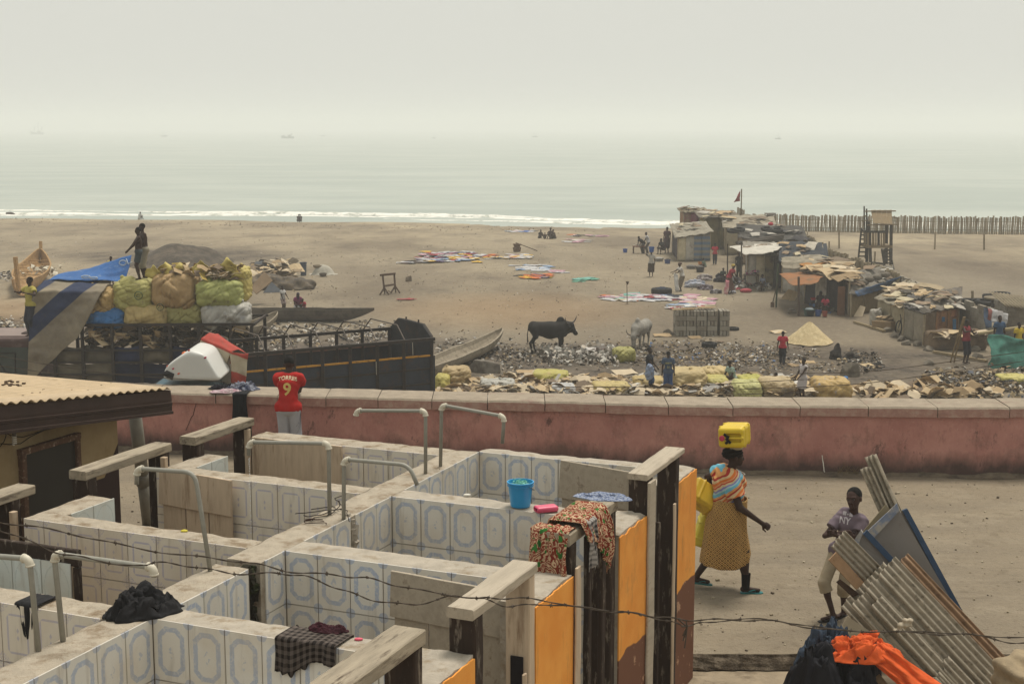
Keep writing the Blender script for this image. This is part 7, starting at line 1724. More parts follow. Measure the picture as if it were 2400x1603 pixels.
# concrete blocks
t = thing('block_stack', 'neat stack of grey concrete blocks with planks on top', 'block stack', G('G', 1440, 1005), None)
cbm = [mat(c_, .95, .12, 8, .6, bd=.006) for c_ in ('#857e71', '#8f887b', '#7a7265')]
def blk_mesh(L, W, H_, i):
 mb = MB(); mb.box((0, 0, 0), (L, W, H_));
 return mesh('concrete_block', mb.v, mb.f, cbm[i])
BM = [[blk_mesh(.122, .45, .218, i) for i in range(3)], [blk_mesh(.445, .14, .215, i) for i in range(3)]]
P0 = G('G', 1257, 1006); px1 = [0, .465, .935, 1.40 + .02, 1.99]
for gi, x0 in enumerate(px1):
 for dp_ in range(3):
  for row in range(5):
   if gi == 4 and dp_ == 2: continue
   for k in range(3):
    v = rr.uniform(-.01, .01)
    if row % 2 == 0: m4 = Matrix.Translation(P0 + Vector((x0 + .075 + k * .155 + v, .24 + dp_ * .47 + v, .115 + row * .232)))
    else: m4 = Matrix.Translation(P0 + Vector((x0 + .232 + v, .085 + k * .155 + dp_ * .47, .115 + row * .232)))
    piece('concrete_block', BM[row % 2][rr.randrange(3)], m4, t)
for i, (x0, y0, x1, y1) in enumerate(((1225, 800, 1400, 808), (1300, 795, 1560, 812), (1420, 790, 1570, 800), (1215, 812, 1330, 800))):
 mb = MB(); a = P('G', x0, y0, BZ + 1.2); mb.beam(Vector((a.x, P0.y + .2 + .2 * i, BZ + 1.2 + .03 * i)), Vector((P('G', x1, y1, BZ + 1.2).x, P0.y + .3 + .2 * i, BZ + 1.2 + .03 * i)), .25, .025); mb.build('plank', card[i], t)
# tyres
def tyre(label, q, r, w_, rot=None, group='old tyres'):
 s_ = MB(); prof = [(r * .62, -w_ / 2), (r * .9, -w_ / 2), (r, -w_ * .3), (r, w_ * .3), (r * .9, w_ / 2), (r * .62, w_ / 2), (r * .58, w_ * .4), (r * .72, 0), (r * .58, -w_ * .4), (r * .62, -w_ / 2)]
 s_.lathe(prof, q, 26, rot=rot); return s_.build('tyre', mat('#1f1e1f', .85, .25, 8, .5, c2='#3c3832', f2=.6, s2=4), None, label, 'tyre', group, smooth=False)
q = G('G', 1145, 685); tyre('large tyre basin full of dark blue washing', q + Vector((0, 0, .18)), .6, .34)
mb = MB(); mb.grid(lambda a, b: q + Vector(((a - .5) * .8, (b - .5) * .8, .26 + .16 * math.sin(a * 3.14) * math.sin(b * 3.14) + .08 * noise.noise((a * 5, b * 5, 2)))), 14, 14); mb.build('wet_clothes', mat('#1d2738', .9), None, 'dark blue wet clothes heaped in the tyre basin', 'clothes', smooth=True)
tyre('flat tyre lying on the dirt right of the grey cow', G('G', 1510, 1088) + Vector((0, 0, .1)), .34, .2)
tyre('tyre half sunk in the dirt behind the block stack', G('G', 1690, 960) + Vector((0, 0, .06)), .3, .16)
# sawhorse frame
t = thing('wooden_frame', 'upright wooden frame standing on two splayed trestle feet on the sand', 'wooden frame', G('F', 1070, 620))
a, b = G('F', 1030, 618), G('F', 1105, 606); fm = mat('#57463a', .9)
zt = 1.12
beams('post', [(a + Vector((0, 0, .2)), a + Vector((-.08, 0, zt)))], .1, .1, fm, t, up=(0, 1, 0)); beams('post', [(b + Vector((0, 0, .2)), b + Vector((-.05, 0, zt))) ], .1, .1, fm, t, up=(0, 1, 0))
beams('rail', [(a + Vector((-.2, -.08, zt)), b + Vector((.0, -.08, zt)))], .12, .12, fm, t); beams('rail', [(a + Vector((0, -.1, .5)), b + Vector((0, -.1, .5)))], .1, .1, fm, t)
for p in (a, b):
 for sx_, sy_ in ((-.25, -.15), (.28, -.1), (0, .3)): beams('foot', [(p + Vector((0, 0, .4)), p + Vector((sx_, sy_, 0)))], .07, .07, fm, t)
mb = MB(); q = G('G', 882, 765); mb.beam(q, q + Vector((-.03, 0, 1.15)), .035, .035, up=(0, 1, 0)); mb.lathe([(.02, 1.08), (.1, 1.24), (.08, 1.25)], q, 10); mb.lathe([(.14, 0), (.13, .04), (.01, .05)], q, 12); mb.build('pole_stand', mat('#4a3d30'), None, 'thin pole with a small funnel top standing beside the laundry', 'pole')
t = thing('shovel', 'shovel leaning on a green pole in front of the curtain shack', 'shovel', G('G', 1995, 790)); q = G('G', 1995, 792)
beams('handle', [(q + Vector((0, 0, .3)), q + Vector((.25, .1, 1.35)))], .04, .04, mat('#4a4234'), t); mb = MB(); mb.box(q + Vector((-.01, 0, .18)), (.2, .04, .28)); mb.build('blade', mat('#5c4a38'), t)
mb = MB(); q = G('G', 2022, 785); mb.tube([q, q + Vector((.03, 0, 2.3))], .05, 8); mb.build('pole', mat('#3f4a38'), None, 'greenish pole beside the shovel', 'pole')
# net/drum stand, blue barrel etc. on the left heap
def barrel(label, r, x, y, rad, h_, c, name='barrel', rim=1.15):
 q = G(r, x, y); t_ = thing(name, label, name, q); mb = MB(); mb.lathe([(.01, .01), (rad * .8, .01), (rad * .85, .05), (rad, h_), (rad * rim, h_), (rad * rim, h_ - .05), (rad * .97, h_ - .06), (rad * .8, .1)], q, 18); mb.build('shell', mat(c, .5, .1, 5, .1, spec=.4), t_)
 mb = MB(); mb.lathe([(rad * 1.02, h_ * .75), (rad * 1.05, h_ * .76), (rad * 1.02, h_ * .79)], q, 18); mb.build('band', mat(c, .6), t_); return t_
barrel('tall blue barrel among the sacks left of the sawhorse frame', 'F', 474, 488, .21, .86, '#3a4453');
q = G('F', 610, 480); t = thing('covered_basket', 'basket under a white cloth on the sand beside the blue barrel', 'basket', q)
mb = MB(); mb.grid(lambda a, b: (lambda an, r_: q + Vector((r_ * .95 * math.cos(an), r_ * .7 * math.sin(an), .6 * max(0, 1 - (r_ / .75) ** 2) ** .7 + .03 + .04 * noise.noise((math.cos(an) * 3, math.sin(an) * 3, r_ * 4)))))(a * 6.283, b * 1.0), 30, 10); mb.build('cloth', mat('#a8a294'), t, smooth=True)
mb = MB(); mb.lathe([(.01, .4), (.26, .45), (.33, .6), (.31, .62), (.22, .48)], q + Vector((-.35, 0, 0)), 16); mb.build('basket', mat('#7d6f5c'), t)
mb = MB(); q2 = G('F', 608, 495); mb.lathe([(.01, .0), (.18, .03), (.25, .22), (.23, .23), (.17, .06)], q2, 16); mb.build('bowl', mat('#5a5147'), None, 'small dark bowl before the covered basket', 'bowl')
s = SDF(.06, .15)
for (x_, y_, sx_, sz_) in ((-1.6, 0, 1.0, 1.0), (0, .6, 1.2, .8), (1.6, .8, 1.1, .55)): s.ell((x_, y_, .1), (sx_ * 1.1, 1.0, sz_))
s.disp = lambda X, Y, Z: .08 * np.sin(X * 4) * np.sin(Y * 5 + Z * 6); s.cut((0, 0, 0), (0, 0, -1))
q = G('F', 240, 600)
sdf_obj('covered_heap', s, mat('#6d604e', .9, .3, 2, .8, c2='#3f3b38', f2=.5, s2=1.5, bd=.05), None, q + Vector((-.4, 1, 0)), label='heap of scrap covered with brown card left of the blue barrel', cat='heap')
lit('scrap_cover', 'flat card pieces and sacking over the scrap heap left of the blue barrel', 'F', [(100, 450), (430, 440), (400, 560), (60, 570)], 150, .75, card[1:] + brn + [mat('#4a4d50')], (.2, .7), None, .3, 'cardboard')
plate('card_sheet', [('F', 105, 570, 76), ('F', 205, 458, 77), ('F', 262, 520, 76.5), ('F', 150, 615, 75.5)], .04, mat('#6f5d47', .9, .15, 3, .4), None, label='large brown board leaning on the scrap heap', cat='board')
plate('grey_sheet', [('F', 195, 605, 75.6), ('F', 255, 530, 76), ('F', 330, 600, 75.6)], .04, mat('#4f5358', .6), None, label='crumpled grey plastic sheet on the scrap heap', cat='plastic sheet')
# ==== laundry spread on the sand
COL = {'white': '#b0aead', 'red': '#8a3a3c', 'navy': '#222838', 'black': '#1d1b1d', 'yellow': '#c09a3a', 'pink': '#a8808a', 'light blue': '#7f93ad', 'orange': '#b5612e', 'purple': '#5a4a63', 'cream': '#b5a88e', 'teal': '#6a9a90', 'blue': '#3a5a96', 'green': '#5a8f7a', 'brown': '#4a362c'}
LM = {}
def garment_mesh(kind, c):
 if (kind, c) in LM: return LM[(kind, c)]
 if kind == 'shirt': pr = [(-.25, -.35), (.25, -.35), (.25, .12), (.42, .05), (.48, .2), (.2, .36), (.08, .32), (-.08, .32), (-.2, .36), (-.48, .2), (-.42, .05), (-.25, .12)]
 elif kind == 'trousers': pr = [(-.22, -.5), (-.05, -.5), (0, .05), (.05, -.5), (.22, -.5), (.2, .45), (-.2, .45)]
 elif kind == 'cloth': pr = [(-.5, -.32), (0, -.36), (.5, -.3), (.47, .3), (0, .34), (-.46, .33)]
 else: pr = [(-.3, -.2), (.28, -.25), (.34, .2), (0, .28), (-.32, .22)]
 n = len(pr); r_ = random.Random(sum(map(ord, kind + c))); zz = [.02 + r_.uniform(0, .05) for _ in pr]
 v = [(0, 0, .055)] + [(x, y, z) for (x, y), z in zip(pr, zz)] + [(x, y, z - .015) for (x, y), z in zip(pr, zz)]
 f = [(0, 1 + i, 1 + (i + 1) % n) for i in range(n)] + [(1 + i, 1 + n + i, 1 + n + (i + 1) % n, 1 + (i + 1) % n) for i in range(n)]
 me = mesh('garment', v, f, mat(COL[c], .9, .25, 3, .5, bd=.03)); LM[(kind, c)] = me; return me
def laundry(place, r, quad, n, cols, kinds=('shirt', 'shirt', 'trousers', 'cloth'), sc_=1.):
 n = int(n * 1.3); cols = cols + ['white'] * (len(cols) // 3)
 rr_ = random.Random(int(quad[0][0]))
 for i, q in enumerate(zone(r, quad, n, (0, .02))):
  kd = rr_.choice(kinds); c = rr_.choice(cols); k_ = sc_ * rr_.uniform(.7, 1.1)
  m4 = Matrix.Translation(q + Vector((0, 0, .0007 * i))) @ Matrix.Rotation(rr_.uniform(0, 6.28), 4, 'Z') @ Matrix.Diagonal((k_, k_, 1, 1))
  o_ = piece(kd, garment_mesh(kd, c), m4, None)
  tag(o_, f'{c} {kd} spread to dry {place}', kd, 'laundry drying ' + place)
laundry('in the large middle patch', 'F', [(1300, 330), (1640, 330), (1670, 400), (1250, 400)], 105, ['white', 'white', 'black', 'light blue', 'red', 'yellow', 'pink', 'purple', 'white'])
laundry('at the dark left end', 'F', [(1110, 400), (1260, 388), (1270, 408), (1120, 412)], 9, ['black', 'navy', 'brown'])
laundry('in the patch with yellow cloths', 'F', [(1700, 345), (2000, 345), (2060, 370), (1720, 378)], 32, ['yellow', 'white', 'red', 'black', 'orange', 'white'])
laundry('in the all-white patch', 'F', [(1910, 420), (2130, 412), (2180, 455), (1990, 462)], 20, ['white', 'white', 'light blue'], ('cloth', 'shirt'))
laundry('at the end of the white patch', 'F', [(2170, 450), (2300, 455), (2290, 472), (2170, 470)], 7, ['white', 'teal', 'pink'])
laundry('in the orange patch', 'F', [(1880, 482), (2170, 480), (2180, 505), (1990, 515)], 20, ['orange', 'orange', 'yellow', 'red', 'purple', 'black'])
laundry('near the water', 'F', [(1885, 178), (2065, 182), (2060, 192), (1890, 190)], 14, ['blue', 'navy', 'white', 'pink', 'light blue'], sc_=1.3)
laundry('near the seated trio', 'G', [(440, 232), (700, 238), (710, 250), (450, 245)], 12, ['black', 'brown', 'orange', 'pink', 'navy'], sc_=1.2)
laundry('in the faint pink patch', 'G', [(450, 265), (600, 265), (600, 290), (440, 290)], 8, ['pink', 'white', 'cream'], sc_=1.2)
laundry('as a green bundle on the sand', 'G', [(475, 570), (640, 565), (630, 580), (480, 595)], 9, ['green', 'teal'])
laundry('at the near patch\'s left end', 'G', [(700, 700), (950, 680), (960, 740), (720, 742)], 22, ['cream', 'yellow', 'pink', 'orange', 'teal', 'white'])
laundry('in the near patch\'s middle', 'G', [(950, 690), (1300, 690), (1290, 745), (960, 735)], 30, ['white', 'red', 'light blue', 'navy', 'pink', 'white', 'black'])
laundry('at the near patch\'s pale right end', 'G', [(1280, 695), (1500, 698), (1500, 765), (1260, 760)], 14, ['white', 'pink', 'cream'], ('cloth', 'shirt'), 1.25)
laundry('beside the block stack', 'G', [(1210, 770), (1500, 765), (1510, 790), (1220, 800)], 14, ['white', 'light blue', 'cream', 'red'])
laundry('as a small red cloth near the sawhorse', 'F', [(1165, 650), (1215, 648), (1213, 655), (1170, 657)], 2, ['red'])
# heap of unsorted clothes by the shacks
for i, (r_, x_, y_, sx_, sz_, c1, c2, lab) in enumerate((('G', 1400, 630, .75, .5, '#8d95a6', '#b5b2b4', 'pale blue and white heap of unsorted clothes'), ('G', 1470, 580, .6, .45, '#b0a9a4', '#5a4a52', 'white heap of clothes behind the pale blue one'), ('G', 1480, 650, .55, .35, '#4a3f46', '#8d858a', 'dark heap of clothes in front of the white sack'), ('G', 1560, 680, .4, .3, '#a8a4a6', '#3a3238', 'white and dark bundle of clothes at the near end of the heaps'), ('G', 1590, 590, .45, .55, '#2a2a33', '#3c3a44', 'dark sack of clothes beside the seated child'), ('G', 1720, 600, .4, .35, '#8d8c8f', '#55505a', 'grey plastic sack near the white awning post'), ('G', 1690, 675, .25, .35, '#a5a3a8', '#5f6a86', 'white plastic bag near the woman in red'))):
 q = G(r_, x_, y_); s = SDF(.03, .1); s.ell((0, 0, sz_ * .3), (sx_ * .8, sx_ * .6, sz_ * .7)); s.ell((sx_ * .4, 0, sz_ * .2), (sx_ * .5, sx_ * .5, sz_ * .5)); s.ell((-sx_ * .4, -.1, sz_ * .1), (sx_ * .5, sx_ * .4, sz_ * .4)); s.disp = lambda X, Y, Z, i=i: .05 * np.abs(np.sin(X * 11 + i)) + .04 * np.sin(Y * 13 + Z * 15 + i); s.cut((0, 0, 0), (0, 0, -1))
 sdf_obj('clothes_heap', s, mat(c1, .9, .2, 4, .6, c2=c2, f2=.5, s2=5, bd=.03), None, q, label=lab, cat='clothes')
# ==== cattle
def cow(label, loc, rz, c1, k=1., down=False, c2=None, h=.03):
 t = thing('zebu', label, 'cattle', loc); s = SDF(h, .1)
 K = lambda *p: np.array(p) * k
 s.cone(K(-.58, 0, 1.0), K(.0, 0, .92), .27 * k, .34 * k); s.cone(K(0, 0, .91), K(.42, 0, .94), .34 * k, .31 * k)
 s.ell(K(-.72, 0, 1.08), K(.16, .2, .2)); s.ell(K(.43, 0, 1.27), K(.17, .11, .19), k=.08)
 if down: nk, po, mz = K(.68, .0, .92), K(.98, .02, .62), K(1.06, .03, .22)
 else: nk, po, mz = K(.66, 0, 1.06), K(.84, 0, 1.10), K(1.05, .04, .76)
 s.cone(K(.42, 0, .98), nk, .27 * k, .2 * k); s.cone(nk, po, .2 * k, .145 * k); s.cone(po, mz, .125 * k, .075 * k, k=.05); s.ell(mz, K(.09, .075, .07), k=.04)
 s.cone(K(.45, 0, .75), (nk + mz) / 2 - K(.0, 0, .08), .06 * k, .04 * k, sc_=(1, .6, 1)); s.cone(K(.4, 0, .7), K(.62, 0, .72), .05 * k, .05 * k, sc_=(1, .6, 1.5))
 for (x, y, f, st) in ((.46, .15, 0, .04), (.42, -.15, 0, -.05), (-.62, .15, 1, .05), (-.66, -.15, 1, -.06)):
  if not f: s.cone(K(x, y, .85), K(x + .02 + st, y, .45), .12 * k, .065 * k); s.cone(K(x + .02 + st, y, .45), K(x + st, y, .1), .06 * k, .042 * k, k=.03); s.cone(K(x + st, y, .12), K(x + st + .03, y, .03), .045 * k, .05 * k, k=.02)
  else: s.cone(K(x, y, .98), K(x + .06, y, .68), .18 * k, .11 * k); s.cone(K(x + .06, y, .68), K(x - .10 + st, y, .42), .09 * k, .055 * k, k=.03); s.cone(K(x - .10 + st, y, .42), K(x - .03 + st, y, .1), .05 * k, .04 * k, k=.03); s.cone(K(x - .03 + st, y, .12), K(x + st, y, .03), .042 * k, .05 * k, k=.02)
 s.cone(K(-.86, 0, 1.12), K(-.92, 0, .75), .03 * k, .022 * k, k=.02); s.cone(K(-.92, 0, .75), K(-.90, .02, .45), .022 * k, .035 * k, k=.02)
 for sy in (-1, 1): s.cone(po + K(-.03, sy * .1, -.02), po + K(-.08, sy * .26, -.07), .05 * k, .025 * k, k=.03, sc_=(.6, 1, 1))
 hide = mat(c1, .8, .2, 3, .3, c2=c2, f2=.55, s2=2.5)
 def pl(o): o.rotation_euler = (0, 0, rz)
 pl(sdf_obj('body', s, hide, t, loc))
 for sy in (-1, 1):
  mb = MB(); b0 = po + K(-.02, sy * .07, .06)
  lx = 0 if down else .8; ly = 1 if down else .6
  pts = [Vector(b0), Vector(b0 + K(sy * .12 * lx, sy * .12 * ly, .02)), Vector(b0 + K(sy * .24 * lx, sy * .24 * ly, .07)), Vector(b0 + K(sy * .31 * lx + .02, sy * .30 * ly, .18)), Vector(b0 + K(sy * .33 * lx + .03, sy * .28 * ly, .30))]
  mb.tube(pts, [.04 * k, .038 * k, .03 * k, .02 * k, .006 * k], 8); me = mesh('horn', mb.v, mb.f, mat('#6a6055' if down else '#3a3430', .6), smooth=True)
  o = bpy.data.objects.new('horn', me); put(o, t, loc); pl(o)
 return t
cow('black humped bull standing side-on in the rubbish', G('G', 292, 1140) + Vector((0, .3, 0)), R(6), '#161412', 1.05)
cow('pale grey humped cow with its head lowered to the rubbish', G('G', 965, 1118) + Vector((.2, 1.0, 0)), R(-116), '#8a857c', .92, True, '#6b665f')
# ==== palisades
pole_m = [mat(c_, .95, .2, 5, .6) for c_ in ('#857862', '#93866f', '#75684f', '#9c8f78')]
PM = []
for i in range(6):
 mb = MB(); rr_ = random.Random(i); r_ = .08; mb.tube([(0, 0, -.2), (rr_.uniform(-.01, .01), 0, .8), (rr_.uniform(-.02, .02), 0, 1.7 + rr_.uniform(-.07, .07))], [r_ * rr_.uniform(.85, 1.15) for _ in range(3)], 6); PM.append(mesh('pole', mb.v, mb.f, pole_m[i % 4]))
def palisade(label, pts, step, hgt=1., tilt=.02, gz_=True):
 t = thing('palisade', label, 'fence', Vector((pts[0][0], pts[0][1], gz(*pts[0][:2]))), 'palisades of upright poles'); n = 0; rr_ = random.Random(3)
 for a, b in zip(pts, pts[1:]):
  a = Vector((a[0], a[1], 0)); b = Vector((b[0], b[1], 0)); L = (b - a).length; k = int(L / step)
  for i in range(k):
   q = a.lerp(b, i / k) + Vector((rr_.gauss(0, .015), rr_.gauss(0, .03), 0)); q.z = gz(q.x, q.y)
   m4 = Matrix.Translation(q) @ Matrix.Rotation(rr_.gauss(0, tilt), 4, 'Y') @ Matrix.Rotation(rr_.gauss(0, tilt), 4, 'X') @ Matrix.Rotation(rr_.uniform(0, 3), 4, 'Z') @ Matrix.Diagonal((1, 1, hgt * rr_.uniform(.94, 1.06), 1))
   piece('pole', PM[rr_.randrange(6)], m4, t); n += 1
 return t, n
f1 = [G('H', x_, y_) for x_, y_ in ((100, 362), (600, 372), (1200, 382), (1700, 388), (2240, 393))]
t, n1 = palisade('long palisade of pale poles along the far side of the swept sand, sea behind it', f1, .168, 1.0)
mb = MB()
for a, b in zip(f1, f1[1:]): mb.beam(a + Vector((0, -.09, 1.2)), b + Vector((0, -.09, 1.2)), .03, .05); mb.beam(a + Vector((0, -.09, .4)), b + Vector((0, -.09, .4)), .03, .05)
mb.build('cross_rail', pole_m[2], t)
tp_ = [P('H', x_, y_, BZ + 1.75) for x_, y_ in ((118, 232), (330, 290), (540, 385), (700, 478), (860, 540), (1000, 590), (1235, 672))]
t, n2 = palisade('palisade of poles running down behind the shacks towards the camera', [(p.x, p.y) for p in tp_], .19, 1.03, .035)
t = thing('flag', 'red pennant on a pole above the far shacks', 'flag', G('G', 1745, 330)); q = P('H', 105, 250, BZ + 1.9); q.z = BZ
q = DP('H', 108, 370, q.y - .3)
za = DP('H', 110, 70, q.y).z
mb = MB(); mb.tube([q, Vector((q.x, q.y, za))], .055, 6); mb.build('flag_pole', pole_m[2], t)
for k_ in range(4):
 mb = MB(); mb.tube([q + Vector((.18 * (k_ - 1.5), .1, 0)), Vector((q.x + .17 * (k_ - 1.5), q.y + .1, DP('H', 108, 200 + 6 * k_, q.y).z))], .08, 6); mb.build('stake', pole_m[k_ % 4], t)
A1 = DP('H', 104, 85, q.y); B1 = DP('H', 60, 165, q.y); C1 = DP('H', 104, 155, q.y)
mb = MB(); mb.grid(lambda a, b: (A1.lerp(B1, a) * (1 - b) + A1.lerp(C1, a) * b) + Vector((0, .12 * math.sin(a * 7 + b * 3), 0)), 8, 4); mb.build('cloth', mat('#8a3f43', .9), t, smooth=True, thick=.02)
# posts on the swept sand
for i, (x_, y0, y1) in enumerate(((805, 358, 490), (1480, 375, 495), (1830, 388, 500), (577, 372, 410), (735, 440, 505), (1055, 512, 592), (1748, 790, 866))):
 q = G('H', x_, y1); mb = MB(); mb.beam(q - Vector((0, 0, .2)), DP('H', x_ + (3 if i % 2 else -2), y0, q.y), .11, .11, up=(0, 1, 0), seg=4, rough=.02)
 mb.build('post', pole_m[i % 4], None, 'wooden post on the swept sand ' + ('left of the watchtower', 'right of the watchtower', 'furthest right before the palisade', 'just inside the palisade corner', 'leaning out of the palisade', 'under the watchtower', 'beside the cable drum')[i], 'post', 'posts on the swept sand')
# ==== watchtower
q0 = G('H', 1075, 625); t = thing('watchtower', 'wooden lookout tower with a tilted board roof and ladders', 'watchtower', q0)
def W(x, y, dy=0.): return DP('H', x, y, q0.y + dy)
tw_ = mat('#3d3831', .9, .3, 5, .5); tw2 = mat('#7a6b54', .9, .2, 6, .5)
for (x0, y0, x1, y1, dy) in ((1028, 640, 1022, 470, -.9), (1170, 640, 1172, 320, -.9), (1000, 590, 1002, 300, .9), (1137, 600, 1140, 320, .9), (1022, 470, 1010, 300, -.9)): beams('leg', [(W(x0, y0, dy), W(x1, y1, dy))], .17, .17, tw_, t, up=(0, 1, 0))
mb = MB(); c0, c1_ = W(1000, 478, -1.0), W(1180, 478, -1.0); mb.box((c0 + c1_) / 2 + Vector((0, 1.0, 0)), ((c1_ - c0).x, 2.1, .18)); mb.build('platform', tw2, t)
beams('rail', [(W(985, 372, -1), W(1140, 372, -1))], .09, .14, tw_, t); beams('rail', [(W(985, 372, -1), W(960, 350, 1))], .09, .12, tw_, t); beams('rail', [(W(1000, 325, -1), W(1222, 320, -1))], .08, .08, tw2, t); beams('rail', [(W(985, 228, 0), W(1205, 226, 0))], .08, .08, tw2, t); beams('rail', [(W(1170, 268, 0), W(1215, 274, 0)), (W(965, 296, .8), W(1000, 292, .8)), (W(975, 262, .8), W(1000, 262, .8))], .08, .08, tw2, t)
for x_ in range(988, 1140, 19): beams('baluster', [(W(x_, 376, -1), W(x_, 470, -1))], .09 + (.07 if x_ % 2 else 0), .04, tw2 if x_ % 3 else tw_, t, up=(0, 1, 0))
beams('post', [(W(982, 470, 1), W(981, 192, 1))], .08, .08, tw_, t, up=(0, 1, 0)); beams('post', [(W(1000, 300, .9), W(998, 210, .9))], .09, .09, tw_, t, up=(0, 1, 0))
for i in range(4):
 a, b = W(1030 + i * 37, 225, .2), W(1066 + i * 36.5, 222, .2); c, d = W(1180 - (3 - i) * 33 , 320, -1.2), W(1183 - (3 - i) * 0 - (3 - i) * 33, 320, -1.2)
 lo_ = W(1045 + i * 34, 320 - (8 - 2 * i), -1.2); lo2 = W(1078 + i * 34, 320 - (6 - 2 * i), -1.2)
 mb = MB(); mb.add([a, b, lo2, lo_] + [p + Vector((0, .05, .04)) for p in (a, b, lo2, lo_)], [(0, 1, 2, 3), (7, 6, 5, 4), (0, 4, 5, 1), (1, 5, 6, 2), (2, 6, 7, 3), (3, 7, 4, 0)]); mb.build('roof_board', mat('#7d6c52', .9, .2, 6, .4), t)
for (xa, ya, xb, yb, w_, n_, dy) in ((940, 560, 962, 350, 50, 7, -.4), (1122, 650, 1122, 492, 48, 7, -1.2)):
 lt = MB(); lt.beam(W(xa, ya, dy), W(xb, yb, dy), .1, .1, up=(0, 1, 0)); lt.beam(W(xa + w_, ya, dy), W(xb + w_ * .8, yb, dy), .1, .1, up=(0, 1, 0)); lo = lt.build('ladder', tw_, t)
 for k in range(n_):
  f_ = (k + .5) / n_; mb = MB(); mb.beam(W(xa + (xb - xa) * f_, ya + (yb - ya) * f_, dy), W(xa + w_ + (xb - xa) * f_, ya + (yb - ya) * f_, dy), .06, .09); mb.build('rung', tw_, lo)
beams('brace', [(W(1105, 492, -1), W(1130, 640, -1)), (W(1160, 492, -1), W(1192, 660, -1.3)), (W(1035, 590, -.9), W(1125, 600, -.9))], .08, .12, tw_, t)
# ==== the long block wall by the shacks
wl0 = [P('H', x_, y_, BZ + 1.5) for x_, y_ in ((1240, 695), (1530, 812), (1700, 868), (1885, 930))]
t = thing('block_wall', 'unplastered concrete block wall stepping down beside the patchwork shacks', 'wall', (wl0[1].x, wl0[1].y, BZ))
WB = [mesh('block', *(lambda m_: (m_.v, m_.f))(MB().box((0, 0, 0), (.392, .16, .192))), cbm[i]) for i in range(3)]
tot = sum((b - a).length for a, b in zip(wl0, wl0[1:])); pos = 0; nb_ = 0
segs = list(zip(wl0, wl0[1:]))
for row in range(8):
 for a, b in segs:
  d = (b - a); d.z = 0; L = d.length; d.normalize(); an = math.atan2(d.y, d.x); x = .2 * (row % 2)
  while x < L and nb_ < 298:
   if row == 7 and rr.random() < .5: x += .4; continue
   q = Vector((a.x, a.y, BZ + .1 + row * .2)) + d * x + Vector((rr.uniform(-.008, .008), rr.uniform(-.008, .008), 0))
   piece('block', WB[rr.randrange(3)], Matrix.Translation(q) @ Matrix.Rotation(an, 4, 'Z'), t); x += .4; nb_ += 1
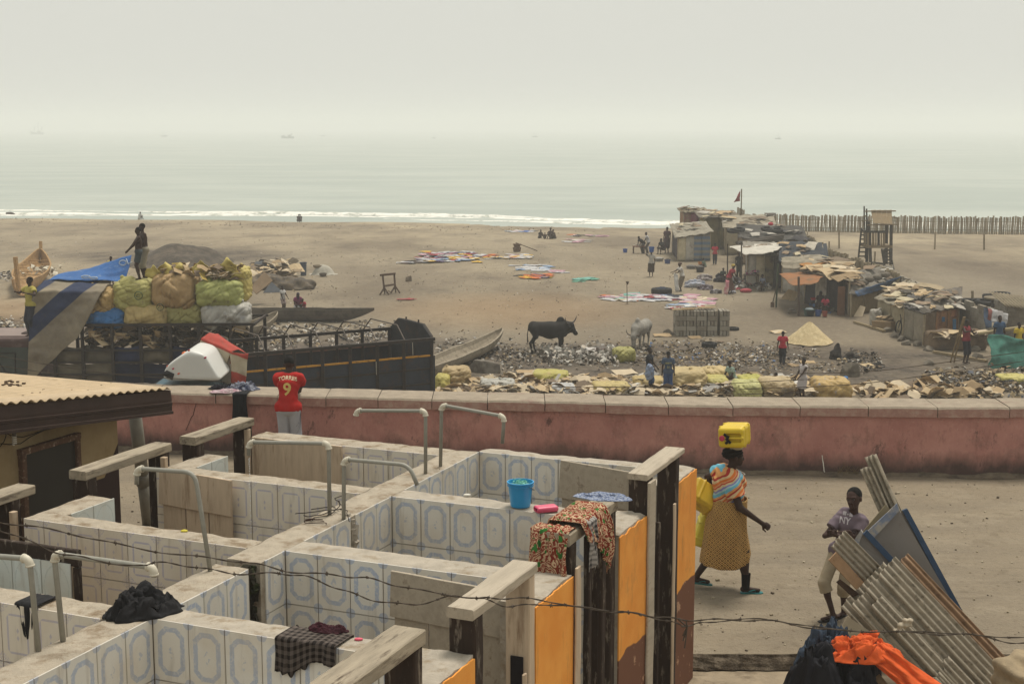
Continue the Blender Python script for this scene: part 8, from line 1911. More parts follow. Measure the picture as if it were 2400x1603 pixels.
# ==== patchwork shacks
def rag(c1, c2=None, f2=.55): return mat(c1, .9, .22, 2.5, .6, c2=c2, f2=f2, s2=1.6, bd=.04)
def gquad(a, b, c, d, nu, nv, amp, seed, sag=0.):
 """a,b top edge; d,c bottom edge"""
 pts = []
 nrm = (b - a).cross(d - a); nrm = nrm.normalized() if nrm.length > 1e-6 else Vector((0, -1, 0))
 for j in range(nv + 1):
  for i in range(nu + 1):
   u_, v_ = i / nu, j / nv; q = a.lerp(b, u_).lerp(d.lerp(c, u_), v_)
   w_ = noise.noise((u_ * nu * .45 + seed, v_ * 1.3, seed)) + .5 * noise.noise((u_ * nu * 1.1, v_ * 3 + seed, 2))
   q = q + nrm * amp * w_ + Vector((0, 0, -sag * math.sin(math.pi * u_) * math.sin(math.pi * (v_ if sag > 0 else .5)))); pts.append(q)
 return pts
def hut(label, FL, FR, dv, hs, front, left, roof, right=None, junk=(), over=.25, roof_sag=.12, name='shack', tilt=0., rafters=True, jn=14, js=.8, seed=0):
 FL, FR = Vector(FL), Vector(FR); dv = Vector(dv); BL, BR = FL + dv, FR + dv
 t_ = thing(name, label, 'shack', (FL + FR) / 2, 'patchwork shacks along the beach'); up = lambda p, h_: p + Vector((0, 0, h_))
 a, b, c, d = up(FL, hs[0]), up(FR, hs[1]), up(BR, hs[2]), up(BL, hs[3])
 n = len(front)
 for i, m_ in enumerate(front):
  if m_ is None: continue
  u0, u1 = i / n, (i + 1) / n; nu = max(6, int((FR - FL).length * (u1 - u0) * 6))
  sheet_obj('front_panel', gquad(a.lerp(b, u0), a.lerp(b, u1), FL.lerp(FR, u1) + Vector((0, -.03, .02)), FL.lerp(FR, u0) + Vector((0, -.03, .02)), nu, 8, .06, seed + i * 3), nu, 8, m_, t_, thick=.02)
 if left: sheet_obj('side_panel', gquad(d, a, FL + Vector((0, 0, .02)), BL, 14, 8, .07, seed + 11), 14, 8, left, t_, thick=.02)
 if right: sheet_obj('side_panel', gquad(b, c, BR, FR + Vector((0, 0, .02)), 14, 8, .07, seed + 13), 14, 8, right, t_, thick=.02)
 sheet_obj('back_panel', gquad(c, d, BL, BR, 10, 4, .04, seed + 17), 10, 4, left or right or front[0] or roof, t_, thick=.02)
 e = (FR - FL).normalized() * over; f_ = dv.normalized() * over
 sheet_obj('roof', gquad(d - e + f_ + Vector((0, 0, .05)), c + e + f_ + Vector((0, 0, .05)), b + e - f_ + Vector((0, 0, .05)), a - e - f_ + Vector((0, 0, .05)), 22, 16, .10, seed + 19, roof_sag), 22, 16, roof, t_, thick=.03)
 for p_, h_ in ((FL, hs[0]), (FR, hs[1]), (BL, hs[3]), (BR, hs[2])):
  mb = MB(); mb.tube([p_, up(p_, h_ + .1)], .05, 6); mb.build('pole', pole_m[1], t_)
 rr_ = random.Random(seed + 5)
 for k in range(jn if junk else 0):
  u_, v_ = rr_.uniform(-.02, 1.02), rr_.uniform(-.05, 1.); q = a.lerp(b, u_).lerp(d.lerp(c, u_), v_) + Vector((0, 0, .10 + rr_.uniform(0, .1))); l = js * rr_.uniform(.5, 1.3); w_ = l * rr_.uniform(.3, .8)
  sl = Matrix.Rotation(math.atan2((hs[3] - hs[0]), dv.length), 3, 'X'); rot = Matrix.Rotation(rr_.uniform(0, 6.28), 3, 'Z') @ Matrix.Rotation(rr_.gauss(0, .12), 3, 'X') @ Matrix.Rotation(rr_.gauss(0, .1), 3, 'Y'); rot = sl @ rot
  mb = MB(); ph = rr_.uniform(0, 9); mb.grid(lambda x_, y_, rot=rot, q=q, l=l, w_=w_, ph=ph: q + rot @ Vector(((x_ - .5) * l, (y_ - .5) * w_ * (1 + .15 * math.sin(x_ * 5 + ph)), .06 * noise.noise((x_ * 2.5, y_ * 2, ph)) + .05 * math.sin(x_ * 3.1))), 5, 3); mb.build('roof_sheet', rr_.choice(junk), t_, thick=.025)
 return t_
GG = lambda r, x, y: G(r, x, y)
greyc, olive, beige, darkc, whitec, brownc = rag('#a6a095', '#7c766c', .6), rag('#6d6239', '#50472c', .6), rag('#b3a78b', '#8c8069', .6), rag('#2c2a2d', '#4d4846', .6), rag('#b0a899', '#8d8577', .6), rag('#806c58', '#988873', .6)
s = NT('m_blue_stripe'); g = s.geo(); x, y, z = s.xyz(g); f = s.ramp(s.m('SINE', s.m('MULTIPLY', z, 16.)), -.1, .1); c = s.mix(f, hx('#7c7a72'), hx('#586a7e')); c = s.mix(s.ramp(s.noise(2, 4, .6, g), .5, .8, 0, .5), c, hx('#57524a')); bstripe = s.done(c, .9)
junkA = [greyc, brownc, beige, card[0], card[3], rag('#4a443c')]; junkC = card + [card[4], beige, rag('#9a8a70')]
hut('small tent shack of grey and blue-striped sheets nearest the washing women', GG('G', 1268, 432), GG('G', 1515, 430), (.4, 7.0, 0), (1.62, 2.02, 2.3, 2.1), [beige, greyc, bstripe, bstripe], rag('#3a3438', '#4d464a'), rag('#8d8676', '#6d6658'), greyc, junkA, jn=7, seed=1, roof_sag=.2)
hut('olive cloth shack behind the blue-striped tent', Vector((P('G', 1478, 335, BZ).x, 112, BZ)), Vector((P('G', 1650, 335, BZ).x + .6, 112, BZ)), (.5, 7, 0), (2.35, 2.4, 2.45, 2.45), [olive, olive], olive, rag('#6d6557', '#4c463c'), olive, junkA + [card[2]], jn=16, seed=2, js=1.1, over=.5)
hut('shack with red and pink hanging cloths at the far end', Vector((14.35, 119, BZ)), Vector((16.2, 119, BZ)), (.3, 5, 0), (2.35, 2.35, 2.4, 2.4), [rag('#7d3f4a', '#8d7a5c'), rag('#8a4a5c'), rag('#6a5a3c')], rag('#8d6a4a'), rag('#756b56'), None, junkA, jn=10, seed=3, over=.3)
hut('beige canvas shack with a wide pale roof', Vector((P('G', 1602, 365, BZ).x, 106, BZ)), Vector((P('G', 1960, 365, BZ).x, 106, BZ)), (.8, 6, 0), (1.95, 2.0, 2.55, 2.5), [beige, brownc, beige, brownc], rag('#8a7e68'), rag('#8f8674', '#746b5a'), brownc, junkA, jn=12, seed=4, js=1.0)
hut('low shack with tyres and bars on a dark roof', Vector((P('G', 1665, 400, BZ).x, 99, BZ)), Vector((P('G', 2080, 400, BZ).x, 97, BZ)), (.8, 6, 0), (1.75, 1.75, 2.3, 2.3), [brownc, darkc, brownc], brownc, rag('#3d3a36', '#57524a'), brownc, [darkc, brownc, greyc], jn=14, seed=5, js=1.0)
for i, (x_, y_) in enumerate(((1690, 200), (1740, 190), (1950, 185), (1985, 200), (2030, 195))): tyre(('leftmost', 'second', 'middle', 'fourth', 'rightmost')[i] + ' of the tyres on the dark shack roof', DP('G', x_, y_, 101 - i * .2), .42, .2, Matrix.Rotation(.2, 3, 'X'), 'tyres on the dark shack roof')
mb = MB()
for k in range(22): a = DP('G', 1712 + rr.uniform(0, 60), 300 - rr.uniform(0, 14), 91 + rr.uniform(0, 1)); b = DP('G', 2085 - rr.uniform(0, 60), 232 + rr.uniform(-8, 40), 95); mb.tube([a, b], .06, 5)
mb.build('pole_bundle', rag('#57514a'), None, 'bundle of grey poles and sheeting laid across the shack roofs', 'pole bundle')
hut('curtained shack under the white awning', GG('G', 1800, 628), GG('G', 2065, 640), (.8, 5.5, 0), (1.95, 1.9, 2.2, 2.2), [greyc, beige, rag('#6e6347', '#3d3628'), darkc], greyc, rag('#7d776c'), greyc, junkA, jn=6, seed=6)
gsheet('white_awning', [('G', 1655, 318, 90, 2110, 292, 88), ('G', 1700, 335, 86, 2060, 325, 85), ('G', 1790, 385, 82.5, 2000, 368, 82)], rag('#b8b2a6', '#989184', .66), 'white cloth awning stretched on poles before the curtained shack', 'awning', 30, .18, 12, thick=.02)
for lab, x_, y0, y1 in (('tall thin pole holding the white awning', 1757, 305, 640), ('far pole at the left edge of the white awning', 1650, 300, 560)):
 q = G('G', x_, y1); mb = MB(); mb.tube([q, DP('G', x_, y0, q.y)], .045, 6); mb.build('pole', mat('#4d463c'), None, lab, 'pole')
hut('shack with a dark blue sheet roof and long grey curtains', GG('H', 400, 800), GG('H', 700, 820), (.9, 5, 0), (1.75, 1.65, 2.5, 2.5), [greyc, rag('#8a8478'), greyc], rag('#6d675e'), rag('#2c3138', '#3b3d40'), beige, junkA + [whitec, whitec], jn=10, seed=7)
gsheet('patched_awning', [('H', 395, 555, 79.5, 665, 530, 79.5), ('H', 400, 590, 77.5, 720, 575, 77.5), ('H', 410, 640, 76.8, 700, 620, 77)], rag('#8d8473', '#6d6555'), 'patched pale sheet below the dark blue roof', 'awning', 26, .2, 14, thick=.02)
gsheet('orange_awning', [('H', 382, 665, 77, 705, 655, 76), ('H', 405, 690, 75, 700, 676, 74.5), ('H', 440, 728, 73, 680, 700, 72.6), ('H', 480, 756, 71.6, 640, 742, 71.4)], rag('#8a5c38', '#6d5a44'), 'sagging orange-brown awning on two posts', 'awning', 24, .15, 15, thick=.02)
for lab, x_, y0, y1 in (('front post of the orange-brown awning', 518, 690, 965), ('second post of the orange-brown awning', 686, 665, 850)):
 q = G('H', x_, y1); mb = MB(); mb.tube([q, DP('H', x_, y0, q.y)], .06, 6); mb.build('post', mat('#4d4036'), None, lab, 'post')
hut('shack roofed with planks and orange cloth, brown door in front', GG('H', 560, 880), GG('H', 870, 965), (.9, 5, 0), (1.75, 1.75, 2.1, 2.1), [darkc, greyc, darkc, None], rag('#6f695f'), rag('#857963', '#6c5f4d'), greyc, junkC + [rag('#a0703c')], jn=34, seed=8, js=1.3, over=.4)
mb = MB(); a, b = GG('H', 782, 960), GG('H', 842, 965); mb.box((a + b) / 2 + Vector((0, -.1, .75)), ((b - a).x, .05, 1.45)); mb.build('wooden_door', mat('#6a4a34', .8, .2, 6, .4), None, 'brown wooden door leaning at the plank-roofed shack', 'door')
hut('shack with stones and a blue sheet edge on its roof', GG('H', 885, 978), GG('H', 1165, 905), (1.2, 4.6, 0), (1.15, 1.05, 1.7, 1.8), [rag('#8a7a5c', '#75664c'), rag('#806f52'), rag('#75664e')], darkc, rag('#6d675c', '#57514a'), beige, junkA, jn=12, seed=9, over=.3)
gsheet('blue_sheet_edge', [('H', 915, 790, 70.6, 1245, 690, 74.6), ('H', 920, 812, 70.3, 1160, 752, 74.3), ('H', 935, 830, 70.4, 1150, 768, 74.3)], rag('#3d5878', '#4a4f58'), 'blue plastic sheet hanging over a shack eave', 'plastic sheet', 20, .08, 16, thick=.02)
for i, (x_, y_) in enumerate(((1020, 722), (1075, 708), (980, 745), (1130, 690))):
 s = SDF(.03, .04); s.ell((0, 0, .1), (.26, .2, .16)); sdf_obj('stone', s, mat('#6b6459', .95), None, DP('H', x_, y_, 73.2), label=('middle', 'right-hand', 'left-hand', 'furthest')[i] + ' stone weighing down the roof above the blue sheet edge', cat='stone', group='stones weighing down a shack roof')
hut('low plastered shack with cardboard and green sheet on its roof', GG('H', 1078, 1015), GG('H', 1262, 1095), (2.6, 4.6, 0), (1.15, 1.2, 1.5, 1.5), [rag('#9a8f76', '#857a62'), rag('#948970')], beige, rag('#7d7564', '#6a6152'), None, junkC, jn=26, seed=10, js=1.0, over=.4)
gsheet('green_sheet', [('H', 1230, 800, 72, 1400, 790, 71.5), ('H', 1290, 775, 73, 1470, 800, 71.5)], rag('#3f5a49', '#50604f'), 'dull green roofing sheet on the plastered shack', 'roofing sheet', 12, .05, 17, thick=.02)
gsheet('green_sheet', [('H', 1330, 768, 74, 1430, 768, 73), ('H', 1370, 820, 72, 1520, 810, 70)], rag('#355c47'), 'dark green sheet further back on the plastered shack', 'roofing sheet', 12, .05, 18, thick=.02)
for (x0, y0, x1, y1, lab, cl) in ((1125, 865, 1310, 870, 'long pale board across the plastered shack roof', '#a59a80'), (1262, 790, 1350, 865, 'white board lying towards the green sheet', '#aaa292'), (1350, 860, 1485, 810, 'white panel on the right of the plastered shack roof', '#b0aa9c'), (1130, 825, 1330, 830, 'cardboard stack on the plastered shack roof', '#a8906a')):
 a, b = DP('H', x0, y0, 67.8), DP('H', x1, y1, 68.6); mb = MB(); mb.beam(a, b, .5, .05); mb.build('roof_board', mat(cl, .9, .15, 4, .3), None, lab, 'board')
hut('shack with a plaid cloth roof edge and blue-shuttered brown wall', GG('H', 1398, 1170), GG('H', 1640, 1112), (1.3, 4.0, 0), (1.42, 1.3, 1.75, 1.8), [rag('#6a5a48', '#5a4a3a'), rag('#8a6444', '#6a4a38'), rag('#866242')], beige, rag('#5f5850', '#7a7264'), rag('#5c4c3e'), junkA, jn=16, seed=11, over=.2)
hut('curtained lean-to with a sagging grey cover', GG('H', 1255, 1120), GG('H', 1400, 1172), (1.2, 3.5, 0), (1.35, 1.35, 1.6, 1.6), [rag('#7d7566', '#6d6556'), rag('#857c6c')], rag('#8a816e'), rag('#4d4a48', '#6a6459'), None, junkA, jn=8, seed=12, over=.15)
plm = cm('plaid')
gsheet('plaid_cloth', [('H', 1385, 925, 63.2, 1620, 862, 65.5), ('H', 1382, 955, 62.4, 1632, 905, 64.2), ('H', 1380, 992, 62.2, 1635, 975, 64)], plm, 'faded red plaid cloth hanging over the roof edge of the right-hand shack', 'cloth', 26, .07, 19, thick=.02)
for i, (x0, y0, x1, y1) in enumerate(((1475, 985, 1505, 1032), (1532, 975, 1552, 1008), (1608, 990, 1632, 1075))):
 q = [DP('H', x0, y0, 62.9), DP('H', x1, y0, 62.9), DP('H', x1, y1, 62.9), DP('H', x0, y1, 62.9)]; mb = MB(); mb.add(q + [p + Vector((0, .05, 0)) for p in q], [(0, 1, 2, 3), (7, 6, 5, 4), (0, 4, 5, 1), (1, 5, 6, 2), (2, 6, 7, 3), (3, 7, 4, 0)])
 mb.build('shutter', mat('#345a78', .8), None, ('larger blue shutter', 'small blue shutter', 'tall dark blue shutter at the corner')[i] + ' on the brown wall of the plaid-roofed shack', 'shutter')
gsheet('painted_sheet', [('H', 1415, 1050, 62.6, 1600, 1058, 63.2), ('H', 1410, 1110, 62.5, 1610, 1095, 63.2)], rag('#7d4a44', '#6a6a6c'), 'faded red and grey painted sheet low on the brown wall', 'sheet', 14, .04, 20, thick=.02)
# sacks, cartons, bicycle before the plastered shack
sack('white woven sack standing against the plastered shack', 'H', 1030, 915, 1092, 1030, 68.0, '#9a9488', .35, 50, 'sacks by the plastered shack', h=.03)
sack('smaller grey sack right of the white woven one', 'H', 1088, 935, 1135, 985, 68.6, '#8a8376', .3, 51, 'sacks by the plastered shack', h=.03)
scraps('carton_stack', [DP('H', rr.uniform(1095, 1210), rr.uniform(975, 1015), 66.8 + rr.uniform(0, .6)) for _ in range(60)], .6, card, None, label='stack of flattened cartons beside the plastered shack', cat='cardboard', kind='stuff', tilt=.1)
mb = MB(); c_ = DP('H', 1152, 1038, 66.6); mb.lathe([(.01, -.3), (.75, -.3), (.8, .25), (.01, .25)], c_, 4, sy=.5); mb.build('carton', card[1], None, 'brown carton under the stack of flattened cartons', 'carton')
t = thing('bicycle', 'bicycle leaning against the curtained lean-to', 'bicycle', G('H', 1222, 1110)); q = G('H', 1222, 1108)
for dx in (0, .35):
 mb = MB(); mb.tube([q + Vector((dx + .12 * math.cos(a_) + .1 * math.cos(a_), .3 * math.cos(a_), .36 + .34 * math.sin(a_))) for a_ in [i * .3925 for i in range(17)]], .03, 6); mb.build('wheel', mat('#1c1b1b'), t)
mb = MB(); mb.tube([q + Vector((0, 0, .36)), q + Vector((.12, .1, .8)), q + Vector((.35, .3, .75)), q + Vector((.35, .3, .36)), q + Vector((.2, .15, .3)), q + Vector((.12, .1, .8)), q + Vector((.05, 0, 1.0))], .02, 5); mb.build('frame', mat('#3a3a3c'), t)
beams_ = ((910, 1020, 1125, 1085, 'long squared timber lying on the dirt before the plastered shack'), (1470, 1232, 1848, 1300, 'long pale bamboo pole on the dirt beside the green net'))
for x0, y0, x1, y1, lab in beams_:
 a, b = G('H', x0, y0), G('H', x1, y1); mb = MB(); mb.beam(a + Vector((0, 0, .08)), b + Vector((0, 0, .08)), .13, .1, seg=6, rough=.01); mb.build('timber', mat('#8a7a5e', .9, .2, 5, .4), None, lab, 'timber')
# covered heap by the man with the pole
s = SDF(.05, .12); s.rbox((0, 0, .35), (1.25, .6, .42), .2); s.disp = lambda X, Y, Z: .06 * np.sin(X * 5) * np.sin(Z * 7 + Y * 4); s.cut((0, 0, 0), (0, 0, -1))
q = G('H', 1650, 1212); sdf_obj('covered_heap', s, rag('#6f5d48', '#4d4236'), None, q + Vector((0, .6, 0)), label='long heap covered with brown card behind the man with the pole', cat='heap')
scraps('cover_card', [DP('H', rr.uniform(1470, 1820), rr.uniform(1085, 1125), q.y + rr.uniform(-.2, .8)) for _ in range(60)], .6, card, None, label='pieces of card over the long heap behind the man with the pole', cat='cardboard', kind='stuff', tilt=.2)
mb = MB(); mb.tube([DP('H', 1790, 1092, 58.5), DP('H', 2200, 1030, 58.5)], .07, 8); mb.build('bamboo_pole', mat('#a0916f'), None, 'pale bamboo pole held up level above the green net', 'pole')
# green net
gsheet('green_net', [('H', 1868, 1085, 56.6, 2160, 1150, 56.2), ('H', 1862, 1170, 56.2, 2170, 1180, 55.9), ('H', 1856, 1280, 55.9, 2180, 1290, 55.6), ('H', 1850, 1405, 55.6, 2180, 1400, 55.3)], rag('#3c6f62', '#2f574e'), 'green netting hung up as a screen at the right edge', 'netting', 40, .30, 22, thick=.02, freq=1.1)
# washing on the wall
for i, (x0, x1, y0, y1, cl, lab) in enumerate(((1832, 1880, 910, 1050, '#4a5a70', 'grey-blue garment hanging on the block wall'), (1855, 1882, 920, 1000, '#7a4a44', 'reddish garment hanging beside the grey-blue one'), (1880, 1925, 922, 1020, '#a9a7a6', 'left white garment hanging on the line by the block wall'), (1920, 1960, 930, 1050, '#96918f', 'striped grey garment hanging on the line'), (1955, 1998, 945, 1030, '#aaa8a6', 'right white garment hanging on the line'))):
 gsheet('hanging_garment', [('H', x0, y0, 60.2, x1, y0 + 6, 60.2), ('H', x0, (y0 + y1) / 2, 60.0, x1, (y0 + y1) / 2 + 8, 60.0), ('H', x0 + 3, y1, 59.95, x1 - 4, y1 - 8, 59.95)], mat(cl, .9, .2, 6, .5, c2='#6a6866', f2=.6, s2=9), lab, 'garment', 10, .12, 30 + i, thick=.015, per=4)
mb = MB(); mb.tube([DP('H', 1825, 905, 60.25), DP('H', 2005, 950, 60.25)], .015, 4); mb.build('clothes_line', mat('#3a352e'), None, 'clothes line by the block wall', 'clothes line')
# tyres and cable drum inside the wall
q = G('H', 1935, 930); t = thing('cable_drum', 'big wooden cable drum standing among tyres behind the block wall', 'cable drum', q); dd = mat('#6e6452', .9, .2, 4, .5); zc_ = DP('H', 1938, 835, q.y).z - BZ
mb = MB(); mb.lathe([(.01, zc_ - .08), (.78, zc_ - .08), (.8, zc_), (.01, zc_ + .01)], q, 36); mb.build('top_disc', dd, t); mb = MB(); mb.lathe([(.42, 0), (.42, zc_ - .08)], q, 24); mb.build('core', mat('#332e29'), t); mb = MB(); mb.lathe([(.01, .0), (.78, .0), (.78, .08), (.4, .1)], q, 30); mb.build('bottom_disc', dd, t)
for i, (x_, y_, r_, lab) in enumerate(((1900, 822, .95, 'large tyre lying behind the cable drum'), (1945, 812, .8, 'tyre furthest behind the cable drum'), (1840, 868, .8, 'tyre left of the cable drum'), (1780, 855, .6, 'small tyre at the left of the drum'), (1715, 858, .5, 'tyre furthest left behind the block wall'), (2060, 868, .85, 'tyre right of the cable drum'), (2090, 900, .7, 'tyre at the right edge beside the drum'))):
 q = G('H', x_, y_ + 25); tyre(lab, q + Vector((0, 0, .16)), r_ * .68, .28, Matrix.Rotation(.1 * (i % 3 - 1), 3, 'X'), 'tyres around the cable drum')
# block hut at the right edge
t = thing('block_hut', 'small block hut with a corrugated roof at the right edge', 'hut', G('H', 2100, 1060)); a, b = DP('H', 1998, 1070, 62.5), DP('H', 2230, 1085, 61); a.z = b.z = BZ
nn_ = 0; d = (b - a); L = d.length; d.normalize(); an = math.atan2(d.y, d.x)
for row in range(8):
 for k in range(int(L / .4) + 1): piece('block', WB[rr.randrange(3)], Matrix.Translation(a + d * (k * .4 + .2 * (row % 2)) + Vector((0, 0, .1 + row * .2))) @ Matrix.Rotation(an, 4, 'Z'), t)
d2 = Vector((.12, 1, 0)).normalized(); an2 = math.atan2(d2.y, d2.x)
for row in range(8):
 for k in range(7): piece('block', WB[rr.randrange(3)], Matrix.Translation(a + d2 * (k * .4 + .2 * (row % 2)) + Vector((0, 0, .1 + row * .2))) @ Matrix.Rotation(an2, 4, 'Z'), t)
c0 = a + Vector((-.3, -.3, 1.66)); mb = MB(); mb.grid(lambda u_, v_: c0 + d * (u_ * (L + .6)) + d2 * (v_ * 3.4) + Vector((0, 0, .25 * v_ + .03 * math.sin(u_ * L * 42))), 120, 4); mb.build('roof_sheet', mat('#7d725c', .8, .2, 3, .4, c2='#5a4c3c', f2=.58, s2=2), t, smooth=True, thick=.02)
# small things before the shacks
def tub(label, r, x, y, rad, h_, c, z=0., water=None, name='bucket'):
 q = G(r, x, y) + Vector((0, 0, z)); t_ = thing(name, label, name, q); mb = MB(); mb.lathe([(.01, .01), (rad * .78, .01), (rad, h_), (rad * 1.06, h_), (rad * 1.06, h_ - .03), (rad * .97, h_ - .04), (rad * .75, .04), (.01, .04)], q, 18); mb.build('shell', mat(c, .45, .1, 5, .1, spec=.4), t_)
 if water: mb = MB(); mb.lathe([(.01, h_ - .06), (rad * .93, h_ - .06), (rad * .5, h_ + .05), (.01, h_ + .08)], q, 14); mb.build('contents', mat(water, .7), t_)
 return t_
tub('bright blue bucket standing alone left of the washing place', 'G', 866, 368, .18, .3, '#27509a'); tub('blue tub under a bench by the grey tent', 'G', 1190, 452, .22, .3, '#2a3f70', 0, '#3a352f', 'tub')
tub('black tub with a pale bowl, left of the other buckets', 'H', 598, 968, .22, .28, '#17191c', 0, '#8d9aa0', 'tub'); tub('blue bucket between the black tub and the red bucket', 'H', 655, 968, .17, .3, '#2c4a80'); tub('red-brown bucket right of the blue one', 'H', 702, 972, .14, .28, '#8a4436'); tub('small red bowl on the dirt behind the buckets', 'H', 620, 930, .15, .12, '#9c2c34', .55, None, 'bowl')
tub('wide aluminium basin on the sand beside the tent shack', 'G', 1372, 490, .36, .2, '#6d6a66', 0, '#57534e', 'basin'); tub('black cauldron held by the seated child', 'G', 1440, 515, .3, .36, '#2e2b2b', 0, '#57534e', 'cauldron'); tub('orange container near the seated child', 'G', 1440, 460, .14, .2, '#b3702c', 0, None, 'container')
tub('pale basin behind the woman carrying the bucket', 'G', 1125, 432, .36, .22, '#7d7a74', 0, '#8d8a84', 'basin'); tub('dark pot on the ground before the buckets shack', 'G', 2140, 828, .18, .2, '#3d342c', 0, None, 'pot'); tub('green rimmed tub at the right by the buckets', 'G', 2275, 850, .3, .35, '#2e4a44', 0, '#9aa4a6', 'tub')
t = thing('stove', 'clay stove with a leaning pole on the open sand', 'stove', G('F', 1942, 325)); q = G('F', 1942, 325); mb = MB(); mb.lathe([(.26, 0), (.32, .32), (.22, .42), (.32, .6), (.3, .62), (.18, .45)], q, 14); mb.build('body', mat('#5f4a3a'), t); beams('pole', [(q + Vector((-.1, 0, .7)), G('F', 2082, 322) + Vector((0, 0, .05)))], .09, .06, mat('#5a4a3c'), t)
t = thing('bench', 'low wooden table with pots beside the washing women', 'table', G('G', 970, 375)); q = G('G', 970, 375)
mb = MB(); mb.box(q + Vector((0, 0, .55)), (.9, .6, .06)); mb.build('top', mat('#6a4a3c'), t)
for sx_ in (-.4, .4):
 for sy_ in (-.25, .25): beams('leg', [(q + Vector((sx_, sy_, 0)), q + Vector((sx_, sy_, .52)))], .06, .06, mat('#4d3a30'), t, up=(0, 1, 0))
scraps('goods', [q + Vector((rr.uniform(-.35, .35), rr.uniform(-.2, .2), .62 + rr.uniform(0, .15))) for _ in range(14)], .16, clr[:1] + wht[:2] + drk[:1], None, label='small pots and packets on the low table by the washing women', cat='goods')
t = thing('market_table', 'small table with pink and white goods under the white awning', 'table', G('G', 1830, 640)); q = G('G', 1830, 640)
mb = MB(); mb.box(q + Vector((0, 0, .8)), (.85, .6, .06)); mb.build('top', mat('#5c4a40'), t)
for sx_ in (-.38, .38):
 for sy_ in (-.25, .25): beams('leg', [(q + Vector((sx_, sy_, 0)), q + Vector((sx_, sy_, .77)))], .05, .05, mat('#3d322b'), t, up=(0, 1, 0))
scraps('goods', [q + Vector((rr.uniform(-.4, .4), rr.uniform(-.25, .25), .86 + rr.uniform(0, .2))) for _ in range(26)], .2, [mat('#a8577a'), mat('#a9a4a6'), mat('#7d3a5c'), mat('#4a4448')], None, label='pink and white packets on the table under the white awning', cat='goods')
for i, (x0, y0, x1, y1, lab) in enumerate(((390, 850, 470, 780, 'left cardboard sheet leaning against the curtain shack'), (450, 860, 500, 790, 'right cardboard sheet leaning against the curtain shack'), (905, 975, 975, 895, 'pale board leaning on the stone-roofed shack'), (225, 740, 262, 690, 'brown carton standing under the white awning'))):
 dp = G('H', x0, y0).y; q = [DP('H', x0, y0, dp), DP('H', x0 + (x1 - x0) * .7, y1, dp + .5), DP('H', x1 + 15, y1 + 12, dp + .5), DP('H', x1 - 10, y0 + 8, dp)]
 mb = MB(); mb.add(q + [p + Vector((0, .03, .02)) for p in q], [(0, 1, 2, 3), (7, 6, 5, 4), (0, 4, 5, 1), (1, 5, 6, 2), (2, 6, 7, 3), (3, 7, 4, 0)]); mb.build('leaning_board', card[(i * 2) % 5], None, lab, 'board')
lit('goods_litter', 'bundles and rags on the ground under the white awning', 'G', [(1680, 560), (1990, 590), (1990, 670), (1700, 660)], 90, .35, wht + drk + clr[:1] + [mat('#8d8a96')], (0, .3), None, .7)
lit('goods_litter', 'dark bundles and pans in front of the buckets shack', 'H', [(610, 880), (760, 890), (760, 950), (610, 940)], 60, .3, drk * 2 + clr[:2] + wht[:1], (0, .3), None, .7)
# washing of people: all the small figures
def sm(label, r, x, y, hgt, rz, kind, shirt=None, legs=None, legk='shorts', hair='short', z=None, h=.032, group=None, dep=None, carry=None, **kw):
 fk = {a: kw.pop(a) for a in list(kw) if a in ('female', 'hem', 'sleeves', 'bulk', 'scarf', 'shirtlen')}
 q = G(r, x, y) if dep is None else DP(r, x, y, dep)
 if z is not None: q.z = z
 return figure(label, q, R(rz), pose(kind, **kw), hgt / 1.7, h, shirt=mat(shirt, .9, .15, 6, .3) if shirt else None, legs=mat(legs, .9, .15, 6, .3) if legs else None, legk=legk, hair=hair, group=group, **fk)
sm('slim bare-chested man in dark shorts standing on the load, nearer to the tarpaulin', 'E', 962, 520, 1.72, -70, 'stand', None, '#3a4244', 'shorts', dep=46.6, hands=((.15, -.38, .95), (-.1, -.4, .9)), h=.024)
sm('taller bare-chested man in pale shorts standing behind him on the load', 'E', 1000, 515, 1.84, -55, 'stand', None, '#8d8675', 'knee', dep=47.1, lean=.08, hands=((.2, -.3, .95), (-.2, .1, .9)), h=.024, bulk=1.08)
sm('man in a yellow shirt climbing at the left front of the loaded truck', 'E', 222, 905, 1.92, -40, 'stand', '#a2964c', '#2a2d36', 'trousers', dep=46.0, hands=((.25, -.3, 1.3), (-.25, -.3, 1.3)))
sm('boy in a yellow shirt seen behind the blue tarpaulin', 'E', 770, 560, 1.02, -10, 'stand', '#b8a63c', '#3a352f', dep=49.2)
beams2 = sm('child in a white shirt standing behind the long dark canoe', 'E', 1948, 745, 1.35, 60, 'stand', '#a8a5a0', '#9a8a86', dep=70.6, hands=((.1, -.35, .95), (-.2, -.2, .85)))
sm('woman in a purple headscarf sitting behind the long dark canoe', 'E', 2050, 745, 1.55, 20, 'stool', '#6a2a4a', '#a8a4a4', 'skirt', hair='scarf', scarf=mat('#2c1c33'), dep=70.6, hem=.3)
sm('child in red sitting beside the woman in the purple headscarf', 'E', 2088, 745, 1.1, -10, 'stool', '#8f2a38', '#5a2a30', dep=70.6)
sm('person in white sitting at the water edge', 'E', 962, 102, 1.7, 150, 'sit', '#a8a6a0', '#8a8880')
sm('left of two people crouching together by the surf', 'E', 2054, 122, 1.6, 170, 'squat', '#2c2824', '#2c2824')
sm('right of two people crouching together by the surf', 'E', 2066, 122, 1.6, 190, 'squat', '#33302b', '#2c2824')
sm('left person of the dark group sitting on the far sand', 'G', 215, 258, 1.5, 40, 'sit', '#3f342c', '#2f2a28')
sm('small child in the middle of the dark group on the far sand', 'G', 252, 262, 1.1, 0, 'sit', '#5a4a3c', '#3a302a')
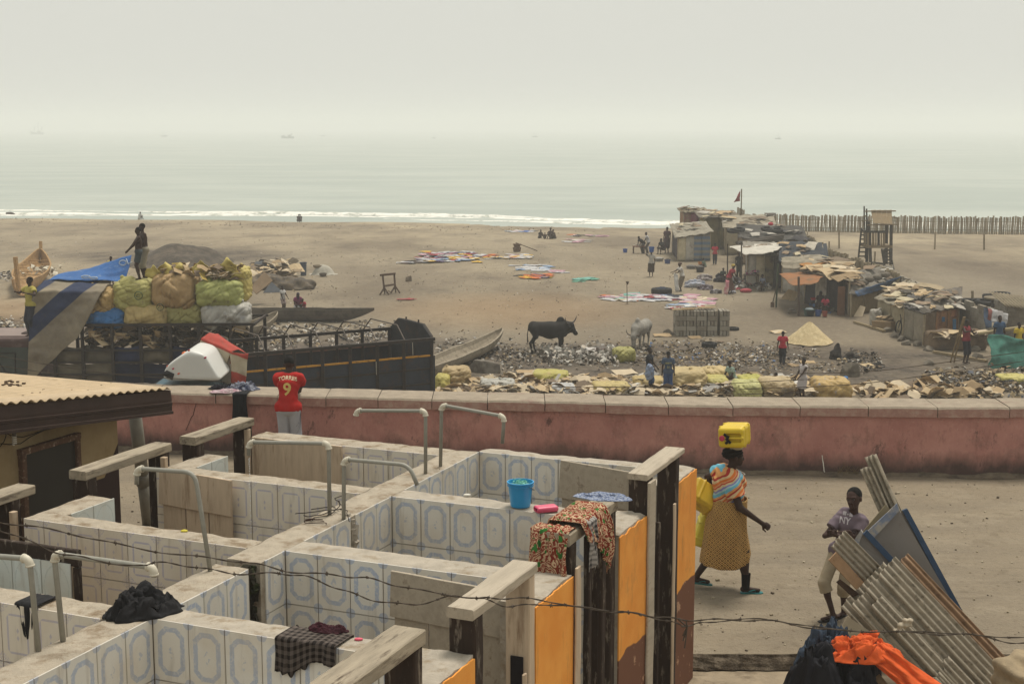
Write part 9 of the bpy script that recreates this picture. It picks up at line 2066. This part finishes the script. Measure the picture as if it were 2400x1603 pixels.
sm('right person of the dark group sitting upright on the far sand', 'G', 300, 262, 1.9, -30, 'sit', '#3a2c26', '#2c2622')
sm('person lying against the right of the dark group', 'G', 322, 262, 1.6, -60, 'sit', '#4a3a30', '#2c2622')
sm('person in black bending by the low table', 'G', 1000, 375, 1.55, -60, 'bend', '#201e20', '#33302e', 'trousers')
sm('person in white standing with back turned by the low table', 'G', 1035, 375, 1.65, -100, 'bend', '#a5a3a2', '#55504c', 'trousers', lean=.35)
sm('dark-clad person sitting against the grey tent', 'G', 1150, 378, 1.75, -50, 'stool', '#262224', '#2c282a', 'skirt')
sm('person in a patterned wrapper standing at the tent corner', 'G', 1185, 372, 1.95, -30, 'stand', '#4a3034', '#3d2c30', 'skirt')
w1 = sm('woman walking towards the tents with a blue bucket on her head', 'G', 1065, 552, 1.66, 180, 'walk', '#a09c94', '#3f3429', 'skirt', hands=((.28, .0, 1.62), (-.25, -.15, .85)), hem=.3, feet=((.08, -.15, .08), (-.08, .12, .1)))
q = G('G', 1065, 552); q.z += 1.58; t_ = thing('bucket', 'blue bucket balanced on the head of the walking woman by the tents', 'bucket', q); mb = MB(); mb.lathe([(.01, 0), (.14, 0), (.18, .34), (.2, .34), (.2, .31), (.17, .31), (.13, .03)], q, 16); mb.build('shell', mat('#27508f', .4), t_)
sm('woman in a white top and patterned skirt holding up a wet cloth', 'G', 1290, 662, 1.72, -80, 'bend', '#b0aba2', '#6d6354', 'skirt', lean=.3, hands=((.1, -.45, 1.05), (-.1, -.5, 1.1)), hem=.25, hair='wrap', scarf=mat('#57463c'))
gsheet('wet_cloth', [('G', 1240, 520, 81, 1268, 530, 81), ('G', 1242, 590, 80.8, 1275, 600, 80.8), ('G', 1250, 660, 80.6, 1285, 665, 80.6)], mat('#a8a69f', .8), 'long pale wet cloth hanging from the hands of the woman in white', 'cloth', 6, .1, 33, thick=.02)
sm('boy in a red shirt walking between the shacks', 'G', 1552, 462, 1.5, 170, 'walk', '#a32c3c', '#22262f', 'trousers')
sm('child seated behind the black cauldron', 'G', 1472, 500, 1.2, -80, 'stool', '#5a6a5c', '#3a322c')
sm('child sitting beside the dark clothes sack', 'G', 1612, 590, 1.3, 10, 'stool', '#3f4a44', '#2a2a2c')
sm('woman in a red top with a yellow headscarf bending over washing', 'G', 1670, 682, 1.78, 60, 'bend', '#8f2f3c', '#5a4038', 'skirt', lean=.45, hair='wrap', scarf=mat('#a8924a'), hem=.2)
gsheet('pink_towel', [('G', 1635, 575, 78.5, 1662, 580, 78.5), ('G', 1628, 630, 78.3, 1660, 640, 78.3), ('G', 1620, 680, 78.2, 1650, 685, 78.2)], mat('#b09890', .8, .1, 4, .3, c2='#a05a66', f2=.5), 'pink and white towel hanging beside the woman in red', 'towel', 6, .08, 34, thick=.02)
sm('person in grey sitting under the white awning', 'G', 1925, 660, 1.45, -60, 'stool', '#5f6674', '#4a4648', 'skirt')
sm('person in the shadow at the back of the awning', 'G', 1735, 560, 1.6, 0, 'stand', '#33302e', '#2a2725', 'trousers')
sm('woman with a dark headscarf sitting behind the buckets', 'H', 665, 930, 1.55, 10, 'stool', '#2a2226', '#3a2c30', 'skirt', hair='scarf', scarf=mat('#1d1a1f'))
sm('person in bright pink and red sitting right of the buckets', 'H', 708, 945, 1.35, -30, 'stool', '#a8344a', '#2c2a33', 'skirt')
b1 = sm('boy in a dark shirt and blue shorts carrying a pale bag behind the wall', 'G', 1050, 1490, 1.62, 70, 'stand', '#1a1c22', '#2a4266', 'knee', h=.022, sleeves=.4, z=BZ, dep=50.5, hands=((.1, -.28, .95), (-.15, -.25, .9)))
b2 = sm('boy in a blue printed shirt and blue shorts seen from behind', 'G', 1192, 1500, 1.56, 175, 'stand', '#3c4a5e', '#2f4a74', 'knee', h=.022, z=BZ, dep=50.0)
sh_ = kid(b2, 'shirt'); lb2 = WL[b2]
text_on(b2, sh_, 'LIBERTY', .085, 0, 1.17, mat('#a8a468'), True, lb2, R(175), name='shirt_print', sx=.8); text_on(b2, sh_, '23', .09, 0, 1.03, mat('#a8a468'), True, lb2, R(175), name='shirt_print')
sack('pale blue bag hanging at the side of the boy in the dark shirt', 'G', 1030, 1235, 1080, 1325, 50.2, '#77839a', .12, 60, None, h=.03, name='bag')
sm('child in a red shirt running towards the sand heap', 'G', 2068, 1228, 1.38, 165, 'walk', '#a8283a', '#23262c', 'trousers', h=.026)
sm('child in a green-striped shirt crouching on the cardboard', 'G', 1680, 1400, 1.5, -60, 'stool', '#7f8f84', '#8a7a66', h=.026)
sm('child in dark clothes bending among the cardboard', 'H', 365, 1510, 1.3, -40, 'squat', '#33283a', '#2c2a33', h=.026)
sm('girl in a white dress working among the cardboard near the wall', 'H', 545, 1560, 1.45, -60, 'stand', '#aea6a4', '#aaa2a0', 'skirt', h=.024, hands=((.15, -.4, .95), (-.1, -.35, .85)), hem=.5, sleeves=.05)
m1 = sm('man in a red sleeveless shirt and dark shorts holding a long pole', 'H', 1695, 1300, 1.75, 35, 'stand', '#7a2530', '#22232b', 'knee', h=.026, sleeves=0, hands=((.1, -.35, 1.25), (-.2, -.4, 1.35)))
q = G('H', 1695, 1300); mb = MB(); a, b = G('H', 1590, 1292), DP('H', 1685, 975, q.y - .2); mb.tube([a, b], .035, 6); mb.tube([a + Vector((.15, 0, 0)), b + Vector((.05, .02, 0))], .035, 6); mb.build('bamboo_pole', mat('#7d6a4a'), None, 'pair of long poles held by the man in the red sleeveless shirt', 'pole')
sm('man in a blue shirt behind the green net', 'H', 1925, 1310, 1.75, 10, 'stand', '#2f4a66', '#2a2a30', 'trousers', z=BZ, dep=58.2)
sm('man in a yellow shirt behind the green net at the right edge', 'H', 2062, 1330, 1.55, 20, 'stand', '#b39a2c', '#2a2a30', 'trousers', z=BZ, dep=57.6)
mb = MB()
for (x_, y_) in ((262, 690), ): pass
s = SDF(.02, .02); s.ell((0, 0, .12), (.2, .15, .12)); sdf_obj('red_bundle', s, mat('#a8283c', .7), None, DP('G', 1980, 160, 103), label='red bundle on the pale shack roof', cat='bundle')
sdf_obj('yellow_canister', (lambda s_: (s_.rbox((0, 0, .15), (.28, .16, .15), .06), s_)[1])(SDF(.02, .02)), mat('#b08a2c', .6), None, DP('G', 1470, 112, 115), label='yellow canister on the roof of the far shacks', cat='canister')
sdf_obj('red_bag', (lambda s_: (s_.ell((0, 0, .1), (.35, .2, .14)), s_)[1])(SDF(.03, .02)), mat('#a03a44', .7), None, G('G', 1790, 672), label='red and white bag on the ground before the market table', cat='bag')
